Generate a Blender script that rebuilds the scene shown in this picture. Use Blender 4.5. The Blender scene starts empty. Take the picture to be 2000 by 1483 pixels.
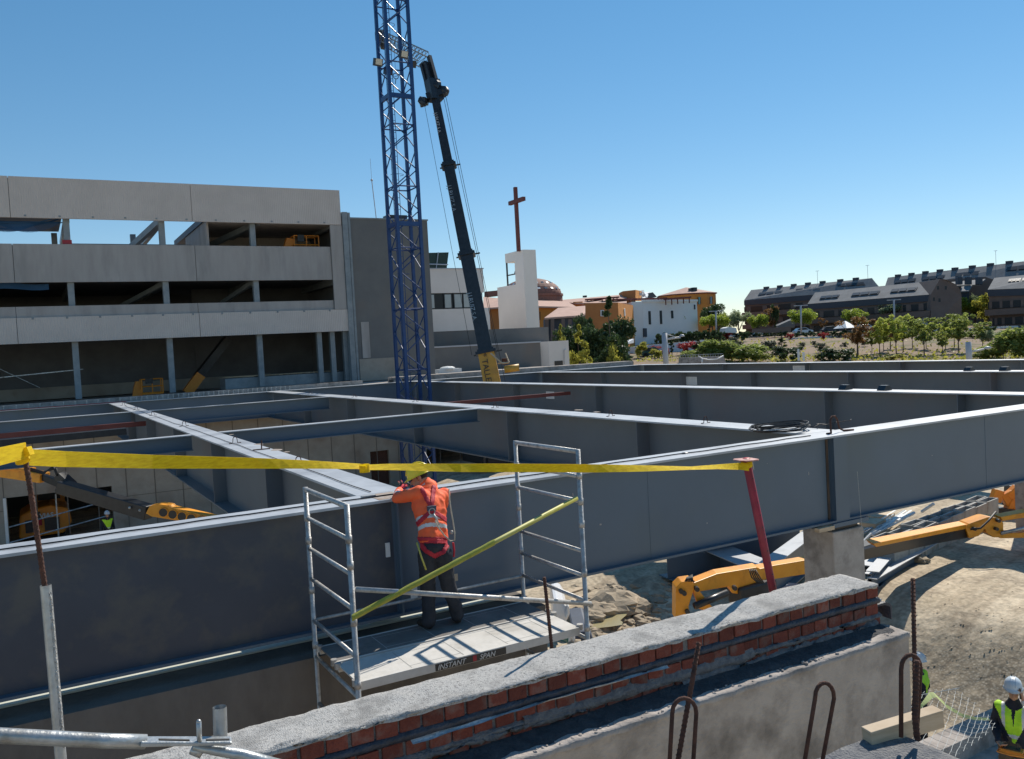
import bpy, bmesh, math, random
from mathutils import Vector, Matrix, noise
random.seed(7)
R_ = math.radians
sc = bpy.context.scene
C = sc.collection
# ------------------------------------------------------------------ camera, sky, sun
F = 1678.0
def _ray(px, py): return Vector((px-1000.0, -(py-741.5), -F))
_a = _ray(3980, 516).normalized()
_b = _ray(91, 727); _b = (_b - _a*_a.dot(_b)).normalized()
_c = _a.cross(_b)
ROT = Matrix((_a, _b, _c))
cam_d = bpy.data.cameras.new("camera")
cam = bpy.data.objects.new("camera", cam_d); C.objects.link(cam)
cam.matrix_world = ROT.to_4x4()
cam_d.sensor_width = 36.0; cam_d.lens = 36.0*F/2000.0
cam_d.clip_start = 0.05; cam_d.clip_end = 6000
sc.camera = cam
SUN = Vector((0.95, 0.50, 1.0)).normalized()
w = bpy.data.worlds.new("World"); sc.world = w; w.use_nodes = True
nt = w.node_tree; nt.nodes.clear()
sky = nt.nodes.new('ShaderNodeTexSky'); sky.sky_type = 'NISHITA'; sky.sun_disc = False
sky.sun_elevation = math.asin(SUN.z); sky.sun_rotation = math.atan2(SUN.x, SUN.y)
sky.altitude = 700; sky.air_density = 1.0; sky.dust_density = 0.0; sky.ozone_density = 3.0
bg = nt.nodes.new('ShaderNodeBackground'); bg.inputs[1].default_value = 0.15
wo = nt.nodes.new('ShaderNodeOutputWorld')
hsv = nt.nodes.new('ShaderNodeHueSaturation'); hsv.inputs['Saturation'].default_value = 1.28; hsv.inputs['Hue'].default_value = 0.497; hsv.inputs['Value'].default_value = 1.0
nt.links.new(sky.outputs[0], hsv.inputs['Color']); gm = nt.nodes.new('ShaderNodeGamma'); gm.inputs['Gamma'].default_value = 0.78; nt.links.new(hsv.outputs[0], gm.inputs['Color']); nt.links.new(gm.outputs[0], bg.inputs[0]); nt.links.new(bg.outputs[0], wo.inputs[0])
sun_d = bpy.data.lights.new("sun", 'SUN'); sun_d.energy = 4.7; sun_d.angle = R_(0.5); sun_d.color = (1.0, 0.93, 0.82)
sun = bpy.data.objects.new("sun", sun_d); C.objects.link(sun)
sun.rotation_euler = (-SUN).to_track_quat('-Z', 'Y').to_euler()
vs = sc.view_settings; vs.view_transform = 'Standard'; vs.look = 'None'; vs.exposure = 0.16; vs.gamma = 1.0

# ------------------------------------------------------------------ measuring helpers (camera = origin, x along the near girder, y along the cross beams)
def P(px, py, x=None, y=None, z=None, d=None):
    v = ROT @ _ray(px, py)
    if d is not None: return v*(d/F)
    if x is not None: return v*(x/v.x)
    if y is not None: return v*(y/v.y)
    return v*(z/v.z)
FWD = ROT @ Vector((0,0,-1)); FH = Vector((FWD.x, FWD.y, 0)).normalized(); RH = Vector((FH.y, -FH.x, 0))
def sstep(a, b, t):
    t = max(0.0, min(1.0, (t-a)/(b-a))); return t*t*(3-2*t)
TP = [(0,-6.6),(58,-6.6),(72,-5.7),(100,-4.2),(150,-1.3),(168,-0.45),(230,0.15),(400,-0.3),(6000,-1.3)]
def tz(x, y):
    D = x*FH.x + y*FH.y
    if D < 58:
        z = -6.6 - 1.4*(1-sstep(10.8, 21.0, y))*sstep(9, 13, x)*(1-sstep(15.5, 19, x)) - 1.6*sstep(28, 38, y)*(1-sstep(12, 22, x))
        return z
    for (a, za), (b, zb) in zip(TP, TP[1:]):
        if D <= b:
            z = za+(zb-za)*(D-a)/(b-a)
            if D < 75: z = max(z, -6.6)
            return z
    return -1.3
def G(px, py):
    "where the line of sight meets the ground"
    v = (ROT @ _ray(px, py)).normalized(); t = 8.0
    while t < 900:
        p = v*t
        if p.z < tz(p.x, p.y): break
        t += 0.25 if t < 200 else 1.0
    p = v*t
    return Vector((p.x, p.y, tz(p.x, p.y)))
# ------------------------------------------------------------------ materials
RUT = (P(2000,1060,z=-6.6)-P(1760,1200,z=-6.6)).normalized(); RUTP = Vector((-RUT.y, RUT.x, 0))
MATS = {}
def mat(name, c, c2=None, scale=4.0, rough=0.7, metal=0.0, bump=0.0, bscale=None, c3=None, s3=0.7, det=6, stretch=None, spec=0.5, bdist=0.02, lo=0.35, hi=0.65):
    if name in MATS: return MATS[name]
    m = bpy.data.materials.new(name); m.use_nodes = True; MATS[name] = m
    t = m.node_tree; b = t.nodes['Principled BSDF']
    b.inputs['Roughness'].default_value = rough; b.inputs['Metallic'].default_value = metal
    b.inputs['Specular IOR Level'].default_value = spec
    b.inputs['Base Color'].default_value = (*c, 1)
    tc = t.nodes.new('ShaderNodeTexCoord'); src = tc.outputs['Object']
    if stretch:
        mp = t.nodes.new('ShaderNodeMapping'); mp.inputs['Scale'].default_value = stretch
        t.links.new(src, mp.inputs[0]); src = mp.outputs[0]
    col = None
    if c2:
        n = t.nodes.new('ShaderNodeTexNoise'); n.inputs['Scale'].default_value = scale; n.inputs['Detail'].default_value = det; n.inputs['Roughness'].default_value = 0.65
        t.links.new(src, n.inputs['Vector'])
        r = t.nodes.new('ShaderNodeValToRGB'); r.color_ramp.elements[0].position = lo; r.color_ramp.elements[1].position = hi
        r.color_ramp.elements[0].color = (*c, 1); r.color_ramp.elements[1].color = (*c2, 1)
        t.links.new(n.outputs['Fac'], r.inputs[0]); col = r.outputs[0]
        if c3:
            n3 = t.nodes.new('ShaderNodeTexNoise'); n3.inputs['Scale'].default_value = s3; n3.inputs['Detail'].default_value = 7; n3.inputs['Roughness'].default_value = 0.6
            t.links.new(src, n3.inputs['Vector'])
            r3 = t.nodes.new('ShaderNodeValToRGB'); r3.color_ramp.elements[0].position = 0.5; r3.color_ramp.elements[1].position = 0.68
            t.links.new(n3.outputs['Fac'], r3.inputs[0])
            mx = t.nodes.new('ShaderNodeMixRGB'); t.links.new(r3.outputs[0], mx.inputs[0]); t.links.new(col, mx.inputs[1]); mx.inputs[2].default_value = (*c3, 1); col = mx.outputs[0]
        t.links.new(col, b.inputs['Base Color'])
    if bump:
        nb = t.nodes.new('ShaderNodeTexNoise'); nb.inputs['Scale'].default_value = bscale or scale*4; nb.inputs['Detail'].default_value = 8
        t.links.new(src, nb.inputs['Vector'])
        bp = t.nodes.new('ShaderNodeBump'); bp.inputs['Strength'].default_value = bump; bp.inputs['Distance'].default_value = bdist
        t.links.new(nb.outputs['Fac'], bp.inputs['Height']); t.links.new(bp.outputs[0], b.inputs['Normal'])
    return m
def ribbed(name, c, c2, pitch, axis='X', rough=0.8, depth=0.03):
    "panel with fine vertical or horizontal ribs"
    m = mat(name, c, c2, scale=0.9, rough=rough); t = m.node_tree; b = t.nodes['Principled BSDF']
    tc = t.nodes.new('ShaderNodeTexCoord'); wv = t.nodes.new('ShaderNodeTexWave'); wv.bands_direction = axis; wv.wave_profile = 'SIN'
    wv.inputs['Scale'].default_value = 0.314/pitch
    t.links.new(tc.outputs['Object'], wv.inputs['Vector'])
    bp = t.nodes.new('ShaderNodeBump'); bp.inputs['Strength'].default_value = 0.8; bp.inputs['Distance'].default_value = depth
    t.links.new(wv.outputs['Fac'], bp.inputs['Height']); t.links.new(bp.outputs[0], b.inputs['Normal'])
    return m
def leafm(name, c, c2, tr=0.45):
    m = mat(name, c, c2, scale=1.3, rough=0.6, det=3); t = m.node_tree; b = t.nodes['Principled BSDF']
    tl = t.nodes.new('ShaderNodeBsdfTranslucent'); mx = t.nodes.new('ShaderNodeMixShader'); mx.inputs[0].default_value = tr
    src = b.inputs['Base Color'].links[0].from_socket
    hs = t.nodes.new('ShaderNodeHueSaturation'); hs.inputs['Value'].default_value = 1.5; t.links.new(src, hs.inputs['Color']); t.links.new(hs.outputs[0], tl.inputs[0])
    out = [n for n in t.nodes if n.type == 'OUTPUT_MATERIAL'][0]
    t.links.new(b.outputs[0], mx.inputs[1]); t.links.new(tl.outputs[0], mx.inputs[2]); t.links.new(mx.outputs[0], out.inputs[0])
    return m
def glassm(name, c, rough=0.08):
    return mat(name, c, rough=rough, spec=1.0)
M = dict(
 top=mat('sun_lightened_steel', (0.41,0.435,0.465), (0.49,0.515,0.545), scale=2.2, rough=0.5, bump=0.03, bscale=14, c3=(0.27,0.285,0.31), s3=0.7),  # same paint as the webs, lightened for the sun on upper flanges
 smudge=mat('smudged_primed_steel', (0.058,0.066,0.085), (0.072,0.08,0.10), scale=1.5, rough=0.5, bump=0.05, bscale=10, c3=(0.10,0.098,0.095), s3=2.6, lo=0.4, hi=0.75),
 steelx=mat('bounce_lightened_steel', (0.128,0.148,0.166), (0.145,0.168,0.188), scale=0.6, rough=0.45, bump=0.03, bscale=14, c3=(0.145,0.15,0.165), s3=0.5),  # same steel, lightened and greyed for bounce light on the cross girders
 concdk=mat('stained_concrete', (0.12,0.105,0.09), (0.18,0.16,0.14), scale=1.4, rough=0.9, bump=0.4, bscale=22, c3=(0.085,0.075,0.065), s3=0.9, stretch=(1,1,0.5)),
 craneyel=mat('dull_crane_yellow', (0.60,0.30,0.035), (0.66,0.34,0.05), scale=2, rough=0.5, c3=(0.45,0.24,0.05), s3=1.2),
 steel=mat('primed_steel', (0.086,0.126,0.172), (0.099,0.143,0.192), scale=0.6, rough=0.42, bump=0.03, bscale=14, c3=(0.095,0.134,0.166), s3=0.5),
 rail=mat('galvanised', (0.34,0.36,0.37), (0.52,0.54,0.55), scale=9, rough=0.38, metal=0.55, bump=0.15, bscale=60, c3=(0.25,0.24,0.22), s3=5),
 scaf=mat('aluminium_scaffold', (0.40,0.39,0.375), (0.56,0.55,0.53), scale=14, rough=0.45, metal=0.35, c3=(0.30,0.28,0.26), s3=11, bump=0.2, bscale=70),
 yellowpaint=mat('faded_yellow_tube', (0.42,0.40,0.07), (0.50,0.47,0.13), scale=10, rough=0.55),
 rust=mat('rusty_steel', (0.055,0.025,0.018), (0.12,0.05,0.032), scale=25, rough=0.9, bump=0.4, bscale=120),
 rustspot=mat('rust_stain', (0.30,0.21,0.14), (0.40,0.36,0.33), scale=8, rough=0.7),
 conc=mat('raw_concrete', (0.32,0.28,0.25), (0.45,0.40,0.36), scale=3.2, rough=0.9, bump=0.6, bscale=46, c3=(0.205,0.18,0.16), s3=2.3, bdist=0.014, lo=0.3, hi=0.62),
 conctan=mat('tan_concrete', (0.31,0.27,0.225), (0.40,0.355,0.30), scale=1.2, rough=0.9, bump=0.2, bscale=9, c3=(0.25,0.20,0.16), s3=0.6),
 mortar=mat('rough_mortar', (0.23,0.22,0.21), (0.47,0.455,0.43), scale=62, rough=0.95, bump=0.8, bscale=150, c3=(0.27,0.26,0.245), s3=5, bdist=0.012, lo=0.36, hi=0.5),
 mortardk=mat('grey_mortar', (0.13,0.135,0.15), (0.24,0.235,0.23), scale=22, rough=0.95, bump=0.9, bscale=90),
 tar=mat('bitumen', (0.018,0.022,0.032), (0.05,0.06,0.085), scale=12, rough=0.5, bump=0.5, bscale=60),
 brick=mat('red_brick', (0.165,0.040,0.027), (0.235,0.066,0.042), scale=9, rough=0.9, bump=0.6, bscale=60, c3=(0.20,0.135,0.115), s3=9),
 deck2=mat('shade_darkened_deck', (0.16,0.15,0.14), (0.24,0.225,0.21), scale=5, rough=0.85, bump=0.15, c3=(0.11,0.10,0.095), s3=2.5),  # girder shadow over the rear deck is darkened into this colour
 deck=mat('platform_deck', (0.56,0.54,0.50), (0.66,0.64,0.60), scale=7, rough=0.75, bump=0.1, c3=(0.44,0.42,0.38), s3=3.5),
 dark=mat('black_label', (0.05,0.045,0.04), rough=0.6),
 white=mat('white_paint', (0.78,0.78,0.76), (0.70,0.70,0.69), scale=6, rough=0.5),
 letter=mat('white_letters', (0.62,0.62,0.60), rough=0.6),
 red=mat('red_prop_paint', (0.30,0.018,0.03), (0.40,0.03,0.045), scale=16, rough=0.5, c3=(0.24,0.03,0.03), s3=8),
 pink=mat('worn_red_plate', (0.48,0.22,0.20), (0.62,0.36,0.32), scale=30, rough=0.7, c3=(0.30,0.08,0.06), s3=20),
 strap=mat('yellow_webbing', (0.82,0.58,0.005), (1.0,0.78,0.015), scale=22, rough=0.8, bump=0.5, bscale=160, stretch=(1,1,6), bdist=0.004),
 olive=mat('olive_webbing', (0.36,0.36,0.05), (0.46,0.45,0.08), scale=12, rough=0.85, bump=0.4, bscale=140),
 wood=mat('pale_timber', (0.50,0.38,0.25), (0.60,0.47,0.33), scale=5, rough=0.8, stretch=(1,1,9), c3=(0.42,0.31,0.2), s3=3),
 orange=mat('machine_yellow', (0.86,0.33,0.015), (0.90,0.38,0.03), scale=3, rough=0.42, c3=(0.66,0.25,0.02), s3=2.2),
 orangedk=mat('machine_orange', (0.75,0.24,0.02), (0.82,0.30,0.03), scale=3, rough=0.45),
 black=mat('black_steel', (0.016,0.018,0.022), (0.028,0.031,0.037), scale=5, rough=0.35),
 rubber=mat('black_rubber', (0.012,0.012,0.013), rough=0.7),
 cable=mat('dark_cable', (0.02,0.02,0.022), rough=0.6),
 blue=mat('mast_blue', (0.006,0.042,0.15), (0.009,0.055,0.19), scale=4, rough=0.38),
 corr=ribbed('corrugated_precast', (0.57,0.50,0.455), (0.63,0.555,0.505), 0.11, depth=0.014),
 smooth=mat('smooth_precast', (0.36,0.33,0.31), (0.43,0.40,0.38), scale=0.9, rough=0.9, c3=(0.31,0.29,0.275), s3=0.8, bump=0.08, stretch=(1.6,1.6,0.3)),
 galv=mat('galvanised_column', (0.20,0.23,0.25), (0.28,0.31,0.33), scale=2, rough=0.5, metal=0.2),
 greyren=mat('grey_render', (0.15,0.15,0.15), (0.175,0.175,0.17), scale=0.8, rough=0.95, c3=(0.185,0.165,0.15), s3=0.35, bump=0.1, bscale=12),
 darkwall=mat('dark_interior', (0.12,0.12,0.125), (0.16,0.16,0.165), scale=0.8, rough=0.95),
 offw=mat('white_render', (0.72,0.66,0.61), (0.77,0.71,0.66), scale=0.6, rough=0.9),
 tower=mat('tower_render', (0.84,0.77,0.70), (0.88,0.81,0.74), scale=0.5, rough=0.9),
 glass=glassm('window_glass', (0.10,0.14,0.16)),
 glassd=mat('dark_glass', (0.02,0.025,0.03), rough=0.35, spec=0.3),
 frame=mat('dark_frame', (0.03,0.035,0.04), rough=0.5),
 cross=mat('cross_red', (0.13,0.03,0.025), (0.17,0.045,0.035), scale=2, rough=0.6),
 tilepink=mat('pink_roof_tile', (0.44,0.27,0.21), (0.53,0.34,0.27), scale=1.1, rough=0.85, bump=0.4, bscale=6),
 ochre=mat('ochre_render', (0.62,0.24,0.05), (0.68,0.28,0.065), scale=0.4, rough=0.9),
 ochredk=mat('burnt_orange_render', (0.42,0.16,0.05), (0.48,0.19,0.06), scale=0.4, rough=0.9),
 hall=mat('pale_hall_render', (0.70,0.72,0.73), (0.76,0.77,0.77), scale=0.3, rough=0.9),
 redroof=mat('dome_red', (0.20,0.095,0.075), (0.25,0.12,0.09), scale=1.5, rough=0.8),
 slate=mat('slate_roof', (0.17,0.175,0.18), (0.22,0.225,0.23), scale=0.9, rough=0.85, spec=0.15, c3=(0.16,0.16,0.165), s3=0.4),
 slatedk=mat('slate_fascia', (0.045,0.055,0.075), rough=0.7),
 brown=mat('brown_brick', (0.15,0.108,0.092), (0.18,0.13,0.11), scale=0.6, rough=0.9),
 bark=mat('bark', (0.10,0.075,0.055), (0.15,0.115,0.085), scale=6, rough=0.95),
 netb=mat('blue_netting', (0.02,0.09,0.22), rough=0.8),
 deckb=mat('blue_decking', (0.045,0.06,0.09), (0.06,0.08,0.12), scale=2, rough=0.6),
 lamp=mat('lamp_grey', (0.42,0.43,0.46), rough=0.5),
 skin=mat('skin', (0.42,0.22,0.14), (0.47,0.26,0.17), scale=12, rough=0.55),
 hair=mat('dark_hair', (0.012,0.009,0.007), rough=0.7, bump=0.5, bscale=150),
 hiviso=mat('hi_vis_orange', (1.0,0.125,0.035), (1.0,0.165,0.05), scale=10, rough=0.75, bump=0.35, bscale=14, bdist=0.03),
 hivisy=mat('hi_vis_yellow', (0.45,0.80,0.02), (0.52,0.88,0.04), scale=10, rough=0.75, bump=0.3, bscale=14),
 reflect=mat('reflective_tape', (0.55,0.56,0.55), (0.66,0.66,0.65), scale=10, rough=0.4),
 trous=mat('charcoal_trousers', (0.022,0.024,0.03), (0.034,0.037,0.045), scale=9, rough=0.9, bump=0.5, bscale=12, bdist=0.03),
 navy=mat('navy_fleece', (0.012,0.014,0.025), (0.02,0.024,0.04), scale=9, rough=0.9),
 khaki=mat('khaki_trousers', (0.10,0.075,0.05), (0.13,0.10,0.07), scale=9, rough=0.9),
 boot=mat('boot_leather', (0.02,0.016,0.013), (0.035,0.028,0.022), scale=12, rough=0.7),
 harn=mat('harness_red', (0.42,0.015,0.03), (0.50,0.025,0.045), scale=14, rough=0.7),
 glove=mat('red_glove', (0.62,0.03,0.06), (0.70,0.05,0.09), scale=14, rough=0.8),
 hel=mat('yellow_helmet', (0.82,0.62,0.02), (0.88,0.68,0.03), scale=5, rough=0.35),
 helw=mat('white_helmet', (0.55,0.62,0.68), rough=0.35),
 rope=mat('pale_rope', (0.55,0.47,0.34), (0.65,0.57,0.44), scale=40, rough=0.85, bump=0.6, bscale=150),
 rock=mat('clay_rock', (0.30,0.24,0.17), (0.40,0.33,0.24), scale=3, rough=0.95, bump=0.6, bscale=14),
 cgrey=mat('formwork_grey', (0.36,0.35,0.325), (0.48,0.47,0.44), scale=4, rough=0.85, c3=(0.2,0.19,0.17), s3=2),
 foil=mat('foil_flashing', (0.55,0.55,0.55), (0.75,0.75,0.75), scale=25, rough=0.45, bump=0.8, bscale=50),
 stone=mat('white_wall', (0.62,0.64,0.68), (0.68,0.70,0.73), scale=0.5, rough=0.9),
 greenm=mat('dark_green_cladding', (0.022,0.05,0.04), rough=0.5),
 carbody=mat('car_white', (0.75,0.76,0.78), rough=0.25), carteal=mat('car_teal', (0.02,0.09,0.10), rough=0.25),
 teal=mat('tinted_cab_glass', (0.05,0.20,0.17), rough=0.1, spec=1.0),
 tape=mat('pale_green_tape', (0.50,0.55,0.22), rough=0.7),
)
L = dict(
 young=leafm('leaf_young', (0.30,0.34,0.06), (0.44,0.47,0.11)), bright=leafm('leaf_bright', (0.18,0.24,0.025), (0.32,0.38,0.06)),
 dark=leafm('leaf_dark', (0.03,0.055,0.02), (0.07,0.11,0.035), 0.25), mid=leafm('leaf_mid', (0.17,0.21,0.05), (0.28,0.32,0.08), 0.45),
 bronze=leafm('leaf_bronze', (0.16,0.075,0.03), (0.22,0.13,0.045)), red=leafm('leaf_red', (0.22,0.02,0.02), (0.38,0.05,0.05), 0.35),
 grey=leafm('leaf_grey', (0.06,0.075,0.045), (0.11,0.125,0.08), 0.2), yel=leafm('leaf_yellow', (0.22,0.22,0.03), (0.38,0.36,0.07)),
 silver=leafm('leaf_silver', (0.16,0.20,0.10), (0.26,0.30,0.17)),
)
def island_vary(m, lo=0.72, hi=1.15):
    t = m.node_tree; b = t.nodes['Principled BSDF']; src = b.inputs['Base Color'].links[0].from_socket
    g = t.nodes.new('ShaderNodeNewGeometry'); mr = t.nodes.new('ShaderNodeMapRange'); mr.inputs['To Min'].default_value = lo; mr.inputs['To Max'].default_value = hi
    hs = t.nodes.new('ShaderNodeHueSaturation'); t.links.new(g.outputs['Random Per Island'], mr.inputs['Value']); t.links.new(mr.outputs[0], hs.inputs['Value']); t.links.new(src, hs.inputs['Color']); t.links.new(hs.outputs[0], b.inputs['Base Color'])
island_vary(M['brick'], 0.62, 1.2)
def glow_cloth(m, tr):
    t = m.node_tree; b = t.nodes['Principled BSDF']; src = b.inputs['Base Color'].links[0].from_socket
    tl = t.nodes.new('ShaderNodeBsdfTranslucent'); mx = t.nodes.new('ShaderNodeMixShader'); mx.inputs[0].default_value = tr; t.links.new(src, tl.inputs[0])
    out = [n for n in t.nodes if n.type == 'OUTPUT_MATERIAL'][0]; t.links.new(b.outputs[0], mx.inputs[1]); t.links.new(tl.outputs[0], mx.inputs[2]); t.links.new(mx.outputs[0], out.inputs[0])
glow_cloth(M['strap'], 0.4)
# ------------------------------------------------------------------ mesh builder
class MB:
    def __init__(s): s.v = []; s.f = []
    def add(s, vs, fs):
        n = len(s.v); s.v += [Vector(v) for v in vs]; s.f += [tuple(i+n for i in f) for f in fs]; return s
    def box(s, a, b):
        x0,x1 = sorted((a[0],b[0])); y0,y1 = sorted((a[1],b[1])); z0,z1 = sorted((a[2],b[2]))
        return s.add([(x0,y0,z0),(x1,y0,z0),(x1,y1,z0),(x0,y1,z0),(x0,y0,z1),(x1,y0,z1),(x1,y1,z1),(x0,y1,z1)],
                     [(0,3,2,1),(4,5,6,7),(0,1,5,4),(1,2,6,5),(2,3,7,6),(3,0,4,7)])
    def bar(s, p, q, w, h, up=(0,0,1), w2=None, h2=None):
        p, q = Vector(p), Vector(q); d = (q-p).normalized(); u = Vector(up); sd = d.cross(u)
        if sd.length < 1e-4: sd = d.cross(Vector((1,0,0)))
        sd.normalize(); u = sd.cross(d); w2 = w if w2 is None else w2; h2 = h if h2 is None else h2
        vs = [c + sd*i*ww/2 + u*j*hh/2 for c, ww, hh in ((p,w,h),(q,w2,h2)) for i, j in ((-1,-1),(1,-1),(1,1),(-1,1))]
        return s.add(vs, [(0,3,2,1),(4,5,6,7),(0,1,5,4),(1,2,6,5),(2,3,7,6),(3,0,4,7)])
    def tube(s, pts, r, n=8, r2=None, cap=True):
        pts = [Vector(p) for p in pts]; m = len(pts); vs = []; fs = []; pu = None
        for i, p in enumerate(pts):
            d = (pts[min(i+1,m-1)]-pts[max(i-1,0)]).normalized()
            if pu is None: pu = d.orthogonal().normalized()
            u = (pu - d*pu.dot(d))
            u = u.normalized() if u.length > 1e-5 else d.orthogonal().normalized()
            pu = u; v = d.cross(u); rr = r if r2 is None else r+(r2-r)*i/max(1,m-1)
            for k in range(n):
                a = 2*math.pi*k/n; vs.append(p+u*math.cos(a)*rr+v*math.sin(a)*rr)
        for i in range(m-1):
            for k in range(n): fs.append((i*n+k, i*n+(k+1)%n, (i+1)*n+(k+1)%n, (i+1)*n+k))
        if cap: fs.append(tuple(range(n-1,-1,-1))); fs.append(tuple((m-1)*n+k for k in range(n)))
        return s.add(vs, fs)
    def prism(s, pts, ext):
        pts = [Vector(p) for p in pts]; n = len(pts); e = Vector(ext)
        return s.add(pts+[p+e for p in pts], [tuple(range(n-1,-1,-1)), tuple(range(n,2*n))]+[(i,(i+1)%n,n+(i+1)%n,n+i) for i in range(n)])
    def quad(s, *p): return s.add(p, [tuple(range(len(p)))])
    def sheet(s, grid, thick=0.0):
        h = len(grid); w = len(grid[0]); n = len(s.v)
        s.add([p for r in grid for p in r], [(i*w+j, i*w+j+1, (i+1)*w+j+1, (i+1)*w+j) for i in range(h-1) for j in range(w-1)])
        return s
    def ball(s, c, r, seg=10, ring=6, sz=1.0, jit=0.0, rnd=random):
        c = Vector(c); vs = [c+Vector((0,0,r*sz))]; fs = []
        for i in range(1, ring):
            a = math.pi*i/ring
            for k in range(seg):
                b = 2*math.pi*k/seg; q = 1+rnd.uniform(-jit, jit)
                vs.append(c+Vector((math.sin(a)*math.cos(b), math.sin(a)*math.sin(b), math.cos(a)*sz))*r*q)
        vs.append(c-Vector((0,0,r*sz))); last = len(vs)-1
        for k in range(seg): fs.append((0, 1+k, 1+(k+1)%seg)); fs.append((last, 1+(ring-2)*seg+(k+1)%seg, 1+(ring-2)*seg+k))
        for i in range(ring-2):
            for k in range(seg): fs.append((1+i*seg+k, 1+(i+1)*seg+k, 1+(i+1)*seg+(k+1)%seg, 1+i*seg+(k+1)%seg))
        return s.add(vs, fs)
    def lathe(s, prof, c, n=16):
        c = Vector(c); m = len(prof); vs = []; fs = []
        for r, z in prof:
            for k in range(n): a = 2*math.pi*k/n; vs.append(c+Vector((r*math.cos(a), r*math.sin(a), z)))
        for i in range(m-1):
            for k in range(n): fs.append((i*n+k, i*n+(k+1)%n, (i+1)*n+(k+1)%n, (i+1)*n+k))
        return s.add(vs, fs)
    def build(s, name, m, parent=None, smooth=False, bevel=0.0, origin=None):
        me = bpy.data.meshes.new(name); o = bpy.data.objects.new(name, me)
        if parent is not None:
            base = root_loc(parent); o.parent = parent
        else:
            if origin is None:
                xs = [v.x for v in s.v]; ys = [v.y for v in s.v]; zs = [v.z for v in s.v]
                origin = Vector(((min(xs)+max(xs))/2, (min(ys)+max(ys))/2, min(zs)))
            base = Vector(origin); o.location = base
        me.from_pydata([v-base for v in s.v], [], s.f); me.materials.append(M[m] if isinstance(m, str) else m)
        me.validate(); bm = bmesh.new(); bm.from_mesh(me); bmesh.ops.recalc_face_normals(bm, faces=bm.faces); bm.to_mesh(me); bm.free()
        if smooth:
            for p in me.polygons: p.use_smooth = True
        if bevel:
            b = o.modifiers.new('bevel', 'BEVEL'); b.width = bevel; b.segments = 2; b.limit_method = 'ANGLE'
        C.objects.link(o); return o
def root_loc(o):
    v = Vector((0,0,0))
    while o is not None: v += o.location; o = o.parent
    return v
def tag(o, label, cat, group=None):
    o['label'] = label; o['category'] = cat
    if group: o['group'] = group
    return o
def thing(name, label, cat, loc, group=None):
    o = bpy.data.objects.new(name, None); o.empty_display_size = 0.2; C.objects.link(o); o.location = Vector(loc); return tag(o, label, cat, group)
def struct(o): o['kind'] = 'structure'; return o
KIDS = {}
def dup(root, loc, label, group=None, rotz=None, scale=None):
    r = root.copy(); C.objects.link(r); r.location = Vector(loc)
    if rotz is not None: r.rotation_euler = (0,0,rotz)
    if scale is not None: r.scale = scale if hasattr(scale, '__len__') else (scale,)*3
    r['label'] = label
    if group: r['group'] = group
    if root.name not in KIDS: KIDS[root.name] = [(ch, list(ch.children)) for ch in root.children]
    for ch, gs in KIDS[root.name]:
        c = ch.copy(); C.objects.link(c); c.parent = r
        for g in gs:
            d = g.copy(); C.objects.link(d); d.parent = c
    return r
def text(s, size, org, xd, yd, m, parent, name='lettering', ext=0.004, bold=0.0, shear=0.0):
    cu = bpy.data.curves.new(name, 'FONT'); cu.body = s; cu.size = size; cu.extrude = ext; cu.offset = bold; cu.shear = shear; cu.resolution_u = 3
    to = bpy.data.objects.new(name, cu); C.objects.link(to)
    dg = bpy.context.evaluated_depsgraph_get(); me = bpy.data.meshes.new_from_object(to.evaluated_get(dg))
    bpy.data.objects.remove(to)
    xd = Vector(xd).normalized(); yd = Vector(yd).normalized(); zd = xd.cross(yd); base = root_loc(parent)
    org = Vector(org)
    for v in me.vertices: v.co = org + xd*v.co.x + yd*v.co.y + zd*v.co.z - base
    me.materials.clear(); me.materials.append(M[m]); o = bpy.data.objects.new(name, me); C.objects.link(o); o.parent = parent
    return o
def noise3(p, s=1.0): return noise.noise(Vector(p)*s)
# ------------------------------------------------------------------ ground sheet
def make_ground():
    us = [-30,-10,0,4]; u = 4
    while u < 42: u += 0.45; us.append(u)
    while u < 170: u += 2.5; us.append(u)
    while u < 5000: u *= 1.25; us.append(u)
    vsn = []; v = 0.0; st = 0.5
    while v < 16: vsn.append(v); v += 0.5
    while v < 110: vsn.append(v); v += 2.5
    while v < 5000: vsn.append(v); v *= 1.3
    vv = [-x for x in reversed(vsn[1:])] + vsn
    rocky = P(1200, 1215, z=-8.0)
    grid = []
    for u in us:
        row = []
        for v in vv:
            p = FH*u + RH*v; z = tz(p.x, p.y)
            if 4 < u < 170:
                q = Vector((p.x, p.y, 0)); z += 0.045*noise.fractal(q*0.5, 1.0, 2.0, 4) + 0.02*noise.noise(q*2.1)
                if u < 58: z += 0.035*noise.noise(Vector((q.dot(RUTP)*2.4, q.dot(RUT)*0.10, 3)))+0.02*noise.noise(Vector((q.dot(RUTP)*6.0, q.dot(RUT)*0.3, 7)))
                r = (p.xy-rocky.xy).length
                z += 0.30*(abs(noise.noise(q*1.3))+0.5*noise.noise(q*3.7))*max(0, 1-r/6.5)
                if u > 62: z += 0.25*noise.noise(q*0.12)
            row.append(Vector((p.x, p.y, z)))
        grid.append(row)
    o = MB().sheet(grid).build('ground', GROUND, smooth=True, origin=(0,0,0))
    return struct(o)
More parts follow.
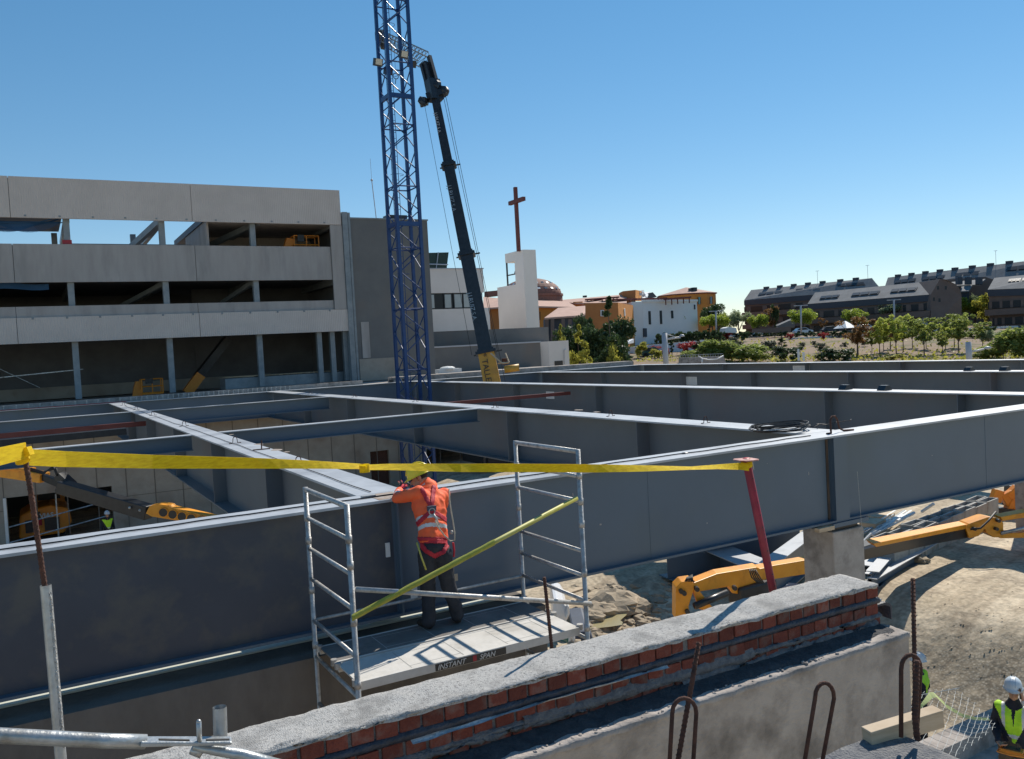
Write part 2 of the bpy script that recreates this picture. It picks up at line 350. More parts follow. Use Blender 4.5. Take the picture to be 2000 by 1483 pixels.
def ground_mat():
    m = mat('ground_soil', (0.52,0.43,0.305), (0.68,0.575,0.425), scale=0.35, rough=0.97, bump=0.45, bscale=3.2, c3=(0.38,0.31,0.225), s3=1.1, bdist=0.14)
    t = m.node_tree; b = t.nodes['Principled BSDF']; col = b.inputs['Base Color'].links[0].from_socket
    tc = t.nodes.new('ShaderNodeTexCoord')
    # fine gravel speckle
    vo = t.nodes.new('ShaderNodeTexNoise'); vo.inputs['Scale'].default_value = 9; vo.inputs['Detail'].default_value = 6; t.links.new(tc.outputs['Object'], vo.inputs['Vector'])
    rp = t.nodes.new('ShaderNodeValToRGB'); rp.color_ramp.elements[0].position = 0.33; rp.color_ramp.elements[0].color = (0.62,0.61,0.60,1); rp.color_ramp.elements[1].position = 0.62; rp.color_ramp.elements[1].color = (1.15,1.15,1.15,1)
    t.links.new(vo.outputs['Fac'], rp.inputs[0])
    mx = t.nodes.new('ShaderNodeMixRGB'); mx.blend_type = 'MULTIPLY'; mx.inputs[0].default_value = 0.75; t.links.new(col, mx.inputs[1]); t.links.new(rp.outputs[0], mx.inputs[2])
    # wheel tracks
    wv = t.nodes.new('ShaderNodeTexNoise'); wv.inputs['Scale'].default_value = 1.0; wv.inputs['Detail'].default_value = 7; wv.inputs['Roughness'].default_value = 0.6
    mp = t.nodes.new('ShaderNodeMapping'); mp.vector_type = 'TEXTURE'; mp.inputs['Rotation'].default_value = (0,0,math.atan2(RUT.y,RUT.x)); mp.inputs['Scale'].default_value = (9.0,0.55,1.0); t.links.new(tc.outputs['Object'], mp.inputs[0]); t.links.new(mp.outputs[0], wv.inputs['Vector'])
    r2 = t.nodes.new('ShaderNodeValToRGB'); r2.color_ramp.elements[0].position = 0.38; r2.color_ramp.elements[0].color = (0.66,0.63,0.60,1); r2.color_ramp.elements[1].position = 0.6; r2.color_ramp.elements[1].color = (1,1,1,1); t.links.new(wv.outputs['Fac'], r2.inputs[0])
    m2 = t.nodes.new('ShaderNodeMixRGB'); m2.blend_type = 'MULTIPLY'; m2.inputs[0].default_value = 0.8; t.links.new(mx.outputs[0], m2.inputs[1]); t.links.new(r2.outputs[0], m2.inputs[2])
    # coarse dark gravel patch by the trench and grass tint far out
    vd = t.nodes.new('ShaderNodeVectorMath'); vd.operation = 'DISTANCE'; c = P(1900, 1290, z=-6.9); vd.inputs[1].default_value = (c.x+0.3, c.y-0.2, -8.1); t.links.new(tc.outputs['Object'], vd.inputs[0])
    nn = t.nodes.new('ShaderNodeTexNoise'); nn.inputs['Scale'].default_value = 1.6; nn.inputs['Detail'].default_value = 8; t.links.new(tc.outputs['Object'], nn.inputs['Vector'])
    ma = t.nodes.new('ShaderNodeMath'); ma.operation = 'MULTIPLY_ADD'; ma.inputs[1].default_value = 3.5; t.links.new(nn.outputs['Fac'], ma.inputs[0]); t.links.new(vd.outputs['Value'], ma.inputs[2])
    mr = t.nodes.new('ShaderNodeMapRange'); mr.inputs['From Min'].default_value = 2.4; mr.inputs['From Max'].default_value = 4.6; mr.inputs['To Min'].default_value = 0.7; mr.inputs['To Max'].default_value = 0; t.links.new(ma.outputs[0], mr.inputs['Value'])
    vr = t.nodes.new('ShaderNodeTexVoronoi'); vr.inputs['Scale'].default_value = 16; t.links.new(tc.outputs['Object'], vr.inputs['Vector'])
    rv = t.nodes.new('ShaderNodeValToRGB'); rv.color_ramp.elements[0].color = (0.46,0.42,0.34,1); rv.color_ramp.elements[1].position = 0.55; rv.color_ramp.elements[1].color = (0.10,0.085,0.06,1); t.links.new(vr.outputs['Distance'], rv.inputs[0])
    m3 = t.nodes.new('ShaderNodeMixRGB'); t.links.new(mr.outputs[0], m3.inputs[0]); t.links.new(m2.outputs[0], m3.inputs[1]); t.links.new(rv.outputs[0], m3.inputs[2])
    ng = t.nodes.new('ShaderNodeTexNoise'); ng.inputs['Scale'].default_value = 0.16; ng.inputs['Detail'].default_value = 6; t.links.new(tc.outputs['Object'], ng.inputs['Vector'])
    dl = t.nodes.new('ShaderNodeVectorMath'); dl.operation = 'DOT_PRODUCT'; dl.inputs[1].default_value = FH; t.links.new(tc.outputs['Object'], dl.inputs[0])
    m4r = t.nodes.new('ShaderNodeMapRange'); m4r.inputs['From Min'].default_value = 60; m4r.inputs['From Max'].default_value = 75; t.links.new(dl.outputs['Value'], m4r.inputs['Value'])
    rg = t.nodes.new('ShaderNodeValToRGB'); rg.color_ramp.elements[0].position = 0.5; rg.color_ramp.elements[0].color = (0.25,0.175,0.115,1); rg.color_ramp.elements[1].position = 0.66; rg.color_ramp.elements[1].color = (0.11,0.11,0.04,1); t.links.new(ng.outputs['Fac'], rg.inputs[0])
    m5 = t.nodes.new('ShaderNodeMixRGB'); t.links.new(m4r.outputs[0], m5.inputs[0]); t.links.new(m3.outputs[0], m5.inputs[1]); t.links.new(rg.outputs[0], m5.inputs[2])
    t.links.new(m5.outputs[0], b.inputs['Base Color'])
    return m
GROUND = ground_mat(); make_ground()

# ------------------------------------------------------------------ steel roof frame
ZT, ZB = -1.62, -2.95
STEELG = 'steel girders of the roof frame'
def loop_mb(p, along, h=0.13, w=0.10, r=0.008):
    a = Vector(along).normalized(); p = Vector(p); b = MB()
    pts = [p-a*(w/2+0.07)+Vector((0,0,0.008)), p-a*(w/2)+Vector((0,0,0.01))]
    for k in range(7):
        t = math.pi*k/6; pts.append(p+Vector((0,0,h-w*0.4)) - a*math.cos(t)*w*0.4 + Vector((0,0,math.sin(t)*w*0.4)))
    pts += [p+a*(w/2)+Vector((0,0,0.01)), p+a*(w/2+0.07)+Vector((0,0,0.008))]
    return b.tube(pts, r, 6)
def girder_x(name, label, x0, x1, yc, wd, zt=ZT, zb=ZB, tf=0.03, tw=0.02, stiff=(), group=STEELG, parts=True, yw=None, m='steel'):
    t = thing(name, label, 'girder', ((x0+x1)/2, yc, zb), group)
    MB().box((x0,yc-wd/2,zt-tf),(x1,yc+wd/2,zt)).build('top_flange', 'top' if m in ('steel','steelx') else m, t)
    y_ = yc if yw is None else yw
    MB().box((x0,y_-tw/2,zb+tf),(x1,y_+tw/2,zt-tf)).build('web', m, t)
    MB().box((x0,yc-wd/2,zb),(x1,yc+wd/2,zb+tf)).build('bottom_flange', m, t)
    for s in stiff: MB().box((s-0.012,yc-wd/2+0.01,zb+tf),(s+0.012,yc+wd/2-0.01,zt-tf)).build('stiffener', m, t)
    return t
def girder_y(name, label, y0, y1, xc, wd, zt=ZT, zb=ZB, tf=0.03, tw=0.02, stiff=(), group=STEELG, cat='girder', m='steelx'):
    t = thing(name, label, cat, (xc, (y0+y1)/2, zb), group)
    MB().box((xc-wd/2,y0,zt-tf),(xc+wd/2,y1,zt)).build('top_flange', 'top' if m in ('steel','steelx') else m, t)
    MB().box((xc-tw/2,y0,zb+tf),(xc+tw/2,y1,zt-tf)).build('web', m, t)
    MB().box((xc-wd/2,y0,zb),(xc+wd/2,y1,zb+tf)).build('bottom_flange', m, t)
    for s in stiff: MB().box((xc-wd/2+0.01,s-0.012,zb+tf),(xc+wd/2-0.01,s+0.012,zt-tf)).build('stiffener', m, t)
    return t
# near girder: flange sits 9.0..9.5, web set back from the near edge like the photo's deep flat face
g0 = girder_x('edge_girder', 'long deep grey girder nearest the viewer, with the orange worker leaning on its top', -9, 42, 9.25, 0.52, yw=9.10)
for sx in (3.5, 10.62, 18.9, 27.2, 35.0): MB().box((sx-0.012,8.995,ZB+0.03),(sx+0.012,9.088,ZT-0.03)).build('stiffener', 'steel', g0)
MB().box((10.60,8.985,ZB+0.031),(10.90,8.998,ZT-0.031)).build('splice_plate', 'steel', g0)
MB().box((10.53,9.075,ZB+0.04),(10.575,9.0885,ZT-0.04)).build('rust_streak', mat('rust_brown_streak', (0.05,0.04,0.035), (0.11,0.075,0.05), scale=5, rough=0.9, stretch=(6,6,0.8)), g0)
MB().box((3.30,9.02,ZT+0.0015),(3.62,9.46,ZT+0.003)).build('rust_stain', 'rustspot', g0)
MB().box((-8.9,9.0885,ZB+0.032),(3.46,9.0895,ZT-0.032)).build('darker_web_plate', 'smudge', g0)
for sx, w_ in ((-1.6,0.006),(7.1,0.006),(14.6,0.006)): MB().box((sx-w_,9.0865,ZB+0.032),(sx+w_,9.0897 if sx > 3.4 else 9.0885,ZT-0.032)).build('weld_seam', 'steel', g0)
for sx, z_, w_, h_ in ((5.9,-1.95,0.012,0.12),(6.3,-2.35,0.03,0.02),(10.15,-2.15,0.010,0.05),(8.1,-2.6,0.018,0.014),(9.3,-1.9,0.012,0.012),(13.1,-2.2,0.02,0.014)): MB().box((sx-w_/2,9.0866,z_-h_/2),(sx+w_/2,9.0893,z_+h_/2)).build('scuff_mark', 'smooth', g0)
MB().box((3.36,9.07,-2.28),(3.41,9.087,-2.12)).build('paper_tag', 'white', g0)
cross = [(3.5,0.58,(14.0,18.7,24,30,36,42),'pale topped cross girder at the left that ends where the worker leans'),
         (10.95,0.66,(13.9,19.3,25.5,32,38),'cross girder that meets the near girder beside the coil of cable'),
         (18.9,0.68,(12.2,16.0,21.9,26.7,33,39),'cross girder with the two black wedge clamps nearest the coil of cable'),
         (27.2,0.70,(16.5,22,27,31.5,38),'cross girder second from the far side, crossing the whole right half'),
         (35.0,0.70,(20,25.5,31,37,42),'farthest cross girder, in front of the garden slope')]
CG = []
for i, (xc, wd, st, lb) in enumerate(cross):
    g = girder_y('cross_girder', lb, (9.52, 9.52, 9.52, 15.3, 19.6)[i], 44.6, xc, wd, stiff=st); CG.append(g)
for y in (13.0, 17.6, 24.0, 30.5, 35.5, 40.5):
    loop_mb((3.5,y,ZT), (1,0.15,0)).build('lifting_loop', 'rust', CG[0])
def stain(x, y, r, par, seed):
    n = 18; MB().add([Vector((x+r*1.0*math.cos(a)*(1+0.5*noise.noise(Vector((math.cos(a)*2,math.sin(a)*2,seed)))), y+r*1.5*math.sin(a)*(1+0.5*noise.noise(Vector((math.cos(a)*2,math.sin(a)*2,seed+5)))), ZT+0.002)) for a in [2*math.pi*k/n for k in range(n)]],[tuple(range(n))]).build('rust_stain','rustspot',par)
for (px_, py_, r_) in ((505,868,0.09),(540,879,0.10),(560,883,0.05),(452,849,0.05)): q_ = P(px_,py_,z=ZT); stain(q_.x,q_.y,r_,CG[0],px_*0.1)
for (px_, py_, r_) in ((1130,801,0.09),(1165,805,0.07)): q_ = P(px_,py_,z=ZT); stain(q_.x,q_.y,r_,CG[1],px_*0.1)
MB().tube([(3.62,15.9,ZT),(3.64,15.95,ZT+0.16)],0.012).tube([(3.45,15.85,ZT+0.01),(3.75,15.8,ZT+0.01)],0.01).build('rusty_bar', 'rust', CG[0])
for y in (12.2, 15.2, 20.5, 26, 32, 38): loop_mb((10.95,y,ZT), (1,0.1,0)).build('lifting_loop', 'rust', CG[1])
def wedge(p, g):
    p = Vector(p); MB().prism([p+Vector((-0.16,0,0)),p+Vector((0.16,0,0)),p+Vector((0.06,0,0.13)),p+Vector((-0.06,0,0.13))],(0,0.22,0)).build('wedge_clamp', 'black', g)
for y in (15.5, 14.3): wedge((18.95,y,ZT), CG[2])
for y in (17.3, 16.1): wedge((27.2,y,ZT), CG[3])
def paper(x, y, z, g, wdt=0.0, h=0.0, d=0.012):
    MB().box((x-d,y-wdt/2,z-h/2),(x,y+wdt/2,z+h/2)).build('paper_sheet', 'white', g)
    for k in range(7): MB().box((x-d-0.004,y-wdt/2+0.06,z+h*0.36-k*h*0.12),(x-d-0.001,y+wdt/2-0.06,z+h*0.38-k*h*0.12)).build('printed_line', 'lamp', g)
q = P(1075,772,x=18.89); paper(18.885, q.y, q.z, CG[2], 0.62, 0.30)
q = P(1351,744,x=27.19); paper(27.185, q.y, q.z, CG[3], 0.75, 0.38)
q = P(1565,719,x=34.99); paper(34.985, q.y, q.z-0.1, CG[4], 1.1, 0.45)
# far edge girder and beams between
ge = girder_x('edge_girder', 'far edge girder with rows of studs, running below the unfinished building', -25, 35.4, 44.9, 0.55, stiff=(), yw=44.8)
stud = MB().tube([(-3.2,45.05,ZT),(-3.2,45.05,ZT+0.17)],0.022,5).tube([(-3.2,45.05,ZT+0.17),(-3.2,45.05,ZT+0.20)],0.038,6).build('shear_stud', 'rail', ge)
for k in range(1,64):
    if k > 30 or k % 2: c = stud.copy(); C.objects.link(c); c.parent = ge; c.location.x += 0.24*k
MB().box((-25,44.66,ZT+0.003),(4.0,44.80,ZT+0.03)).build('red_edge_strip', 'red', ge)
for i, (yy, x0, x1, zb, lb) in enumerate([(20.9,-14,3.19,-1.98,'shallow bluish beam left of the worker, the one nearest the yellow strap'),(20.9,3.81,10.6,-1.98,'shallow bluish beam joining the first two cross girders in mid view'),
        (34.4,-14,3.19,-2.15,'shallow bluish beam in the far left bay, above the dark red tube'),(34.2,3.81,10.6,-2.12,'shallow bluish beam in the far part of the second bay')]):
    girder_x('secondary_beam', lb, x0, x1, yy, 0.30, zb=zb, tf=0.02, tw=0.012, group='shallow beams between the cross girders')
b = MB(); tag(b.bar(P(-150,865,y=31.5),P(342,822,y=31.5),0.16,0.16).build('brace_tube', 'cross'), 'dark red tube spanning the far left bay under the beams', 'brace', 'dark red tubes between girders')
tag(MB().bar((11.4,28.5,-1.95),(18.6,28.5,-1.95),0.13,0.13).build('brace_tube', 'cross'), 'dark red tube reaching from the blue mast to the third cross girder', 'brace', 'dark red tubes between girders')
tag(MB().bar(P(-150,880,y=30),P(246,842,y=30),0.5,0.2).build('steel_joist', 'black'), 'black joist under the dark red tube in the far left bay', 'joist')
# cables along the flanges
def wavy(p, q, n, amp, z=0.0, ax=1, seed=0):
    p, q = Vector(p), Vector(q); out = []
    for i in range(n+1):
        c = p.lerp(q, i/n); c[ax] += amp*noise.noise(Vector((i*0.37, seed, 0.5))); out.append(c)
    return out
tag(MB().tube(wavy((-9,9.20,ZT+0.012),(10.4,9.24,ZT+0.012),110,0.055,seed=3),0.008,5).build('safety_cable', 'cable'), 'thin dark cable lying along the top of the near girder', 'cable')
tag(MB().tube(wavy((3.42,9.6,ZT+0.012),(3.50,40,ZT+0.012),60,0.04,ax=0,seed=9),0.006,5).build('safety_cable', 'cable'), 'thin dark cable lying along the leftmost cross girder', 'cable')
# coil and hook
b = MB(); c = P(1525,840,z=ZT+0.03)
for k in range(9):
    r = 0.30+0.022*(k%5); b.tube([c+Vector((math.cos(a)*r*1.5+0.02*math.sin(k*3+a), math.sin(a)*r+0.02*k%0.05, 0.012*k+0.01*math.sin(2*a+k))) for a in [2*math.pi*j/26 for j in range(27)]],0.008,5)
b.tube([c+Vector((0.3+0.12*j, -0.15+0.10*math.sin(j*1.9), 0.03+0.02*math.sin(j*2.3))) for j in range(12)],0.007,5)
tag(b.build('cable_coil', 'cable'), 'loose coil of thin black cable lying on the girder junction', 'cable coil')
c = P(1625,846,z=ZT+0.01)
tag(MB().tube([c+Vector(v) for v in ((-0.12,0,0),(-0.02,0,0),(0.0,0.02,0.05),(0.02,0.04,0.20),(0.07,0.05,0.25),(0.14,0.05,0.25),(0.19,0.05,0.19),(0.22,0.04,0.05),(0.30,0.03,0.01),(0.52,0.02,0.0))],0.016,8).build('bent_bar', 'rust', smooth=True), 'bent steel bar hook standing on the near girder beside the cable coil', 'bar')
tag(MB().lathe([(0,0),(0.04,0),(0.045,0.01),(0.03,0.02),(0,0.02)],P(1338,886,z=ZT+0.002),12).build('steel_disc','scaf'), 'tiny steel disc on the near girder top behind the yellow strap', 'disc')
tag(MB().box(P(707,975,z=ZT),P(707,975,z=ZT)+Vector((0.17,0.05,0.03))).build('spanner','scaf',bevel=0.005), 'small shiny tool lying on the near girder by the rust stain', 'tool')
# column below the near girder
t = thing('concrete_column', 'square concrete column carrying the near girder behind the brick wall end', 'column', (10.9,9.3,-8.3))
MB().box((10.55,9.02,-8.5),(11.25,9.62,-3.10)).build('shaft', 'conc', t, bevel=0.02)
MB().box((10.62,9.08,-3.098),(11.18,9.56,-3.02)).build('bearing_pad', 'black', t)
MB().box((10.50,8.96,-3.018),(11.30,9.60,-2.955)).build('bearing_plate', 'steel', t)
MB().box((10.15,8.93,-3.03),(10.48,9.02,-2.97)).build('timber_wedge', 'wood', t)
MB().tube([(11.0,8.90,-2.2),(11.02,8.86,-3.35)],0.003,5).build('hanging_wire', 'rail', t)
for xc, yc, lb in ((27.2,15.6,'concrete column under the near end of the second farthest cross girder'),(35.0,19.9,'concrete column under the near end of the farthest cross girder')):
    MB_ = MB().box((xc-0.3,yc-0.25,-6.9),(xc+0.3,yc+0.25,-2.96)); tag(MB_.build('concrete_column','conc',bevel=0.02), lb, 'column')
# retaining wall below the near girder, left
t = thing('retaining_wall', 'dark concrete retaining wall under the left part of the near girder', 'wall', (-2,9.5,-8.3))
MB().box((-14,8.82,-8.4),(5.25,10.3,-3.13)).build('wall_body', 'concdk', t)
MB().box((-14,9.36,-3.129),(5.0,10.2,-3.11)).build('sunlit_strip', mat('sunlit_strip_tone', (0.62,0.62,0.52),(0.70,0.70,0.60),scale=3,rough=0.5), t)  # pale strip puts the sunlight on the wall top into its colour
# ------------------------------------------------------------------ brick parapet
rb = random.Random(3)
XE = 5.10
t = thing('brick_wall', 'low red brick wall with rough mortar top crossing the lower right before the scaffold', 'wall', (2.5,4.15,-2.15))
def rough_top(x0, x1, y0, y1, z, amp, dx=0.025, skirt=0.02, edge=0.015, freq=7.0, name='mortar_cap', m='mortar', par=None, seed=0.0):
    grid = []; n = int((x1-x0)/dx); ny = max(4, int((y1-y0)/dx))
    for j in range(-1, ny+2):
        row = []
        for i in range(-1, n+2):
            x = x0+(x1-x0)*max(0,min(n,i))/n; y = y0+(y1-y0)*max(0,min(ny,j))/ny
            zz = z+amp*(noise.fractal(Vector((x*freq,y*freq,seed)),0.8,2.1,5))*0.7+amp*0.7*noise.noise(Vector((x*1.3,y*2,seed)))
            if j in (-1,ny+1) or i in (-1,n+1): zz = z-skirt-0.012*noise.noise(Vector((x*9,3,seed)))
            e = edge*noise.noise(Vector((x*5,seed,j*0.01)))+edge*0.6*noise.noise(Vector((x*17,seed,1)))
            if j <= 0: y += -0.01+e
            if j >= ny: y += 0.01-e
            if i >= n: x += 0.6*edge*noise.noise(Vector((y*9,seed,4)))
            row.append(Vector((x,y,zz)))
        grid.append(row)
    return MB().sheet(grid).build(name, m, par, smooth=True)
MB().box((-2.5,4.012,-2.3),(XE-0.012,4.30,-1.815)).build('mortar_body', 'mortardk', t)
rough_top(-2.5, XE, 3.995, 4.31, -1.80, 0.009, par=t, seed=1.0)
bm_ = MB(); FB = 4.0
courses = [(-1.815,-1.897,0.125,0.0,0.0),(-1.945,-2.018,0.128,0.06,0.03),(-2.045,-2.105,0.125,0.01,0.06),(-2.12,-2.18,0.125,0.05,0.06)]
for zt, zb, pitch, off, ext in courses:
    x = -2.5+off
    while x < XE+ext-0.05:
        w_ = pitch-0.013+rb.uniform(-0.008,0.005); jy = rb.uniform(-0.007,0.006); jz = rb.uniform(-0.005,0.005); a = rb.uniform(-0.008,0.008)
        x1 = min(x+w_, XE+ext)
        bm_.add([(x,FB+jy,zb+jz),(x1,FB+jy+a,zb+jz),(x1,FB+0.22,zb+jz),(x,FB+0.22,zb+jz),(x,FB+jy,zt+jz),(x1,FB+jy+a,zt+jz),(x1,FB+0.22,zt+jz),(x,FB+0.22,zt+jz)],[(0,3,2,1),(4,5,6,7),(0,1,5,4),(1,2,6,5),(2,3,7,6),(3,0,4,7)])
        x += pitch
bm_.build('brick_courses', 'brick', t, bevel=0.004)
def strip(x0,x1,z0,z1,y,amp,m,name,seed,dx=0.03,rag=0.008):
    g = []; n = int((x1-x0)/dx)
    for j in range(5):
        row = []
        for i in range(n+1):
            x = x0+(x1-x0)*i/n; f = j/4; e = rag*noise.noise(Vector((x*6,seed,j)))+rag*0.7*noise.noise(Vector((x*23,seed,j)))
            zz = z0+(z1-z0)*f+e
            yy = y-0.010*math.sin(math.pi*f)+amp*noise.noise(Vector((x*12,f*3,seed)))
            if j in (0,4): yy = y+0.02
            row.append(Vector((x,yy,zz)))
        g.append(row)
    return MB().sheet(g).build(name, m, t, smooth=True)
strip(-2.5, XE+0.01, -1.95, -1.893, 3.996, 0.004, 'tar', 'bitumen_strip', 2.2)
strip(-2.5, XE+0.03, -2.052, -2.012, 3.994, 0.006, 'mortardk', 'mortar_joint', 5.1, rag=0.016)
strip(2.2, 3.9, -2.075, -1.995, 3.990, 0.006, 'mortardk', 'mortar_smear', 7.7, rag=0.02)
strip(-1.5, 2.6, -2.06, -2.035, 3.990, 0.006, 'mortardk', 'mortar_smear', 17.7, rag=0.03)
strip(3.3, 5.08, -2.115, -2.05, 3.988, 0.006, 'mortardk', 'mortar_smear', 27.7, rag=0.03)
strip(-2.5, 5.08, -1.815, -1.80, 3.992, 0.005, 'mortar', 'mortar_drips', 31.7, rag=0.022)
strip(-2.5, XE+0.03, -2.125, -2.098, 3.994, 0.006, 'mortardk', 'mortar_joint', 8.1, rag=0.012)
g = []
for j in range(4):
    row = []
    for i in range(80):
        x = 1.55+1.65*i/79; f = j/3; row.append(Vector((x, 3.998-0.032*f+0.010*noise.noise(Vector((x*5,f,2))), -1.942-0.006*math.sin(f*3)+0.007*noise.noise(Vector((x*7,f,5)))+0.010*math.sin(x*3.1)*f)))
    g.append(row)
MB().sheet(g).build('foil_flashing', 'foil', t, smooth=True)
b = MB(); b.prism([(5.10,4.0,-1.955),(5.17,3.985,-1.945),(5.205,3.98,-1.96),(5.225,3.98,-1.98),(5.225,3.98,-2.075),(5.215,3.98,-2.075),(5.21,3.98,-1.985),(5.16,3.99,-1.965),(5.10,4.0,-1.968)],(0,0.20,0.012)); b.build('bitumen_flap', 'tar', t)
MB().ball((5.16,4.05,-1.94),0.035,8,5,0.4,0.2,rb).ball((5.12,4.15,-1.945),0.04,8,5,0.4,0.2,rb).build('mortar_dab','mortar',t)
# concrete wall beneath
t = thing('concrete_wall', 'grey cast concrete wall with a ragged sunlit edge, just below the brick wall', 'wall', (2,4,-8.4))
MB().box((-2.5,3.795,-8.4),(5.15,4.6,-2.125)).build('wall_body', 'conc', t, bevel=0.006)
rough_top(-2.5, 5.15, 3.79, 4.05, -2.105, 0.011, par=t, seed=4.0, edge=0.010, freq=9, name='ragged_top', m='conc', skirt=0.03)
g = []
for j in range(6):
    g.append([Vector((-2.5+0.03*i, 3.842+0.163*j/5+(0.018*noise.noise(Vector((i*0.17,j,6)))+0.01*noise.noise(Vector((i*0.6,j,2))) if j == 0 else 0), -2.093+0.016*(j/5)**2+0.006*noise.noise(Vector((i*0.3,j*0.7,1))) - (0.02 if j == 0 else 0))) for i in range(254)])
MB().sheet(g).build('shaded_bitumen_coat', mat('shaded_bitumen',(0.035,0.037,0.042),(0.075,0.075,0.078),scale=14,rough=0.9,bump=0.7,bscale=60), t, smooth=True)  # dark bitumen, spread to paint the ledge's shade up to its sunlit edge
b = MB()
for k in range(150):
    x = -0.5+5.6*rb.random(); y = 3.80+0.06*rb.random(); b.ball((x,y,-2.103),0.006+0.010*rb.random()**2,6,4,0.7,0.3,rb)
b.build('mortar_crumbs', 'conc', t)
t.children and None
# own floor slab corner with bars
t = thing('floor_slab', 'rough corner of a concrete floor slab at the bottom right edge of the picture', 'slab', (1.5,1.5,-1.9))
q = P(1640,1464,z=-1.64); YS = q.y; q = P(1793,1447,z=-1.64); XS = q.x
MB().box((-3,-1.5,-1.95),(XS,YS,-1.665)).build('slab_body', 'conc', t, bevel=0.008)
rough_top(1.2, XS, 1.6, YS, -1.645, 0.010, par=t, seed=9.0, edge=0.012, dx=0.02, name='rough_surface', m='mortardk', skirt=0.03)
tag(MB().bar(P(1693,1442,d=3.42),P(1833,1399,d=3.52),0.06,0.072).build('timber_board', 'wood', bevel=0.003), 'short pale timber board lying on the slab corner beside the rusty loops', 'board')
def rebar(pts, r, name, label, cat='reinforcing bar', group=None, ribs=True):
    t = thing(name, label, cat, pts[0], group); b = MB().tube(pts, r, 8); b.build('bar', 'rust', t, smooth=True)
    if ribs:
        b = MB(); tot = sum((Vector(q)-Vector(p)).length for p, q in zip(pts, pts[1:])); s = 0.0
        for p, q in zip(pts, pts[1:]):
            p, q = Vector(p), Vector(q); L_ = (q-p).length; n = max(1, int(L_/0.016)); d = (q-p).normalized(); u = d.orthogonal().normalized()
            if n > 400: n = 400
            for k in range(n): c = p+d*(L_*(k+0.5)/n); b.tube([c-d*0.003+u*0.0008, c+d*0.003-u*0.0008], r*1.16, 8, cap=True)
        b.build('ribs', 'rust', t)
    return t
def uloop(lx, rx, top, bot, d, skew=0.0):
    "hairpin loop given by the image position of its legs"
    pts = [P(lx[1], bot, d=d-0.02)]; pts.append(P(lx[0], top+30, d=d))
    for k in range(1,8):
        a = math.pi*k/8; x = (lx[0]+rx[0])/2-(rx[0]-lx[0])/2*math.cos(a); pts.append(P(x, top+28-28*math.sin(a), d=d+0.03*k/8))
    pts.append(P(rx[0], top+30, d=d+0.03)); pts.append(P(rx[1], bot, d=d+0.01)); return pts
HG = 'rusty hairpin loops rising from the slab'
rebar(uloop((1313,1306),(1360,1352),1364,1520,2.95),0.0075,'rebar_loop','rusty hairpin loop with a straight bar leaning through it, leftmost of the three',group=HG,ribs=False)
rebar(uloop((1592,1566),(1629,1600),1334,1520,3.05),0.0075,'rebar_loop','rusty hairpin loop standing alone, the middle one of the three',group=HG,ribs=False)
rebar(uloop((1760,1760),(1798,1790),1279,1440,3.35),0.0085,'rebar_loop','rusty hairpin loop beside the timber board and the tall bar, rightmost of the three',group=HG,ribs=False)
rebar([P(1365,1254,d=3.12),P(1352,1330,d=3.08),P(1318,1520,d=2.95)],0.0085,'rebar','straight rusty bar leaning through the leftmost hairpin loop')
rebar([P(1783,1130,d=3.62),P(1786,1280,d=3.5),P(1789,1440,d=3.36)],0.0085,'rebar','tall upright rusty bar rising from the slab corner against the sandy ground')
rebar([P(1791,1290,d=3.32),P(1787,1400,d=3.30),P(1792,1446,d=3.28)],0.011,'rebar','thick short rusty bar tied to the tall bar at the slab corner')
rebar([P(1063,1128,y=4.33),P(1078,1268,y=4.36)],0.010,'rebar','thin dark bar sticking up behind the brick wall in front of the scaffold deck')
# left guard post, rails, strap and prop
DL = 3.0
rebar([P(45,872,d=DL),P(60,960,d=DL),P(88,1150,d=DL),P(92,1180,d=DL)],0.0085,'rebar','rusty ribbed bar standing in the galvanised pipe at the left, tied with the yellow strap')
t = thing('guard_post', 'galvanised pipe standing at the far left, holding the rusty bar', 'post', P(118,1500,d=DL))
b = MB(); p0, p1 = P(89,1143,d=DL), P(124,1540,d=DL)
b.tube([p0,p1],0.0185,20,cap=False); b.tube([p0,p0.lerp(p1,0.2)],0.0165,20,cap=False); b.build('pipe', 'rail', t, smooth=True)
b = MB()
for k in range(44):
    f = 0.05+0.017*k; c = p0.lerp(p1,f)+RH*0.0155-FH*0.006; b.ball(c,0.0045+0.003*rb.random(),6,5,2.2,0.35,rb)
b.build('cement_splash', 'mortar', t)
t = thing('guard_rail', 'galvanised tube rail with a flattened slotted end at the bottom left corner', 'rail', P(0,1440,d=2.7))
b = MB().tube([P(-60,1434,d=2.62),P(0,1437,d=2.66),P(200,1447,d=2.78),P(285,1449,d=2.84)],0.0235,18); b.build('tube', 'rail', t, smooth=True)
MB().bar(P(275,1449,d=2.83),P(452,1447,d=2.93),0.052,0.018,w2=0.05,h2=0.012).build('flat_end', 'rail', t, bevel=0.004)
MB().bar(P(310,1444.5,d=2.80),P(370,1446,d=2.85),0.010,0.004).bar(P(402,1445.5,d=2.83),P(448,1444.5,d=2.86),0.008,0.004).build('slot', 'dark', t)
MB().tube([P(388,1410,d=2.86),P(390,1452,d=2.88)],0.0085,12).ball(P(388,1410,d=2.86),0.0085,10,6).build('lock_pin', 'rail', t, smooth=True)
t = thing('guard_brace', 'bent galvanised brace dropping to the right below the slotted rail end', 'brace', P(400,1460,d=2.9))
MB().tube([P(378,1458,d=2.92),P(420,1466,d=2.93),P(470,1474,d=2.95),P(560,1500,d=3.0)],0.014,12,r2=0.022).build('tube', 'rail', t, smooth=True)
MB().tube([P(375,1462,d=2.93),P(395,1470,d=2.93)],0.02,12).build('collar', 'rail', t, smooth=True)
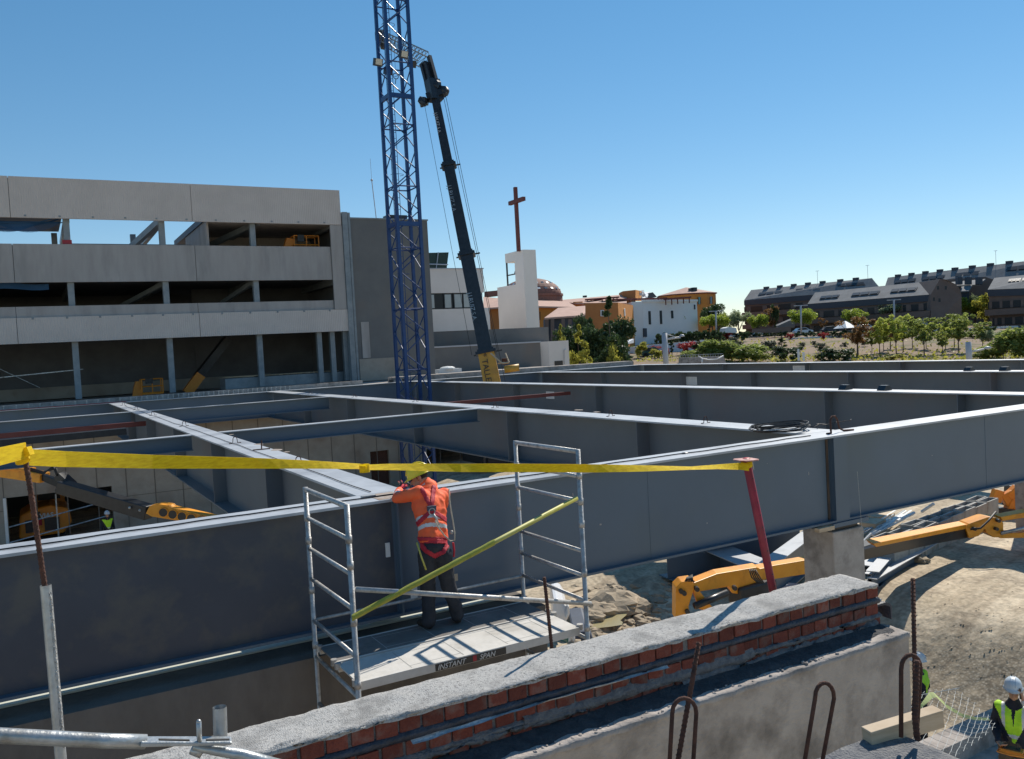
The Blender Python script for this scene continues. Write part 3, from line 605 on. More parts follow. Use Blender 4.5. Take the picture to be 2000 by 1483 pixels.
t = thing('pipe_stub', 'short upright galvanised pipe end beside the slotted rail', 'pipe', P(431,1450,d=2.98))
b = MB(); p0, p1 = P(429,1381,d=2.98), P(431,1455,d=2.98); b.tube([p0,p1],0.0235,22,cap=False); b.tube([p0,p0.lerp(p1,0.7)],0.0205,22,cap=False); b.build('pipe', 'rail', t, smooth=True)
# prop
pt, pb = P(1457,897,y=4.45), P(1512,1165,y=4.60); DP = pt.dot(FWD); ax = (pb-pt).normalized(); pb = pt+ax*2.6
t = thing('steel_prop', 'red steel prop standing behind the brick wall, holding the end of the yellow strap', 'prop', pb)
MB().tube([pt,pb],0.029,16).build('tube', 'red', t, smooth=True)
u1 = (RH*0.98+FH*0.2).normalized(); u2 = (FH*0.95-RH*0.35).normalized(); up = Vector((0.05,0,1)).normalized()
pl = MB(); ring = []
for k in range(16):
    a = 2*math.pi*(k+0.5)/16; q_ = 0.071/max(abs(math.cos(a)),abs(math.sin(a)))**0.85; ring.append(pt+(u1*math.cos(a)+u2*math.sin(a))*q_)
pl.prism(ring,-up*0.008); pl.build('head_plate', 'pink', t)
MB().lathe([(0,0),(0.016,0)],pt+Vector((0,0,0.0015)),14).build('plate_hole', 'dark', t)
b = MB().tube([pt-ax*-0.012,pt+ax*0.055],0.040,16); b.build('strap_wrap', 'strap', t, smooth=True)
MB().tube([pt+ax*0.02+RH*0.036-FH*0.02,pt+ax*0.085+RH*0.034-FH*0.02],0.0035,6).tube([pt+ax*0.03-RH*0.036-FH*0.02,pt+ax*0.07-RH*0.030-FH*0.025],0.0035,6).build('pin', 'rail', t)
b = MB()
for k in range(14): b.ball(pt+ax*(0.15+k*0.1)+(-FH*0.75+RH*0.45)*0.031,0.006,6,4)
b.build('adjusting_holes', 'dark', t)
# strap: (px, py centre, width px, depth, twist)
ks = [(52,893,33,3.02,0.0),(130,897,31,3.2,0.0),(300,902,27,3.55,0.0),(500,905,21,3.95,0.05),(620,908,14,4.2,0.5),(700,911,8,4.35,1.15),(715,913,8,4.37,1.2),(760,912,10,4.42,1.0),(900,914,15,4.55,0.5),(1000,914,16,4.7,0.25),(1150,915,16,4.95,0.15),(1250,915,11,5.25,0.8),(1350,914.5,4,5.5,1.45),(1400,912,7,5.65,1.1),(1445,911,13,DP-0.05,0.4),(1462,913,14,DP-0.05,0.2)]
def ribbon(ks, name, m, label, cat, thick=0.003, sub=5):
    pts = []
    for (a, b2) in zip(ks, ks[1:]):
        for j in range(sub):
            f = j/sub; pts.append([a[i]+(b2[i]-a[i])*f for i in range(5)])
    pts.append(list(ks[-1])); top, bot = [], []
    for px, py, w_, d, tw in pts:
        c = P(px, py, d=d); h = w_/F*d/2; s_ = 0.026*math.sin(tw)
        off = Vector((0,0,1))*h + FH*s_
        top.append(c+off); bot.append(c-off)
    b = MB(); n = len(pts); tk = -FH*thick
    b.add(top+bot+[p+tk for p in top]+[p+tk for p in bot], [f for i in range(n-1) for f in ((i,i+1,n+i+1,n+i),(2*n+i,3*n+i,3*n+i+1,2*n+i+1),(i,2*n+i,2*n+i+1,i+1),(n+i,n+i+1,3*n+i+1,3*n+i))])
    o = b.build(name, m); return tag(o, label, cat)
st = ribbon(ks, 'lifting_strap', 'strap', 'long yellow webbing strap stretched from the left rusty bar to the red prop', 'strap')
t = st
# knot and tail at the left post
k0 = P(47,893,d=2.98)
b = MB()
b.bar(P(50,880,d=2.94),P(-70,908,d=2.6),0.006,0.055,up=(0,0,1),h2=0.06); b.tube([P(38,884,d=2.96),P(45,902,d=2.95)],0.024,12); b.bar(P(30,892,d=2.94),P(60,880,d=2.94),0.03,0.03)
b.build('knot', 'strap', st, smooth=False)
b = MB()
for k in range(3): b.lathe([(0.018+0.004*k,-0.02),(0.018+0.004*k,0.02)],P(712,915,d=4.32),14)
b.build('rolled_fold', 'strap', st, smooth=True)
# ------------------------------------------------------------------ scaffold tower
XL, XR, YF, YB, ZD = 2.43, 4.96, 7.5, 8.83, -3.0
U = 0.264
t = thing('scaffold_tower', 'aluminium mobile scaffold with two ladder frames and a deck, under the worker', 'scaffold', ((XL+XR)/2, (YF+YB)/2, -8.3))
for X, zt in ((XL,-1.34),(XR,-1.11)):
    fr = MB().tube([(X,YF,-8.3),(X,YF,zt)],0.0255,12).build('end_frame', 'scaf', t, smooth=True)
    def sub(bm_, n): return bm_.build(n, 'scaf', fr, smooth=True)
    sub(MB().tube([(X,YB,-8.3),(X,YB,zt)],0.0255,12), 'post')
    k = 7 if X == XR else 6
    lv = [ZD+0.02+U*i for i in (1,2,3,5,6,7)] if X == XR else [ZD+0.02+U*i for i in (1,2.2,3.4,4.4,5.3,6.1)]
    if X == XL: lv = [-2.74,-2.30,-1.98,-1.66,-1.36]
    for z in lv+[ZD-0.12-0.5*i for i in range(9)]:
        sub(MB().tube([(X,YF+0.02,z),(X,YB-0.02,z)],0.021 if z < zt-0.1 else 0.0255,10), 'rung')
    for Y in (YF,YB):
        for z in (ZD+0.0,-2.42,-1.9,-1.66): sub(MB().tube([(X,Y,z-0.035),(X,Y,z+0.035)],0.031,12), 'collar')
        if X == XR: sub(MB().tube([(X,Y,-1.42),(X,Y,-1.36)],0.031,12), 'collar')
MB().tube([(XL+0.02,YF-0.05,-2.11),(XR+0.03,YF-0.05,-2.74)],0.024,12).build('horizontal_brace', 'scaf', t, smooth=True)
pb0, pb1 = P(688,1207,y=YF-0.06), P(1127,973,y=YF-0.06)
MB().tube([pb0,pb1],0.024,12).build('diagonal_brace', 'yellowpaint', t, smooth=True)
g = []
for i in range(60):
    f = i/59*0.6; c = pb0.lerp(pb1,f); row = []
    for j in range(9): a = 2*math.pi*j/8; row.append(c+Vector((0.45*math.sin(a),0,math.cos(a)))*(0.031+0.004*noise.noise(Vector((i*0.2,j,0))))+Vector((0,math.sin(a)*0.03,0)))
    g.append(row)
MB().sheet(g).build('webbing_wrap', 'olive', t, smooth=True)
MB().tube([(XL,YB,-2.74),(XR,YB-0.02,-2.72)],0.018,8).build('rear_brace', 'scaf', t, smooth=True)
for kk, (y0, y1) in enumerate(((7.55,8.15),(8.19,8.76))):
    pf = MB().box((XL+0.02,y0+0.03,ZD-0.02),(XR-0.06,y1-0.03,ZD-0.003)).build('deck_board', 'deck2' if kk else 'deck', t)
    MB().box((XL+0.02,y0,ZD-0.085),(XR-0.06,y0+0.028,ZD)).build('side_rail', 'deck', pf, bevel=0.004)
    MB().box((XL+0.02,y1-0.028,ZD-0.085),(XR-0.06,y1,ZD)).build('side_rail', 'deck', pf, bevel=0.004)
    for Y in (y0+0.04,y1-0.04):
        for X in (XL+0.01,XR-0.03): MB().lathe([(0.0,-0.03),(0.034,-0.03),(0.034,0.03),(0,0.03)],(X,Y,ZD-0.01),10).build('hook', 'scaf', pf)
    for (hx0,hx1) in ((3.0,3.55),(4.05,4.6)): MB().box((hx0,y0+0.05,ZD-0.0028),(hx0+0.008,y1-0.05,ZD-0.0012)).box((hx1,y0+0.05,ZD-0.0028),(hx1+0.008,y1-0.05,ZD-0.0012)).box((hx0,y0+0.10,ZD-0.0026),(hx1,y0+0.106,ZD-0.0014)).box((hx0,y1-0.12,ZD-0.0026),(hx1,y1-0.114,ZD-0.0014)).build('hatch_outline', 'cgrey', pf)
pf = t
x0, x1 = P(850,1297,y=7.548).x, P(988,1262,y=7.548).x
MB().box((x0,7.5475,ZD-0.080),(x1,7.5498,ZD-0.012)).build('name_plate', 'dark', t)
xs0 = x0+0.02
text('INSTANT', 0.072, (xs0,7.5465,ZD-0.071), (1,0,0), (0,0,1), 'letter', t, shear=0.3)
text('SPAN', 0.072, (xs0+0.455,7.5465,ZD-0.071), (1,0,0), (0,0,1), 'letter', t, shear=0.3)
MB().box((xs0+0.385,7.5465,ZD-0.074),(xs0+0.425,7.5474,ZD-0.018)).build('red_mark', 'red', t)
# small pale scraps seen under the girder by the worker's boots
tag(MB().box((3.52,8.805,-2.72),(3.60,8.81,-2.60)).build('paper_scrap','white'), 'small white paper scrap stuck below the girder left of the worker boots', 'paper scrap')
tag(MB().box((3.95,8.80,-2.62),(4.10,8.805,-2.54)).build('label_scrap','wood'), 'small tan label stuck below the girder between the worker legs', 'label scrap')
# ------------------------------------------------------------------ figures
def cone_caps(b, p, q, r1, r2, n=14):
    p, q = Vector(p), Vector(q); L_ = (q-p).length; k = max(2, int(L_/(min(r1,r2)*0.6)))
    k = min(k, 30)
    for i in range(k+1):
        f = i/k; b.ball(p.lerp(q,f), r1+(r2-r1)*f, n, 8)
def remesh(b, name, m, parent, vox, smooth=4, mats=None, pick=None):
    me = bpy.data.meshes.new(name); base = root_loc(parent); me.from_pydata([v-base for v in b.v], [], b.f)
    o = bpy.data.objects.new(name, me); C.objects.link(o)
    md = o.modifiers.new('r', 'REMESH'); md.mode = 'VOXEL'; md.voxel_size = vox
    sm = o.modifiers.new('s', 'SMOOTH'); sm.iterations = smooth; sm.factor = 0.5
    dg = bpy.context.evaluated_depsgraph_get(); dg.update(); nm = bpy.data.meshes.new_from_object(o.evaluated_get(dg))
    bpy.data.objects.remove(o); nm.name = name; nm.materials.clear()
    for mm in [m]+(mats or []): nm.materials.append(M[mm])
    for p in nm.polygons:
        p.use_smooth = True
        if pick: p.material_index = pick(p.center+base)
    o = bpy.data.objects.new(name, nm); C.objects.link(o); o.parent = parent; return o
def patch(src, pred, off, m, name, parent):
    base = root_loc(parent); me = src.data; keep = [p for p in me.polygons if pred(p.center+base, p.normal)]
    idx = {}; b = MB()
    for p in keep:
        for i in p.vertices:
            if i not in idx: idx[i] = len(b.v); b.v.append(me.vertices[i].co+base+me.vertices[i].normal*off)
    b.f = [tuple(idx[i] for i in p.vertices) for p in keep]
    # skirt down so that the strap has thickness
    edges = {}
    for f in b.f:
        for i in range(len(f)): e = (f[i], f[(i+1)%len(f)]); edges[e] = edges.get(e, 0)+1
    inv = {v: k for k, v in idx.items()}; low = {}
    for (i, j) in list(edges):
        if (j, i) not in edges:
            for k in (i, j):
                if k not in low: low[k] = len(b.v); b.v.append(me.vertices[inv[k]].co+base-me.vertices[inv[k]].normal*0.004)
            b.f.append((j, i, low[i], low[j]))
    if not b.f: return None
    return b.build(name, m, parent, smooth=True)
def hand(b, w_, d, out, curl, s=1.0, rnd=0.0):
    "palm and five separate fingers from wrist w_ along d, palm normal out"
    w_ = Vector(w_); d = Vector(d).normalized(); out = Vector(out); out = (out-d*out.dot(d)).normalized(); sd = d.cross(out)
    for i in range(4):
        o_ = (i-1.5)*0.019*s; cone_caps(b, w_+sd*o_*0.6, w_+d*0.085*s+sd*o_, 0.015*s, 0.0125*s, 8)
    for i, ln in enumerate((0.070,0.078,0.073,0.058)):
        o_ = (i-1.5)*0.021*s; p = w_+d*0.088*s+sd*o_; dd = d; a = curl*(0.5+0.08*i)
        for sgm in (0.45,0.32,0.23):
            dd = (dd*math.cos(a)+out*math.sin(a)); dd.normalize(); q_ = p+dd*ln*sgm*s*1.15; cone_caps(b, p, q_, 0.0088*s, 0.0078*s, 8); p = q_; 
            nn = out-dd*out.dot(dd); out_l = nn.normalized() if nn.length > 1e-3 else out
            a = curl*0.8; out = out_l
        out = Vector(out)
    p = w_+d*0.025*s-sd*0.03*s; q_ = p+(d*0.6-sd*0.6+out*0.5).normalized()*0.04*s; cone_caps(b, p, q_, 0.0125*s, 0.010*s, 8); cone_caps(b, q_, q_+(d*0.9+out*0.4).normalized()*0.03*s, 0.0098*s, 0.008*s, 8)
def head_geo(b, hc, fwd, up, s=1.0):
    hc = Vector(hc); fwd = Vector(fwd).normalized(); up = Vector(up).normalized(); rt = fwd.cross(up).normalized()
    def el(c, rx, ry, rz):
        n0 = len(b.v); b.ball((0,0,0), 1, 16, 12)
        for i in range(n0, len(b.v)): v = b.v[i]; b.v[i] = c+rt*v.x*rx+fwd*v.y*ry+up*v.z*rz
    el(hc+up*0.02*s, 0.077*s, 0.095*s, 0.098*s); el(hc+fwd*0.025*s-up*0.055*s, 0.058*s, 0.070*s, 0.068*s)
    el(hc+fwd*0.068*s-up*0.09*s, 0.028*s, 0.026*s, 0.024*s)
    cone_caps(b, hc+fwd*0.093*s+up*0.005*s, hc+fwd*0.112*s-up*0.035*s, 0.009*s, 0.014*s, 8)
    cone_caps(b, hc+fwd*0.088*s+rt*0.03*s+up*0.018*s, hc+fwd*0.088*s-rt*0.03*s+up*0.018*s, 0.011*s, 0.011*s, 8)
    cone_caps(b, hc+fwd*0.090*s+rt*0.018*s-up*0.062*s, hc+fwd*0.090*s-rt*0.018*s-up*0.062*s, 0.008*s, 0.008*s, 8)
    for sg in (-1,1): el(hc+rt*sg*0.078*s-up*0.012*s-fwd*0.005*s, 0.012*s, 0.020*s, 0.032*s)
def helmet(parent, hc, fwd, up, m, s=1.0):
    hc = Vector(hc); fwd = Vector(fwd).normalized(); up = Vector(up).normalized(); rt = fwd.cross(up).normalized(); fwd = up.cross(rt).normalized()
    b = MB(); n = 28
    prof = [(0.0,0.168),(0.035,0.165),(0.07,0.150),(0.098,0.120),(0.112,0.080),(0.117,0.045),(0.120,0.030)]
    for r, z in prof:
        for k in range(n):
            a = 2*math.pi*k/n; e = 1.0; rx = r*0.96; ry = r*1.14; b.v.append(hc+(rt*math.cos(a)*rx+fwd*math.sin(a)*ry+up*(z-0.01))*s)
    for k in range(n):
        a = 2*math.pi*k/n; f = max(0, math.sin(a)); ex = 0.012+0.045*f**1.5; b.v.append(hc+(rt*math.cos(a)*(0.115+0.012)+fwd*math.sin(a)*(0.137+ex)+up*(0.014-0.018*f))*s)
    for k in range(n):
        a = 2*math.pi*k/n; f = max(0, math.sin(a)); b.v.append(hc+(rt*math.cos(a)*0.108+fwd*math.sin(a)*0.126+up*0.012)*s)
    for i in range(len(prof)+1):
        for k in range(n): b.f.append((i*n+k, i*n+(k+1)%n, (i+1)*n+(k+1)%n, (i+1)*n+k))
    o = b.build('helmet', m, parent, smooth=True)
    b = MB(); 
    for sg in (-0.03,0.0,0.03): b.tube([hc+(rt*sg*1.0+fwd*0.142*math.cos(a)+up*(0.012+0.152*math.sin(a)))*s for a in [R_(20+14*j) for j in range(11)]],0.005*s,6)
    b.build('helmet_rib', m, o, smooth=True); return o
def figure(name, label, J, coat, coatmats=(), coatpick=None, legs='trous', vox=0.011, hel='yellow_helmet', handm=None, hl=(0,0,1), grp=None, coatr=1.0):
    V = {k: Vector(v) for k, v in J.items() if hasattr(v, '__len__')}
    root = thing('person', label, 'person', Vector(((V['ankleL'].x+V['ankleR'].x)/2, (V['ankleL'].y+V['ankleR'].y)/2, min(V['ankleL'].z,V['ankleR'].z)-0.09)), grp)
    b = MB(); acr = (V['shL']-V['shR']).normalized(); hu = (V['head']-V['neck']).normalized()
    cone_caps(b, V['neck']-hu*0.05, V['head']-hu*0.03, 0.058, 0.055); head_geo(b, V['head'], V['face'], V['up'])
    for o_ in (-0.055,0.0,0.055):
        cone_caps(b, V['pelvis']+acr*o_, V['waist']+acr*o_, 0.10, 0.09); cone_caps(b, V['waist']+acr*o_, V['chest']+acr*o_*1.2, 0.09, 0.105)
    cone_caps(b, V['chest'], V['neck'], 0.10, 0.06)
    for s_ in 'LR':
        cone_caps(b, V['chest']+(V['sh'+s_]-V['chest'])*0.5, V['sh'+s_], 0.08, 0.055); cone_caps(b, V['sh'+s_], V['el'+s_], 0.05, 0.038); cone_caps(b, V['el'+s_], V['wr'+s_], 0.038, 0.026)
        cone_caps(b, V['hip'+s_], V['kn'+s_], 0.078, 0.052); cone_caps(b, V['kn'+s_], V['ankle'+s_], 0.052, 0.038)
        cone_caps(b, V['ankle'+s_]-Vector((0,0,0.03)), V['ankle'+s_]+V['toe'+s_]*0.15-Vector((0,0,0.05)), 0.038, 0.032)
        cu = J.get('curl'+s_, 0.5); hand(b, V['wr'+s_], V['hd'+s_], V['pn'+s_], cu)
    body = remesh(b, 'body', 'skin', root, min(vox,0.0075), 2)
    # coat
    b = MB(); k = coatr
    for o_ in (-0.06,0.0,0.06):
        cone_caps(b, V['hem']+acr*o_, V['waist']+acr*o_, 0.115*k, 0.112*k); cone_caps(b, V['waist']+acr*o_, V['chest']+acr*o_*1.3, 0.112*k, 0.13*k)
    cone_caps(b, V['chest']+acr*0.06, V['neck']+acr*0.02-hu*0.03, 0.12*k, 0.075*k); cone_caps(b, V['chest']-acr*0.06, V['neck']-acr*0.02-hu*0.03, 0.12*k, 0.075*k); cone_caps(b, V['neck']-hu*0.02, V['neck']+hu*0.03, 0.072, 0.07)
    for s_ in 'LR':
        cone_caps(b, V['chest']+(V['sh'+s_]-V['chest'])*0.5, V['sh'+s_], 0.10*k, 0.075*k); cone_caps(b, V['sh'+s_], V['el'+s_], 0.073*k, 0.058*k); cone_caps(b, V['el'+s_], V['wr'+s_].lerp(V['el'+s_],0.08), 0.058*k, 0.043*k)
    for v in b.v:
        q_ = v*9; v += Vector((noise.noise(q_), noise.noise(q_+Vector((5,0,0))), noise.noise(q_+Vector((0,7,0)))))*0.015; q_ = Vector((v.x*22,v.y*22,v.z*11)); v += Vector((noise.noise(q_), noise.noise(q_+Vector((5,0,0))), 0))*0.009
    cz = remesh(b, 'jacket', coat, root, vox, 3, list(coatmats), coatpick)
    b = MB()
    for o_ in (-0.05,0.0,0.05): cone_caps(b, V['pelvis']+acr*o_, V['pelvis'].lerp(V['waist'],0.6)+acr*o_, 0.115, 0.108)
    for s_ in 'LR': cone_caps(b, V['hip'+s_], V['kn'+s_], 0.108, 0.086); cone_caps(b, V['kn'+s_], V['ankle'+s_]+Vector((0,0,0.0)), 0.084, 0.080)
    for v in b.v:
        q_ = v*8; v += Vector((noise.noise(q_), noise.noise(q_+Vector((5,0,0))), noise.noise(q_+Vector((0,7,0)))))*0.015; q_ = Vector((v.x*20,v.y*20,v.z*12)); v += Vector((noise.noise(q_), noise.noise(q_+Vector((5,0,0))), 0))*0.010
    tr = remesh(b, 'trousers', legs, root, vox, 3)
    for s_ in 'LR':
        b = MB(); a_ = V['ankle'+s_]; to = V['toe'+s_].normalized()
        cone_caps(b, a_-Vector((0,0,-0.02)), a_-Vector((0,0,0.045)), 0.052, 0.048); cone_caps(b, a_-Vector((0,0,0.045)), a_+to*0.16-Vector((0,0,0.052)), 0.046, 0.040)
        b.v = [Vector((v.x,v.y,max(v.z, a_.z-0.09))) for v in b.v]; remesh(b, 'boot', 'boot', root, vox, 2)
    hu2 = V['up'].normalized()
    helmet(root, V['head'], V['face'], hu2, {'yellow_helmet':'hel','white_helmet':'helw'}[hel])
    fw = V['face'].normalized(); rt = fw.cross(hu2)
    b = MB(); hc = V['head']
    n0 = len(b.v); b.ball((0,0,0),1,18,12)
    for i in range(n0,len(b.v)): v = b.v[i]; b.v[i] = hc+rt*v.x*0.081+fw*(v.y*0.092-0.012)+hu2*(v.z*0.085+0.012)
    b.v = [v if (v-hc).dot(fw) < 0.055 or (v-hc).dot(hu2) > 0.05 else v-fw*0.02 for v in b.v]
    b.build('hair', 'hair', root, smooth=True)
    b = MB()
    for sg in (-1,1): b.ball(hc+rt*sg*0.031*1.0+fw*0.094+hu2*0.002,0.0085,8,6)
    b.build('eyes', 'dark', root, smooth=True)
    return root, body, cz, tr
def up_(px,py,y): return P(px,py,y=y)
RT = ROT.transposed()
def proj(c):
    q = RT @ c; return 1000+F*q.x/-q.z, 741.5-F*q.y/-q.z
# the worker on the scaffold
J = dict(head=P(819,931,y=8.86), neck=P(836,948,y=8.78), chest=P(838,988,y=8.66), waist=P(844,1028,y=8.55), hem=P(846,1047,y=8.52), pelvis=P(848,1068,y=8.49),
 shL=P(817,963,y=8.62), shR=P(866,966,y=8.78), elL=P(776,973,y=8.82), elR=P(863,990,y=9.02), wrL=P(780,958,y=9.06), wrR=P(812,962,y=9.13),
 hipL=P(833,1084,y=8.50), hipR=P(865,1083,y=8.46), knL=P(836,1150,y=8.60), knR=P(876,1146,y=8.53))
J['ankleL'] = Vector((3.60,8.52,-2.905)); J['ankleR'] = Vector((3.93,8.50,-2.905)); J['toeL'] = Vector((-0.25,0.95,0)); J['toeR'] = Vector((0.25,0.95,0))
J['face'] = Vector((-0.80,0.42,-0.42)); J['up'] = Vector((-0.25,0.22,0.93)); J['hdL'] = Vector((0.45,0.6,0.25)); J['pnL'] = Vector((0.6,-0.1,-0.7)); J['hdR'] = Vector((-0.7,0.6,0.25)); J['pnR'] = Vector((-0.2,0.3,-0.9))
J['curlL'] = 0.75; J['curlR'] = 0.7
wz, cz_ = J['waist'], J['chest']; bd = (cz_-wz).normalized()
def pick_w(c):
    h = (c-J['hem']).dot(bd); lat = (c-J['shL']); 
    if (c-J['elL']).length < 0.34 and (c-J['shL']).length > 0.17:
        f = (c-J['elL']).dot((J['wrL']-J['elL']).normalized())
        return 1 if 0.05 < f < 0.085 or 0.115 < f < 0.15 else 0
    if (c-J['shR']).length > 0.2 and (c-J['hem']).length > 0.4 and c.y > 8.8: return 0
    return 1 if (0.055 < h < 0.095 or 0.15 < h < 0.19) else 0
wk, body, jk, trs = figure('person', 'worker in orange jacket, yellow helmet and red harness leaning on the near girder', J, 'hiviso', ('reflect',), pick_w, vox=0.010, coatr=1.07)
def seg_d(p, a, b2):
    ax_, ay = a; bx, by = b2; dx, dy = bx-ax_, by-ay; t_ = max(0, min(1, ((p[0]-ax_)*dx+(p[1]-ay)*dy)/(dx*dx+dy*dy)))
    return math.hypot(p[0]-ax_-t_*dx, p[1]-ay-t_*dy)
def on(lines, wd):
    def f(c, n):
        if n.y > 0.25: return False
        q = proj(c); return any(seg_d(q, a, b2) < wd for a, b2 in lines)
    return f
patch(jk, on([((824,957),(842,992))],3.9), 0.007, 'harn', 'harness_strap', wk); patch(jk, on([((847,952),(843,990))],3.9), 0.008, 'harn', 'harness_strap', wk)
patch(jk, on([((843,997),(815,1024)),((843,997),(872,1016))],3.9), 0.0075, 'harn', 'harness_waist_strap', wk)
patch(trs, on([((818,1056),(872,1058)),((820,1060),(832,1076)),((832,1076),(849,1086)),((849,1086),(866,1078)),((866,1078),(875,1062))],4.2), 0.008, 'harn', 'harness_leg_loop', wk)
patch(jk, on([((818,1053),(874,1053))],3.6), 0.007, 'harn', 'harness_belt', wk)
dr = P(843,999,y=8.47)
b = MB().tube([dr+Vector((0.035*math.cos(a),-0.01,0.035*math.sin(a))) for a in [2*math.pi*k/14 for k in range(15)]],0.006,8); b.build('d_ring', 'scaf', wk, smooth=True)
MB().bar(dr+Vector((-0.05,0.0,0.035)),dr+Vector((0.055,0.0,0.03)),0.02,0.055).build('back_pad', 'deckb', wk, bevel=0.004)
MB().tube([dr+Vector((0.01,-0.02,-0.03)),dr+Vector((0.04,-0.03,-0.09)),dr+Vector((0.06,-0.03,-0.15))],0.013,8).build('carabiner', 'scaf', wk, smooth=True)
MB().tube([P(850,1017,y=8.40),P(856,1030,y=8.39),P(868,1046,y=8.37),P(880,1057,y=8.37),P(888,1055,y=8.37),P(888,1040,y=8.38),P(885,1020,y=8.40),P(881,998,y=8.42),P(878,975,y=8.45),P(877,955,y=8.47)],0.0075,8).build('lanyard', 'rope', wk, smooth=True)
MB().tube([P(814,1060,y=8.38),P(822,1085,y=8.36),P(832,1113,y=8.36)],0.010,8).build('hammer_handle', 'yellowpaint', wk, smooth=True)
MB().tube([P(885,1060,y=8.42),P(887,1075,y=8.42),P(886,1088,y=8.42)],0.012,6).build('hanging_strap', 'harn', wk)
MB().ball(P(882,1040,y=8.40),0.022,8,6).build('snap_hook', 'scaf', wk, smooth=True)
# gloves over the hands, dark hand tool
for s_ in 'LR':
    b = MB(); hand(b, J['wr'+s_], J['hd'+s_], J['pn'+s_], 0.75 if s_ == 'L' else 0.7, 1.0)
    c0 = J['wr'+s_]; b.v = [c0+(v-c0)*1.05 for v in b.v]; cone_caps(b, c0.lerp(J['el'+s_],0.12), c0, 0.036, 0.032); remesh(b, 'glove', 'glove', wk, 0.006, 2)
tag(MB().tube([P(778,954,y=9.12),P(785,944,y=9.13),P(794,942,y=9.13),P(801,947,y=9.12),P(803,958,y=9.12)],0.010,8).build('hand_tool', 'black', smooth=True), 'curved black hand tool held in the red gloves of the orange worker', 'tool')
# ground crew in yellow vests
def vestpick(J):
    up = (J['neck']-J['hem']).normalized()
    def f(c):
        a = (c-J['chest']); 
        for s_ in 'LR':
            sh = J['sh'+s_]; ou = (sh-J['neck']); ou.normalize()
            if (c-sh).dot(ou) > 0.02 or ((c-J['el'+s_]).length < 0.2 and (c-J['waist']).length > 0.23): return 1
        h = (c-J['hem']).dot(up)
        fr = (c-J['neck']); vneck = J.get('front')
        if vneck is not None and fr.dot(vneck) > 0.03 and abs(fr.dot((J['shL']-J['shR']).normalized())) < 0.036*(1-min(1,(-fr.z)/0.30)) : return 1
        if (c-J['neck']).length < 0.115: return 1
        if 0.14 < h < 0.19: return 2
        if vneck is not None and h > 0.19 and 0.10 < abs((c-J['neck']).dot((J['shL']-J['shR']).normalized())) < 0.145: return 2
        return 0
    return f
def stand(head, facing, H=1.66):
    "a standing pose hung from the head point, facing a horizontal direction"
    f = Vector(facing); f.z = 0; f.normalize(); l = Vector((-f.y, f.x, 0)); h = Vector(head)
    def A(fw, lf, dz): return h+f*fw+l*lf+Vector((0,0,dz))
    return dict(head=h, neck=A(-0.02,0,-0.20), chest=A(-0.03,0,-0.40), waist=A(-0.01,0,-0.62), hem=A(0,0,-0.80), pelvis=A(0,0,-0.78), shL=A(-0.03,0.19,-0.29), shR=A(-0.03,-0.19,-0.29),
      elL=A(-0.05,0.27,-0.57), elR=A(-0.05,-0.27,-0.57), wrL=A(0.06,0.27,-0.82), wrR=A(0.06,-0.27,-0.82), hipL=A(0,0.10,-0.82), hipR=A(0,-0.10,-0.82), knL=A(0.03,0.12,-1.2), knR=A(0.03,-0.12,-1.2),
      ankleL=A(-0.02,0.13,-H+0.1), ankleR=A(-0.02,-0.13,-H+0.1), toeL=f+l*0.2, toeR=f-l*0.2, face=f+Vector((0,0,-0.15)), up=Vector((0,0,1)), hdL=Vector((0,0,-1))+f*0.2, pnL=-l, hdR=Vector((0,0,-1))+f*0.2, pnR=l, front=f)
h = P(1979,1345,d=11.7); f = Vector((-h.x*0.8-0.9, -h.y*0.8+1.2, 0)).normalized(); l = Vector((-f.y,f.x,0))
J2 = stand(h, f); J2['elL'] = J2['shL']+l*0.16+f*0.06+Vector((0,0,-0.21)); J2['wrL'] = h+l*0.125+f*0.08+Vector((0,0,-0.10)); J2['hdL'] = Vector((0,0,1))-l*0.2; J2['pnL'] = -l; J2['curlL'] = 0.5
J2['elR'] = J2['shR']-l*0.07-f*0.05+Vector((0,0,-0.27)); J2['wrR'] = J2['waist']+f*0.26-l*0.16+Vector((0,0,-0.06)); J2['hdR'] = f*0.8+l*0.6; J2['pnR'] = Vector((0,0,1)); J2['face'] = f*0.9+l*0.15+Vector((0,0,-0.35))
p2, _, j2, _ = figure('person', 'man in white helmet and yellow vest talking on a phone at the bottom right corner', J2, 'hivisy', ('navy','reflect'), vestpick(J2), legs='khaki', vox=0.012, hel='white_helmet')
ph = J2['wrL']+Vector((0,0,0.08))-l*0.03; tag(MB().bar(ph-Vector((0,0,0.07)),ph+Vector((0,0,0.07)),0.02,0.06,up=f).build('phone','dark',bevel=0.003), 'dark phone held to the ear of the man in the white helmet', 'phone')
cc = J2['waist']+f*0.30+Vector((0,0,-0.13))
t = thing('remote_control', 'orange crane remote control box held at the waist of the man in the white helmet', 'remote control', cc)
MB().bar(cc-l*0.14,cc+l*0.14,0.14,0.07).build('case', 'orangedk', t, bevel=0.012)
MB().bar(cc-l*0.10+Vector((0,0,0.04)),cc+l*0.10+Vector((0,0,0.04)),0.10,0.02).tube([cc-l*0.06+Vector((0,0,0.04)),cc-l*0.06+Vector((0,0,0.09))],0.010,8).tube([cc+l*0.06+Vector((0,0,0.04)),cc+l*0.06+Vector((0,0,0.09))],0.010,8).build('levers', 'dark', t)
MB().tube([cc-l*0.15+Vector((0,0,0.0)),cc-l*0.16+f*0.10,cc+f*0.13,cc+l*0.16+f*0.10,cc+l*0.15],0.011,8).build('guard_bar', 'orangedk', t, smooth=True)
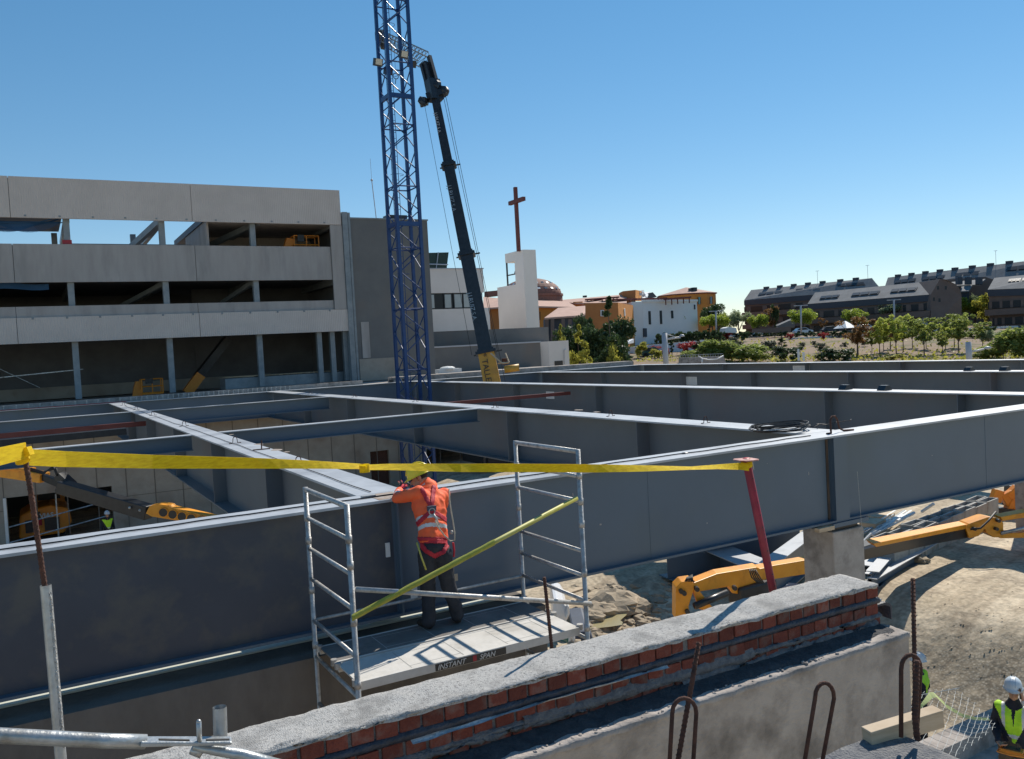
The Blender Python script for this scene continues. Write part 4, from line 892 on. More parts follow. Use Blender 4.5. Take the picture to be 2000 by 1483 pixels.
h = P(1794,1291,d=16.2); f2 = Vector((-0.35,0.93,0)).normalized(); J3 = stand(h, f2, 1.66); l3 = Vector((-f2.y,f2.x,0))
for k_ in ('elL','elR'): J3[k_] = J3[k_]+l3*(0.04 if k_ == 'elL' else -0.05)
J3['front'] = None; J3['face'] = f2+Vector((0,0,-0.5)); J3['neck'] += f2*0.03
figure('person', 'man in yellow vest seen from behind, just past the end of the concrete wall', J3, 'hivisy', ('navy','reflect'), vestpick(J3), legs='navy', vox=0.014, hel='white_helmet')
h = P(209,1004,y=43.0); J4 = stand(h, (0.3,-1,0), 1.66); J4['front'] = None
figure('person', 'distant man in a green vest standing right of the excavator in the wall opening', J4, 'hivisy', ('navy','reflect'), vestpick(J4), vox=0.022, hel='white_helmet')

# ------------------------------------------------------------------ unfinished building on the left
YB_ = 50.0
t = thing('unfinished_building', 'unfinished building with long grey concrete bands and open steel floors at the left', 'building', (0,55,-1.6))
XR_ = 16.96
def band(name, m, x0, x1, z0, z1, y, joints, dpt=0.16):
    xs = [x0]+sorted(j for j in joints if x0 < j < x1)+[x1]
    for a, c in zip(xs, xs[1:]): MB().box((a+0.012,y,z0),(c-0.012,y+dpt,z1)).build(name, m, t)
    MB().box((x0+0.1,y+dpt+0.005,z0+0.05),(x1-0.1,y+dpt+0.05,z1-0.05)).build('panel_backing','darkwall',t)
j1 = [P(371,360,y=50).x, P(15,350,y=50).x, -9.0]; band('parapet_panel', 'corr', -30, XR_, 7.86, 9.92, 50.0, j1)
j2 = [P(382,510,y=50.2).x, P(26,510,y=50.2).x, -9.0]; band('spandrel_panel', 'smooth', -30, 16.25, 4.6, 6.56, 50.18, j2)
j3 = [P(390,630,y=50).x, P(34,650,y=50).x, -9.0]; band('parapet_panel', 'corr', -30, 17.06, 1.5, 2.80, 50.0, j3); band('spandrel_panel', 'smooth', -30, 16.25, 2.62, 3.37, 50.20, j3)
MB().box((16.26,50.02,2.82),(16.98,50.18,7.84)).build('end_panel', 'offw' if False else 'smooth', t)
for zz in (7.86,2.80):
    b = MB(); x = -12.0
    while x < 16.8: b.box((x-0.05,49.975,zz-0.10 if zz < 5 else zz+0.06),(x+0.05,49.998,zz+0.0 if zz < 5 else zz+0.14)); x += 1.55
    b.build('fixing_plates', 'galv', t)
for x in (-7.3,-2.55,2.25,6.9,11.78):
    for (z0, z1) in ((-1.5,1.6),(3.2,4.7),(6.4,8.2)):
        cb = MB().box((x-0.15,50.4,z0),(x+0.15,50.418,z1)).box((x-0.15,50.70,z0),(x+0.15,50.718,z1)).box((x-0.006,50.418,z0),(x+0.006,50.70,z1)); cb.build('column', 'galv', t)
for x in (15.3,16.1,16.9):
    MB().box((x-0.14,50.4,-1.5),(x+0.14,50.72,2.6)).build('column', 'galv', t)
MB().box((17.0,49.9,-1.6),(17.32,50.3,8.62)).box((17.36,49.95,-1.6),(17.5,50.3,8.6)).build('column', 'galv', t)
# floors, beams, roof
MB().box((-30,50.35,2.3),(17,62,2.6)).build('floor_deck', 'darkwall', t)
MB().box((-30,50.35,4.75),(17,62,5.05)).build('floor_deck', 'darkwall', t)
MB().box((-30,45.4,-1.95),(35,63,-1.66)).build('ground_deck', 'conc', t)
MB().box((-30,50.2,8.1),(2.1,56.5,8.45)).build('roof_deck', 'deckb', t)
MB().box((9.2,50.2,8.05),(17,62,8.4)).build('roof_deck', 'deckb', t)
b = MB()
for x in (-2.3,2.3,6.9,11.8,16.6): b.bar((x,50.6,7.95),(x+0.1,61,7.95),0.25,0.4); b.bar((x,50.6,4.55),(x,61,4.55),0.25,0.4); b.bar((x,50.6,2.1),(x,61,2.1),0.25,0.4)
b.build('floor_beams', 'galv', t)
MB().box((2.3,56.4,7.15),(9.6,56.6,7.42)).box((5.9,56.3,5.0),(6.2,56.6,8.0)).box((1.7,56.3,5.0),(2.0,56.6,8.0)).build('purlin', 'galv', t)
MB().bar((9.8,55.0,7.0),(12.2,50.8,8.0),0.25,0.3).bar((5.9,56,7.2),(6.9,51,8.0),0.25,0.35).bar((4.0,58,3.1),(7.0,51.0,4.6),0.2,0.25).bar((10,57,3.1),(11.8,51,4.6),0.2,0.25).build('raker_beams', 'galv', t)
# back and side walls
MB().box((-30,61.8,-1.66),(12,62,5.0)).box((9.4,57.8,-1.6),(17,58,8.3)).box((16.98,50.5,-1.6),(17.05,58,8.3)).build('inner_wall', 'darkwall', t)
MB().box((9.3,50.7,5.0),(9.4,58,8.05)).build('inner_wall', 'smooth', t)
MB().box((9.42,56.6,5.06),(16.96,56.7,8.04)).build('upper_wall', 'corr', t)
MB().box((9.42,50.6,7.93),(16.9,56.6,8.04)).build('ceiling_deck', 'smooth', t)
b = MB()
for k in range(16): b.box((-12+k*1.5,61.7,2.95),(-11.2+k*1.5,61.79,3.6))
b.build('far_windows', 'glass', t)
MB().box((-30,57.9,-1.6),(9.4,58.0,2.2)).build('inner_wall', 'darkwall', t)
MB().box((-30,57.4,-1.6),(14,57.7,-0.9)).build('low_wall', 'conctan', t)
MB().box((9.8,50.9,-1.55),(16.9,52.5,-0.95)).build('stacked_decking', 'galv', t)
b = MB()
for k in range(26): b.bar((11.5+k*0.2,51.0,-0.9+0.03*(k%2)),(10.0+k*0.2,52.6,-0.9+0.03*(k%2)),0.19,0.03)
b.build('decking_ribs', 'wood', t)
MB().bar((-6,52,-0.4),(2.6,51.4,0.05),0.05,0.05).bar((-3,51,1.4),(0.5,51.8,-0.8),0.02,0.02).build('brace_rod', 'rail', t)
nb = []
for i in range(12):
    nb.append([Vector((-3.5+i*0.5, 50.6+j*0.25, 8.05-0.02-(0.62*math.sin(math.pi*i/11)**0.7)*math.sin(math.pi*(j+1)/5)-0.10*noise.noise(Vector((i*0.6,j,1))))) for j in range(4)])
b = MB()
for i in range(11):
    for j in range(4):
        b.tube([nb[i][j],nb[i+1][j]],0.03,4)
for k in range(60):
    x = -1.6+k*0.055; dp = 0.62*math.sin(math.pi*k/59); b.tube([(x,50.7,7.78),(x+0.5,50.75,7.78-dp*0.9)],0.016,3); b.tube([(x,50.7,7.78),(x-0.5,50.75,7.78-dp*0.9)],0.016,3)
tag(b.build('safety_net', 'netb'), 'blue safety net sagging under the top band of the unfinished building', 'net')
tag(MB().sheet([[Vector((x, 51.0+0.1*math.sin(x*3), 4.62-z-0.05*math.sin(x*2))) for x in [-3+0.25*i for i in range(18)]] for z in (0,0.12,0.3)]).build('blue_tarp','netb'), 'rumpled blue tarp under the middle band of the unfinished building', 'tarp')
tag(MB().box((2.0,50.3,6.56),(2.45,50.42,6.80)).build('red_sign_bag','red'), 'small red and white bag on the ledge of the middle concrete band', 'bag')
# slab edge strip behind the far edge girder
tag(MB().box((-30,45.25,-1.66),(16,45.42,-1.40)).box((18.0,45.6,-1.66),(34.9,46.6,-1.36)).build('slab_kerb', 'conc'), 'thin pale concrete kerb behind the far edge girder', 'kerb')
for k in range(2): tag(MB().box((17.5+0.8*k,45.0,-1.62),(17.72+0.8*k,45.15,-1.45)).build('wedge_clamp','black'), ['left','right'][k]+' one of two small black clamps on the far edge girder under the unfinished building', 'clamp', 'clamps on the far edge girder')
tag(MB().box((21.4,46.9,-1.36),(22.9,47.5,-1.12)).ball((22.1,47.2,-1.1),0.5,10,5,0.3).build('white_sack','white'), 'flat white sack lying behind the far edge girder left of the crane boom', 'sack')
tag(MB().box(P(22,783,z=-1.64),P(80,777,z=-1.64)+Vector((0,0,0.03))).build('board_sheet','white'), 'pale sheet lying on the ground deck of the unfinished building near the left edge', 'sheet')
b = MB()
for k in range(30): c = P(125+rb.uniform(-6,16),757+rb.uniform(-4,6),z=-1.6); b.ball(c,rb.uniform(0.06,0.15),6,4,0.6,0.3,rb)
tag(b.build('debris_pile','white'), 'small heap of bright debris beside the first ground floor column at the left', 'debris')
# orange lifts in the building
def basket(name, label, x0, y0, z0, s=1.0, m='orangedk'):
    t = thing(name, label, 'lift', (x0,y0,z0)); b = MB()
    for (dx,dy) in ((0,0),(1.5,0),(0,0.8),(1.5,0.8),(0.75,0)): b.tube([(x0+dx*s,y0+dy,z0),(x0+dx*s,y0+dy,z0+1.1*s)],0.035,6)
    for z in (0.05,0.55,1.1): b.tube([(x0,y0,z0+z*s),(x0+1.5*s,y0,z0+z*s),(x0+1.5*s,y0+0.8,z0+z*s),(x0,y0+0.8,z0+z*s),(x0,y0,z0+z*s)],0.035,6)
    b.build('guard_frame', m, t); MB().box((x0,y0,z0-0.05),(x0+1.5*s,y0+0.8,z0+0.03)).build('floor', m, t)
    MB().prism([(x0-0.7*s,y0+0.3,z0-0.3),(x0+0.05,y0+0.3,z0-0.3),(x0+0.1,y0+0.3,z0+0.95*s),(x0-0.35*s,y0+0.3,z0+1.0*s),(x0-0.5*s,y0+0.3,z0+0.6*s)],(0,0.35,0)).build('tilt_arm', m, t)
    MB().box((x0+0.2,y0-0.04,z0+0.75*s),(x0+0.6,y0+0.1,z0+1.15*s)).build('control_box', 'black', t); return t
q = P(585,480,y=51.6); basket('lift_basket', 'yellow lift basket on the top floor of the unfinished building', q.x-0.3, 51.6, 6.3, 1.0)
q = P(300,768,y=53.0); basket('lift_basket', 'small orange lift basket on the ground deck of the unfinished building', q.x-0.6, 53.0, -1.55, 0.75)
t = thing('telescopic_lift', 'orange machine with a dark raised boom inside the ground floor of the unfinished building', 'lift', P(372,760,y=54))
MB().bar(P(365,768,y=54),P(392,732,y=54),0.5,0.55).build('base_arm', 'orangedk', t)
MB().bar(P(385,738,y=54),P(446,660,y=54.5),0.42,0.45).build('boom', 'black', t)
# ------------------------------------------------------------------ stair tower, office, grey wall, bell tower
t = thing('stair_tower', 'tall windowless dark grey block behind the blue crane mast', 'building', (20,55,-1.6))
MB().box((17.5,50.05,-1.66),(22.6,60,8.25)).build('walls', 'greyren', t)
MB().box((17.45,50.0,8.25),(22.65,60.05,8.33)).build('coping', 'galv', t)
MB().box((17.55,49.98,-1.6),(20.4,50.046,-0.25)).build('bare_patch', 'conctan', t)
MB().box((17.8,49.99,-0.2),(18.3,50.045,2.0)).build('pale_patch', 'smooth', t)
MB().box((20.1,50.4,8.33),(21.4,51.2,8.62)).build('roof_vent', 'black', t)
tag(MB().tube([P(735,428,y=56),P(726,352,y=56)],0.03,6).tube([P(726,352,y=56),P(723,310,y=56)],0.012,5).ball(P(726,352,y=56),0.09,8,6).build('antenna_mast','lamp'), 'thin antenna mast rising above the grey block, left of the blue mast', 'antenna')
t = thing('office_building', 'white office block with a band of dark windows behind the crane boom', 'building', (28,66,-1.6))
Y0 = 62.0; q0 = P(842,526,y=Y0); q1 = P(943,527,y=Y0); xa, xb = q0.x-4, q1.x; zt_ = q0.z
zw1, zw0, zl = P(900,572,y=Y0).z, P(900,603,y=Y0).z, P(900,646,y=Y0).z
MB().box((xa,Y0,zw1),(xb,Y0+12,zt_)).box((xa,Y0,zl),(xb+0.4,Y0+12,zw0)).box((xa,Y0+0.5,zw0-0.1),(xb-0.2,Y0+11,zw1+0.1)).build('walls', 'offw', t)
MB().box((xa,Y0+0.15,zw0),(xb-0.1,Y0+0.3,zw1)).build('window_band', 'glassd', t)
for (a, c) in ((843,849),(869,882),(888,903),(906,922)):
    x0, x1 = P(a,590,y=Y0).x, P(c,590,y=Y0).x
    f_ = MB().box((x0-0.05,Y0+0.06,zw0+0.03),(x1+0.05,Y0+0.14,zw1-0.03)).build('window_frame', 'frame', t)
    MB().box((x0+0.02,Y0+0.03,zw0+0.10),(x1-0.02,Y0+0.055,zw1-0.12)).build('pane', mat('blind_pane', (0.30,0.34,0.35), (0.38,0.42,0.43), scale=0.8, rough=0.25, spec=1.0), f_)
MB().box((xa,Y0+0.05,-1.7),(xb+6,Y0+12,zl)).build('grey_base', 'greyren', t)
MB().box((xa-0.1,Y0-0.06,zt_),(xb+0.06,Y0+12,zt_+0.08)).build('coping', 'lamp', t)
t = thing('roof_duct', 'dark green flared cooling duct on the office roof right of the grey block', 'duct', P(860,527,y=66))
qa, qb, qc, qd = P(836,526,y=66), P(873,526,y=66), P(877,493,y=66), P(836,494,y=66)
b = MB(); n = 14
for i in range(n):
    f0, f1 = i/n, (i+0.78)/n
    b.prism([qa.lerp(qb,f0),qa.lerp(qb,f1),qd.lerp(qc,f1),qd.lerp(qc,f0)],(0,2.2,0))
b.build('cladding', 'greenm', t); MB().prism([qa+Vector((0.1,0.1,0)),qb+Vector((-0.1,0.1,0)),qc+Vector((-0.1,0.1,-0.1)),qd+Vector((0.1,0.1,-0.1))],(0,2.0,0)).build('core','black',t)
MB().tube([P(836,516,y=65.9),P(875,517,y=65.9)],0.05,5).tube([P(856,493,y=65.9),P(852,526,y=65.9)],0.04,5).build('straps', 'lamp', t)
t = thing('grey_wall', 'long grey rendered wall with a pale coping below the office and bell tower', 'wall', (30,58,-1.7))
q = P(1055,668,y=59); q2 = P(840,680,y=59)
MB().box((22.4,59,-3),(q.x,61.8,q.z-0.05)).build('wall_body', 'greyren', t)
MB().box((22.4,58.93,q.z-0.05),(q.x+0.03,59.5,q.z+0.06)).build('coping', 'lamp', t)
t = thing('white_hut', 'small white rendered hut with a low dark hatch right of the grey wall', 'hut', (38,60,-2))
xa, xb, zt_ = P(1057,668,y=59).x, P(1110,664,y=59).x, P(1110,665,y=59).z
xm = P(1071,668,y=59).x
MB().prism([(xa,61.5,-4),(xa+0.02,59.4,-4),(xm,59,-4),(xb,59,-4),(xb,62.5,-4),(xa,62.5,-4)],(0,0,zt_+4)).build('walls', 'offw', t)
q = P(1083,711,y=59); MB().box((q.x,58.97,q.z-0.4),(P(1099,711,y=59).x,58.99,P(1090,705,y=59).z)).build('hatch', 'dark', t)
MB().tube([P(1103,712,y=58.9),P(1103,684,y=58.9),P(1105,682,y=59.0)],0.05,6).build('pipe', 'offw', t)
# bell tower
t = thing('bell_tower', 'white rendered bell tower with a square opening, carrying the tall red cross', 'tower', (39,66,-2))
YT = 66.0
xc, xr = P(1021,488,y=YT).x, P(1046,488,y=YT).x; zt_ = P(1046,488,y=YT).z
def yat(px, py): return P(px, py, x=xc)   # points on the left face
a1, a2, a3, a4 = yat(986,495), yat(1007,520), yat(1007,556), yat(971,560)
y1 = a1.y; y2 = yat(1005,512).y; zo1 = yat(988,514).z; zo0 = yat(1005,556).z; y4 = a4.y
MB().prism([(xc,YT,-3),(xc,YT,zt_),(xc,y1,zt_),(xc,y1,zo1),(xc,y2,zo1),(xc,y2,zo0),(xc,y4,zo0),(xc,y4,-3)],(xr-xc,0,0)).build('shaft', 'tower', t)
MB().bar((xc+0.08,y1-0.1,zo0),(xc+0.08,y1-0.1,zo1),0.12,0.12).bar((xc+0.08,y1,zo0+(zo1-zo0)*0.45),(xc+0.1,y2,zo0+(zo1-zo0)*0.45),0.1,0.1).build('steel_frame', 'frame', t)
MB().lathe([(0.28,-0.45),(0.22,-0.2),(0.12,0),(0,0.02)],(xc+0.4,(y1+y2)/2-0.5,zo0+(zo1-zo0)*0.66),14).build('bell', 'rust', t, smooth=True)
MB().box((xc-0.02,YT-0.02,3.9),(xr+0.02,y4,3.94)).build('joint_line', 'hall', t) if False else None
t = thing('cross', 'tall dark red steel cross standing on the white bell tower', 'cross', (xc+0.6,y1-0.5,zt_))
cy = YT+0.5; q0, q1 = P(1013,489,y=cy), P(1008,366,y=cy)
MB().box((q0.x-0.14,cy-0.14,q0.z-0.1),(q0.x+0.14,cy+0.14,q1.z)).build('post', 'cross', t)
e0, e1 = P(995.5,398,x=q0.x), P(1023.5,388,x=q0.x); ac = (e0.z+e1.z)/2
MB().box((q0.x-0.15,e0.y,ac-0.17),(q0.x+0.15,e1.y,ac+0.17)).build('crossarm', 'cross', t)
# ------------------------------------------------------------------ tower crane mast
q = P(817,400,y=40.0); s_ = 1.22
x1 = q.x+0.04; x0 = x1-s_; y0 = 40.0; y1 = y0+s_
t = thing('tower_crane', 'tall blue lattice mast of a tower crane rising out of the top of the picture', 'crane', ((x0+x1)/2, y0+s_/2, -8.3))
ZTOP = 24.0
b = MB()
for X in (x0,x1):
    for Y in (y0,y1): b = MB(); b.box((X-0.075,Y-0.075,-8.3),(X+0.075,Y+0.075,ZTOP)); b.build('chord', 'blue', t)
b = MB(); z = -8.2; k = 0; H_ = 1.02
while z < ZTOP-1:
    for (A_, B_) in (((x0,y0),(x1,y0)),((x0,y1),(x1,y1)),((x0,y0),(x0,y1)),((x1,y0),(x1,y1))):
        a, c = (A_, B_) if (k % 2 == 0) else (B_, A_)
        b.tube([(a[0],a[1],z),(c[0],c[1],z+H_)],0.030,6)
    z += H_; k += 1
b.build('lacing', 'blue', t)
for zz in [-7.0+i*3.06 for i in range(11)]:
    b = MB()
    for (A_, B_) in (((x0,y0),(x1,y0)),((x0,y1),(x1,y1)),((x0,y0),(x0,y1)),((x1,y0),(x1,y1))): b.tube([(*A_,zz),(*B_,zz)],0.035,6)
    b.build('section_ring', 'blue', t)
for (px, py) in ((790,188),(790,437)):
    zz = P(px,py,y=y0).z; b = MB()
    for (A_, B_) in (((x0,y0),(x1,y0)),((x0,y0),(x0,y1))): b.bar((*A_,zz),(*B_,zz),0.12,0.22)
    b.build('tie_collar', 'blue', t)
b = MB(); lx = x0+0.30
b.tube([(lx,y1-0.16,-8),(lx,y1-0.16,ZTOP)],0.018,4).tube([(lx+0.34,y1-0.16,-8),(lx+0.34,y1-0.16,ZTOP)],0.018,4)
z = -8
while z < ZTOP: b.tube([(lx,y1-0.16,z),(lx+0.34,y1-0.16,z)],0.013,4); z += 0.3
for i in range(12):
    z = -6+i*2.5
    b.tube([(lx+0.17+0.33*math.cos(a), y1-0.40+0.30*math.sin(a), z) for a in [R_(-200+22*j) for j in range(12)]],0.012,4)
b.build('ladder', 'blue', t)
for (px, py, dz) in ((787,108,0),(737,123,-0.3),(803,126,0),(757,140,0.2)):
    c = P(px,py,y=y0-0.25 if px in (787,737) else y1+0.2); fl = MB().bar(c-Vector((0.22,0.1,0)),c+Vector((0.22,-0.05,0)),0.22,0.36,up=(0,-0.35,1)).build('floodlight', 'black', t, bevel=0.02)
    if px in (787,737): MB().bar(c-Vector((0.17,0.24,0.02)),c+Vector((0.17,-0.19,-0.02)),0.02,0.27,up=(0,-0.35,1)).build('lens', mat('lamp_lens',(0.55,0.53,0.45),rough=0.3), fl)
c = P(773,149,y=y0+0.4); MB().tube([c+Vector((0.14*math.cos(a),0,0.14*math.sin(a))) for a in [2*math.pi*k/12 for k in range(13)]],0.02,5).tube([c+Vector((0,0,-0.14)),c+Vector((-0.05,0,-0.4))],0.02,5).tube([c+Vector((0,0,0.14)),c+Vector((0,0,1.2))],0.008,4).build('cable_hook', 'black', t)
# ------------------------------------------------------------------ mobile crane
base = P(972,770,y=41.5)+Vector((0,0,-1.2)); top = P(846,170,y=46.5)
ax = (top-base); Lb = ax.length; ax.normalize()
t = thing('mobile_crane', 'telescopic crane with a yellow foot and dark boom leaning left toward the blue mast', 'crane', (base.x,base.y,-8.3))
side = ax.cross(FH).normalized(); fr = side.cross(ax).normalized()   # side ~ image right
if side.dot(RH) < 0: side = -side
if fr.dot(FH) > 0: fr = -fr
def bx(f0, f1, w0, w1, h0, h1, name, m):
    p, q = base+ax*Lb*f0, base+ax*Lb*f1; b = MB()
    pr = [(-0.5,-0.5),(0.5,-0.5),(0.5,0.28),(0.3,0.5),(-0.3,0.5),(-0.5,0.28)]; vs = []
    for c, ww, hh in ((p,w0,h0),(q,w1,h1)):
        for (a, e) in pr: vs.append(c+side*a*ww-fr*e*hh)
    b.add(vs, [tuple(range(5,-1,-1)), tuple(range(6,12))]+[(i,(i+1)%6,6+(i+1)%6,6+i) for i in range(6)]); return b.build(name, m, t)
def fat(px, py):  # fraction along the boom for an image point
    best, bf = 1e9, 0
    for k in range(201):
        c = proj(base+ax*Lb*k/200); d_ = abs(c[1]-py)
        if d_ < best: best, bf = d_, k/200
    return bf
fy, f1_, f2_ = fat(0,690), fat(0,500), fat(0,326)
bx(-0.05, fy, 0.98, 0.90, 1.0, 0.95, 'boom_foot', 'craneyel'); bx(fy, f1_, 0.78, 0.74, 0.85, 0.8, 'boom_section', 'black'); bx(f1_, f2_, 0.66, 0.60, 0.75, 0.7, 'boom_section', 'black'); bx(f2_, 1.0, 0.53, 0.46, 0.6, 0.5, 'boom_section', 'black')
for f, wd in ((fy,1.15),(f1_,0.98),(f2_,0.86)):
    bx(f-0.004, f+0.004, wd, wd, wd, wd, 'collar', 'black'); bx(f+0.004, f+0.010, wd*0.8, wd*0.8, wd*0.9, wd*0.9, 'collar', 'black')
    c = base+ax*Lb*f; MB().bar(c-side*wd*0.62,c+side*wd*0.78,0.08,0.08).build('rope_guide', 'black', t)
# head, fork and lattice jib
hd = base+ax*Lb
b = MB(); b.bar(hd-ax*0.6-side*0.5,hd-ax*0.5+side*0.6,0.5,0.35,up=ax); b.bar(hd-ax*0.9,hd+ax*0.4,0.75,0.6); b.ball(hd+side*0.6-ax*0.4,0.28,8,6,1,0.25); b.ball(hd-side*0.75-ax*0.8,0.3,8,6,1,0.3); b.ball(hd+side*0.15,0.35,8,6,1,0.2)
b.build('boom_head', 'black', t)
k1, k2 = P(838,110,y=47.0), P(826,118,y=47.0); b = MB()
b.bar(hd+side*0.25,k1,0.2,0.25); b.bar(hd-side*0.05,P(829,122,y=47),0.3,0.3); b.bar(hd-side*0.35,P(822,125,y=47),0.12,0.15)
b.build('fork', 'black', t)
je = P(742,62,y=49.5); js = [P(842,112,y=47.3),P(819,124,y=47.3)]; je2 = P(741,72,y=49.5)
b = MB(); off = fr*(-0.5)
top0, top1 = P(838,108,y=47.2), je; bo0, bo1 = P(818,125,y=47.2), P(745,84,y=49.5)
for o_ in (fr*0.35, -fr*0.35): b.tube([top0+o_,top1+o_*0.6],0.04,5); b.tube([bo0+o_,bo1+o_*0.6],0.04,5)
n = 14
for i in range(n):
    for o_ in (fr*0.35, -fr*0.35):
        a_, c_ = top0.lerp(top1,i/n)+o_, bo0.lerp(bo1,(i+0.5)/n)+o_; e_ = top0.lerp(top1,(i+1)/n)+o_; b.tube([a_,c_],0.022,4); b.tube([c_,e_],0.022,4)
    b.tube([top0.lerp(top1,i/n)+fr*0.35,top0.lerp(top1,i/n)-fr*0.35],0.02,4)
b.build('lattice_jib', 'jibgrey' if 'jibgrey' in M else 'galv', t); MB().ball(je+Vector((0.1,0,-0.4)),0.45,8,6,1.2,0.3).build('jib_head', 'black', t)
b = MB()
wr = base+ax*Lb*fy+side*0.75
b.tube([base+ax*Lb*0.02+side*0.72, hd+side*0.62-ax*0.3],0.014,4); b.tube([wr-side*0.12, hd+side*0.48-ax*0.3],0.014,4); b.tube([base+ax*Lb*fy-side*0.8+fr*0.3, hd-side*0.7-ax*0.7],0.012,4)
b.build('hoist_rope', 'cable', t)
# luffing cylinder, platform bracket
MB().tube([P(985,722,y=40.6),P(1014,718,y=40.2)],0.20,12).build('luffing_cylinder', 'craneyel', t, smooth=True)
b = MB(); c0, c1, c2, c3 = P(958,690,y=41),P(981,710,y=40.6),P(994,708,y=40.5),P(987,690,y=40.8)
b.tube([c0,c1],0.05,5).tube([c1,c2],0.05,5).tube([c2,c3],0.04,5).tube([c1+Vector((0,0.5,0)),c2+Vector((0,0.5,0))],0.04,5); b.build('handrail', 'pinkish' if 'pinkish' in M else 'wood', t)
MB().tube([P(985,700,y=41.3),P(986,712,y=41.3)],0.16,8).build('hook_ball','rust',t)
tx = -ax
c = base+ax*Lb*fat(0,700)+fr*0.6
fx = fr*0.56
text('* TALLERES', 0.46, base+ax*Lb*fat(0,693)+fr*0.53-side*0.30, -ax, side, 'dark', t, ext=0.01)
for (py) in (385,592):
    text('J.J.RUIZ.S.A.', 0.34, base+ax*Lb*fat(0,py-18)+fr*(0.47 if py > 500 else 0.40)-side*(0.36 if py > 500 else 0.31), -ax, side, 'rail', t, ext=0.005)
text('J.J.RUIZ.S.A.', 0.27, base+ax*Lb*fat(0,225)+fr*0.32-side*0.24, -ax, side, 'lamp', t, ext=0.005)
text('/', 0.5, base+ax*Lb*fat(0,505)+fr*0.42-side*0.1, -ax, side, 'lamp', t, ext=0.005) if False else None
# crane carrier hidden in the pit
MB().box((base.x-1.6,base.y-1,-6.2),(base.x+8,base.y+1.6,-5.3)).build('carrier', 'black', t, bevel=0.05)
for k in range(4): MB().tube([(base.x-0.8+2.3*k,base.y-1.15,-6.0),(base.x-0.8+2.3*k,base.y-0.7,-6.0)],0.62,16).build('wheel', 'rubber', t)
# ------------------------------------------------------------------ boom lift in front of the pit
Dv = 15.6
def Q(px, py, d): return P(px, py, d=d)
t = thing('boom_lift', 'yellow articulated boom lying low across the pit behind the brick wall and column', 'boom lift', P(1560,1200,d=18.24))
def plate(pts, d, th, name, m, d2=None):
    n = len(pts); ds = [d]*n if d2 is None else [d+(d2-d)*(p[0]-pts[0][0])/(max(q_[0] for q_ in pts)-pts[0][0]+1e-6) for p in pts]
    return MB().prism([P(px,py,d=dd) for (px,py), dd in zip(pts,ds)], FH*th+Vector((0,0,0))).build(name, m, t, bevel=0.015)
# yoke at left
plate([(1320,1148),(1331,1137),(1352,1134),(1356,1150),(1345,1185),(1348,1205),(1320,1212)],17.67,0.42,'yoke','orange')
plate([(1352,1150),(1366,1154),(1392,1187),(1383,1194),(1366,1190)],17.73,0.15,'link','orange')
plate([(1349,1141),(1400,1121),(1478,1108),(1484,1111),(1500,1108),(1500,1132),(1480,1137),(1444,1149),(1444,1161),(1430,1159),(1424,1146),(1356,1158)],17.67,0.38,'boom_arm','orange',18.92)
plate([(1498,1107),(1598,1090),(1640,1083),(1640,1112),(1598,1118),(1498,1134)],18.92,0.34,'boom_section','orange',20.06)
MB().tube([P(1357,1184,d=17.56),P(1420,1158,d=17.90)],0.075,12).build('cylinder','black',t,smooth=True)
b = MB()
for k in range(5): b.tube([P(1463+3*k,1112,d=18.24),P(1468+4*k,1128,d=18.13),P(1480+3*k,1139,d=18.24),P(1492+2*k,1134,d=18.58)],0.014,5)
b.build('hose_loop','cable',t,smooth=True); b = MB()
for k in range(6): b.tube([P(1338+3*k,1136,d=17.56),P(1342+2*k,1128-k,d=17.67),P(1350,1131+k,d=17.67),P(1356,1136,d=17.78)],0.014,5)
b.build('hose_loop','cable',t,smooth=True)
MB().box(P(1446,1150,d=18.35),P(1446,1150,d=18.35)+Vector((1.1,0.4,-0.4))).build('lower_link','black',t,bevel=0.05)
plate([(1640,1083),(1705,1062),(1890,1028),(1896,1050),(1830,1062),(1686,1095),(1640,1108)],20.06,0.40,'inner_boom','black',24.17)
plate([(1706,1062),(1765,1050),(1890,1024),(1885,1034),(1764,1058),(1712,1069)],19.95,0.46,'boom_cap','orange',24.05)
plate([(1885,1030),(1893,1023),(1930,1010),(1952,1012),(1960,1022),(1960,1050),(1940,1050),(1928,1042),(1924,1033),(1912,1047),(1894,1052)],23.94,0.5,'knuckle','orange')
plate([(1955,1010),(2040,994),(2040,1006),(1958,1018)],23.94,0.4,'upper_link','orange'); plate([(1952,1042),(2040,1040),(2040,1050),(1954,1052)],23.94,0.4,'lower_link','orange')
MB().tube([P(1955,1042,d=23.83),P(2040,1022,d=23.83)],0.05,8).build('cylinder','rail',t,smooth=True)
MB().tube([P(1895,1034,d=23.71),P(1915,1032,d=23.60),P(1930,1018,d=23.71),P(1945,1000,d=23.94)],0.03,6).build('hoses','cable',t,smooth=True)
for px_, py_, d_ in ((1331,1156,17.6),(1337,1160,17.6),(1343,1196,17.6),(1362,1152,17.6),(1436,1150,17.9),(1905,1034,23.8),(1948,1034,23.8),(1952,1018,23.8)):
    c = P(px_,py_,d=d_); MB().tube([c,c+FH*0.12],0.05,10).build('joint_pin','black',t)
bk_ = P(1346,1262,d=17.8); b = MB()
for z_ in (-0.05,0.5,1.05):
    ring = [bk_+RH*a_+FH*c_+Vector((0,0,z_-0.9)) for a_,c_ in ((-0.9,-0.4),(0.9,-0.4),(0.9,0.4),(-0.9,0.4),(-0.9,-0.4))]; b.tube(ring,0.03,6)
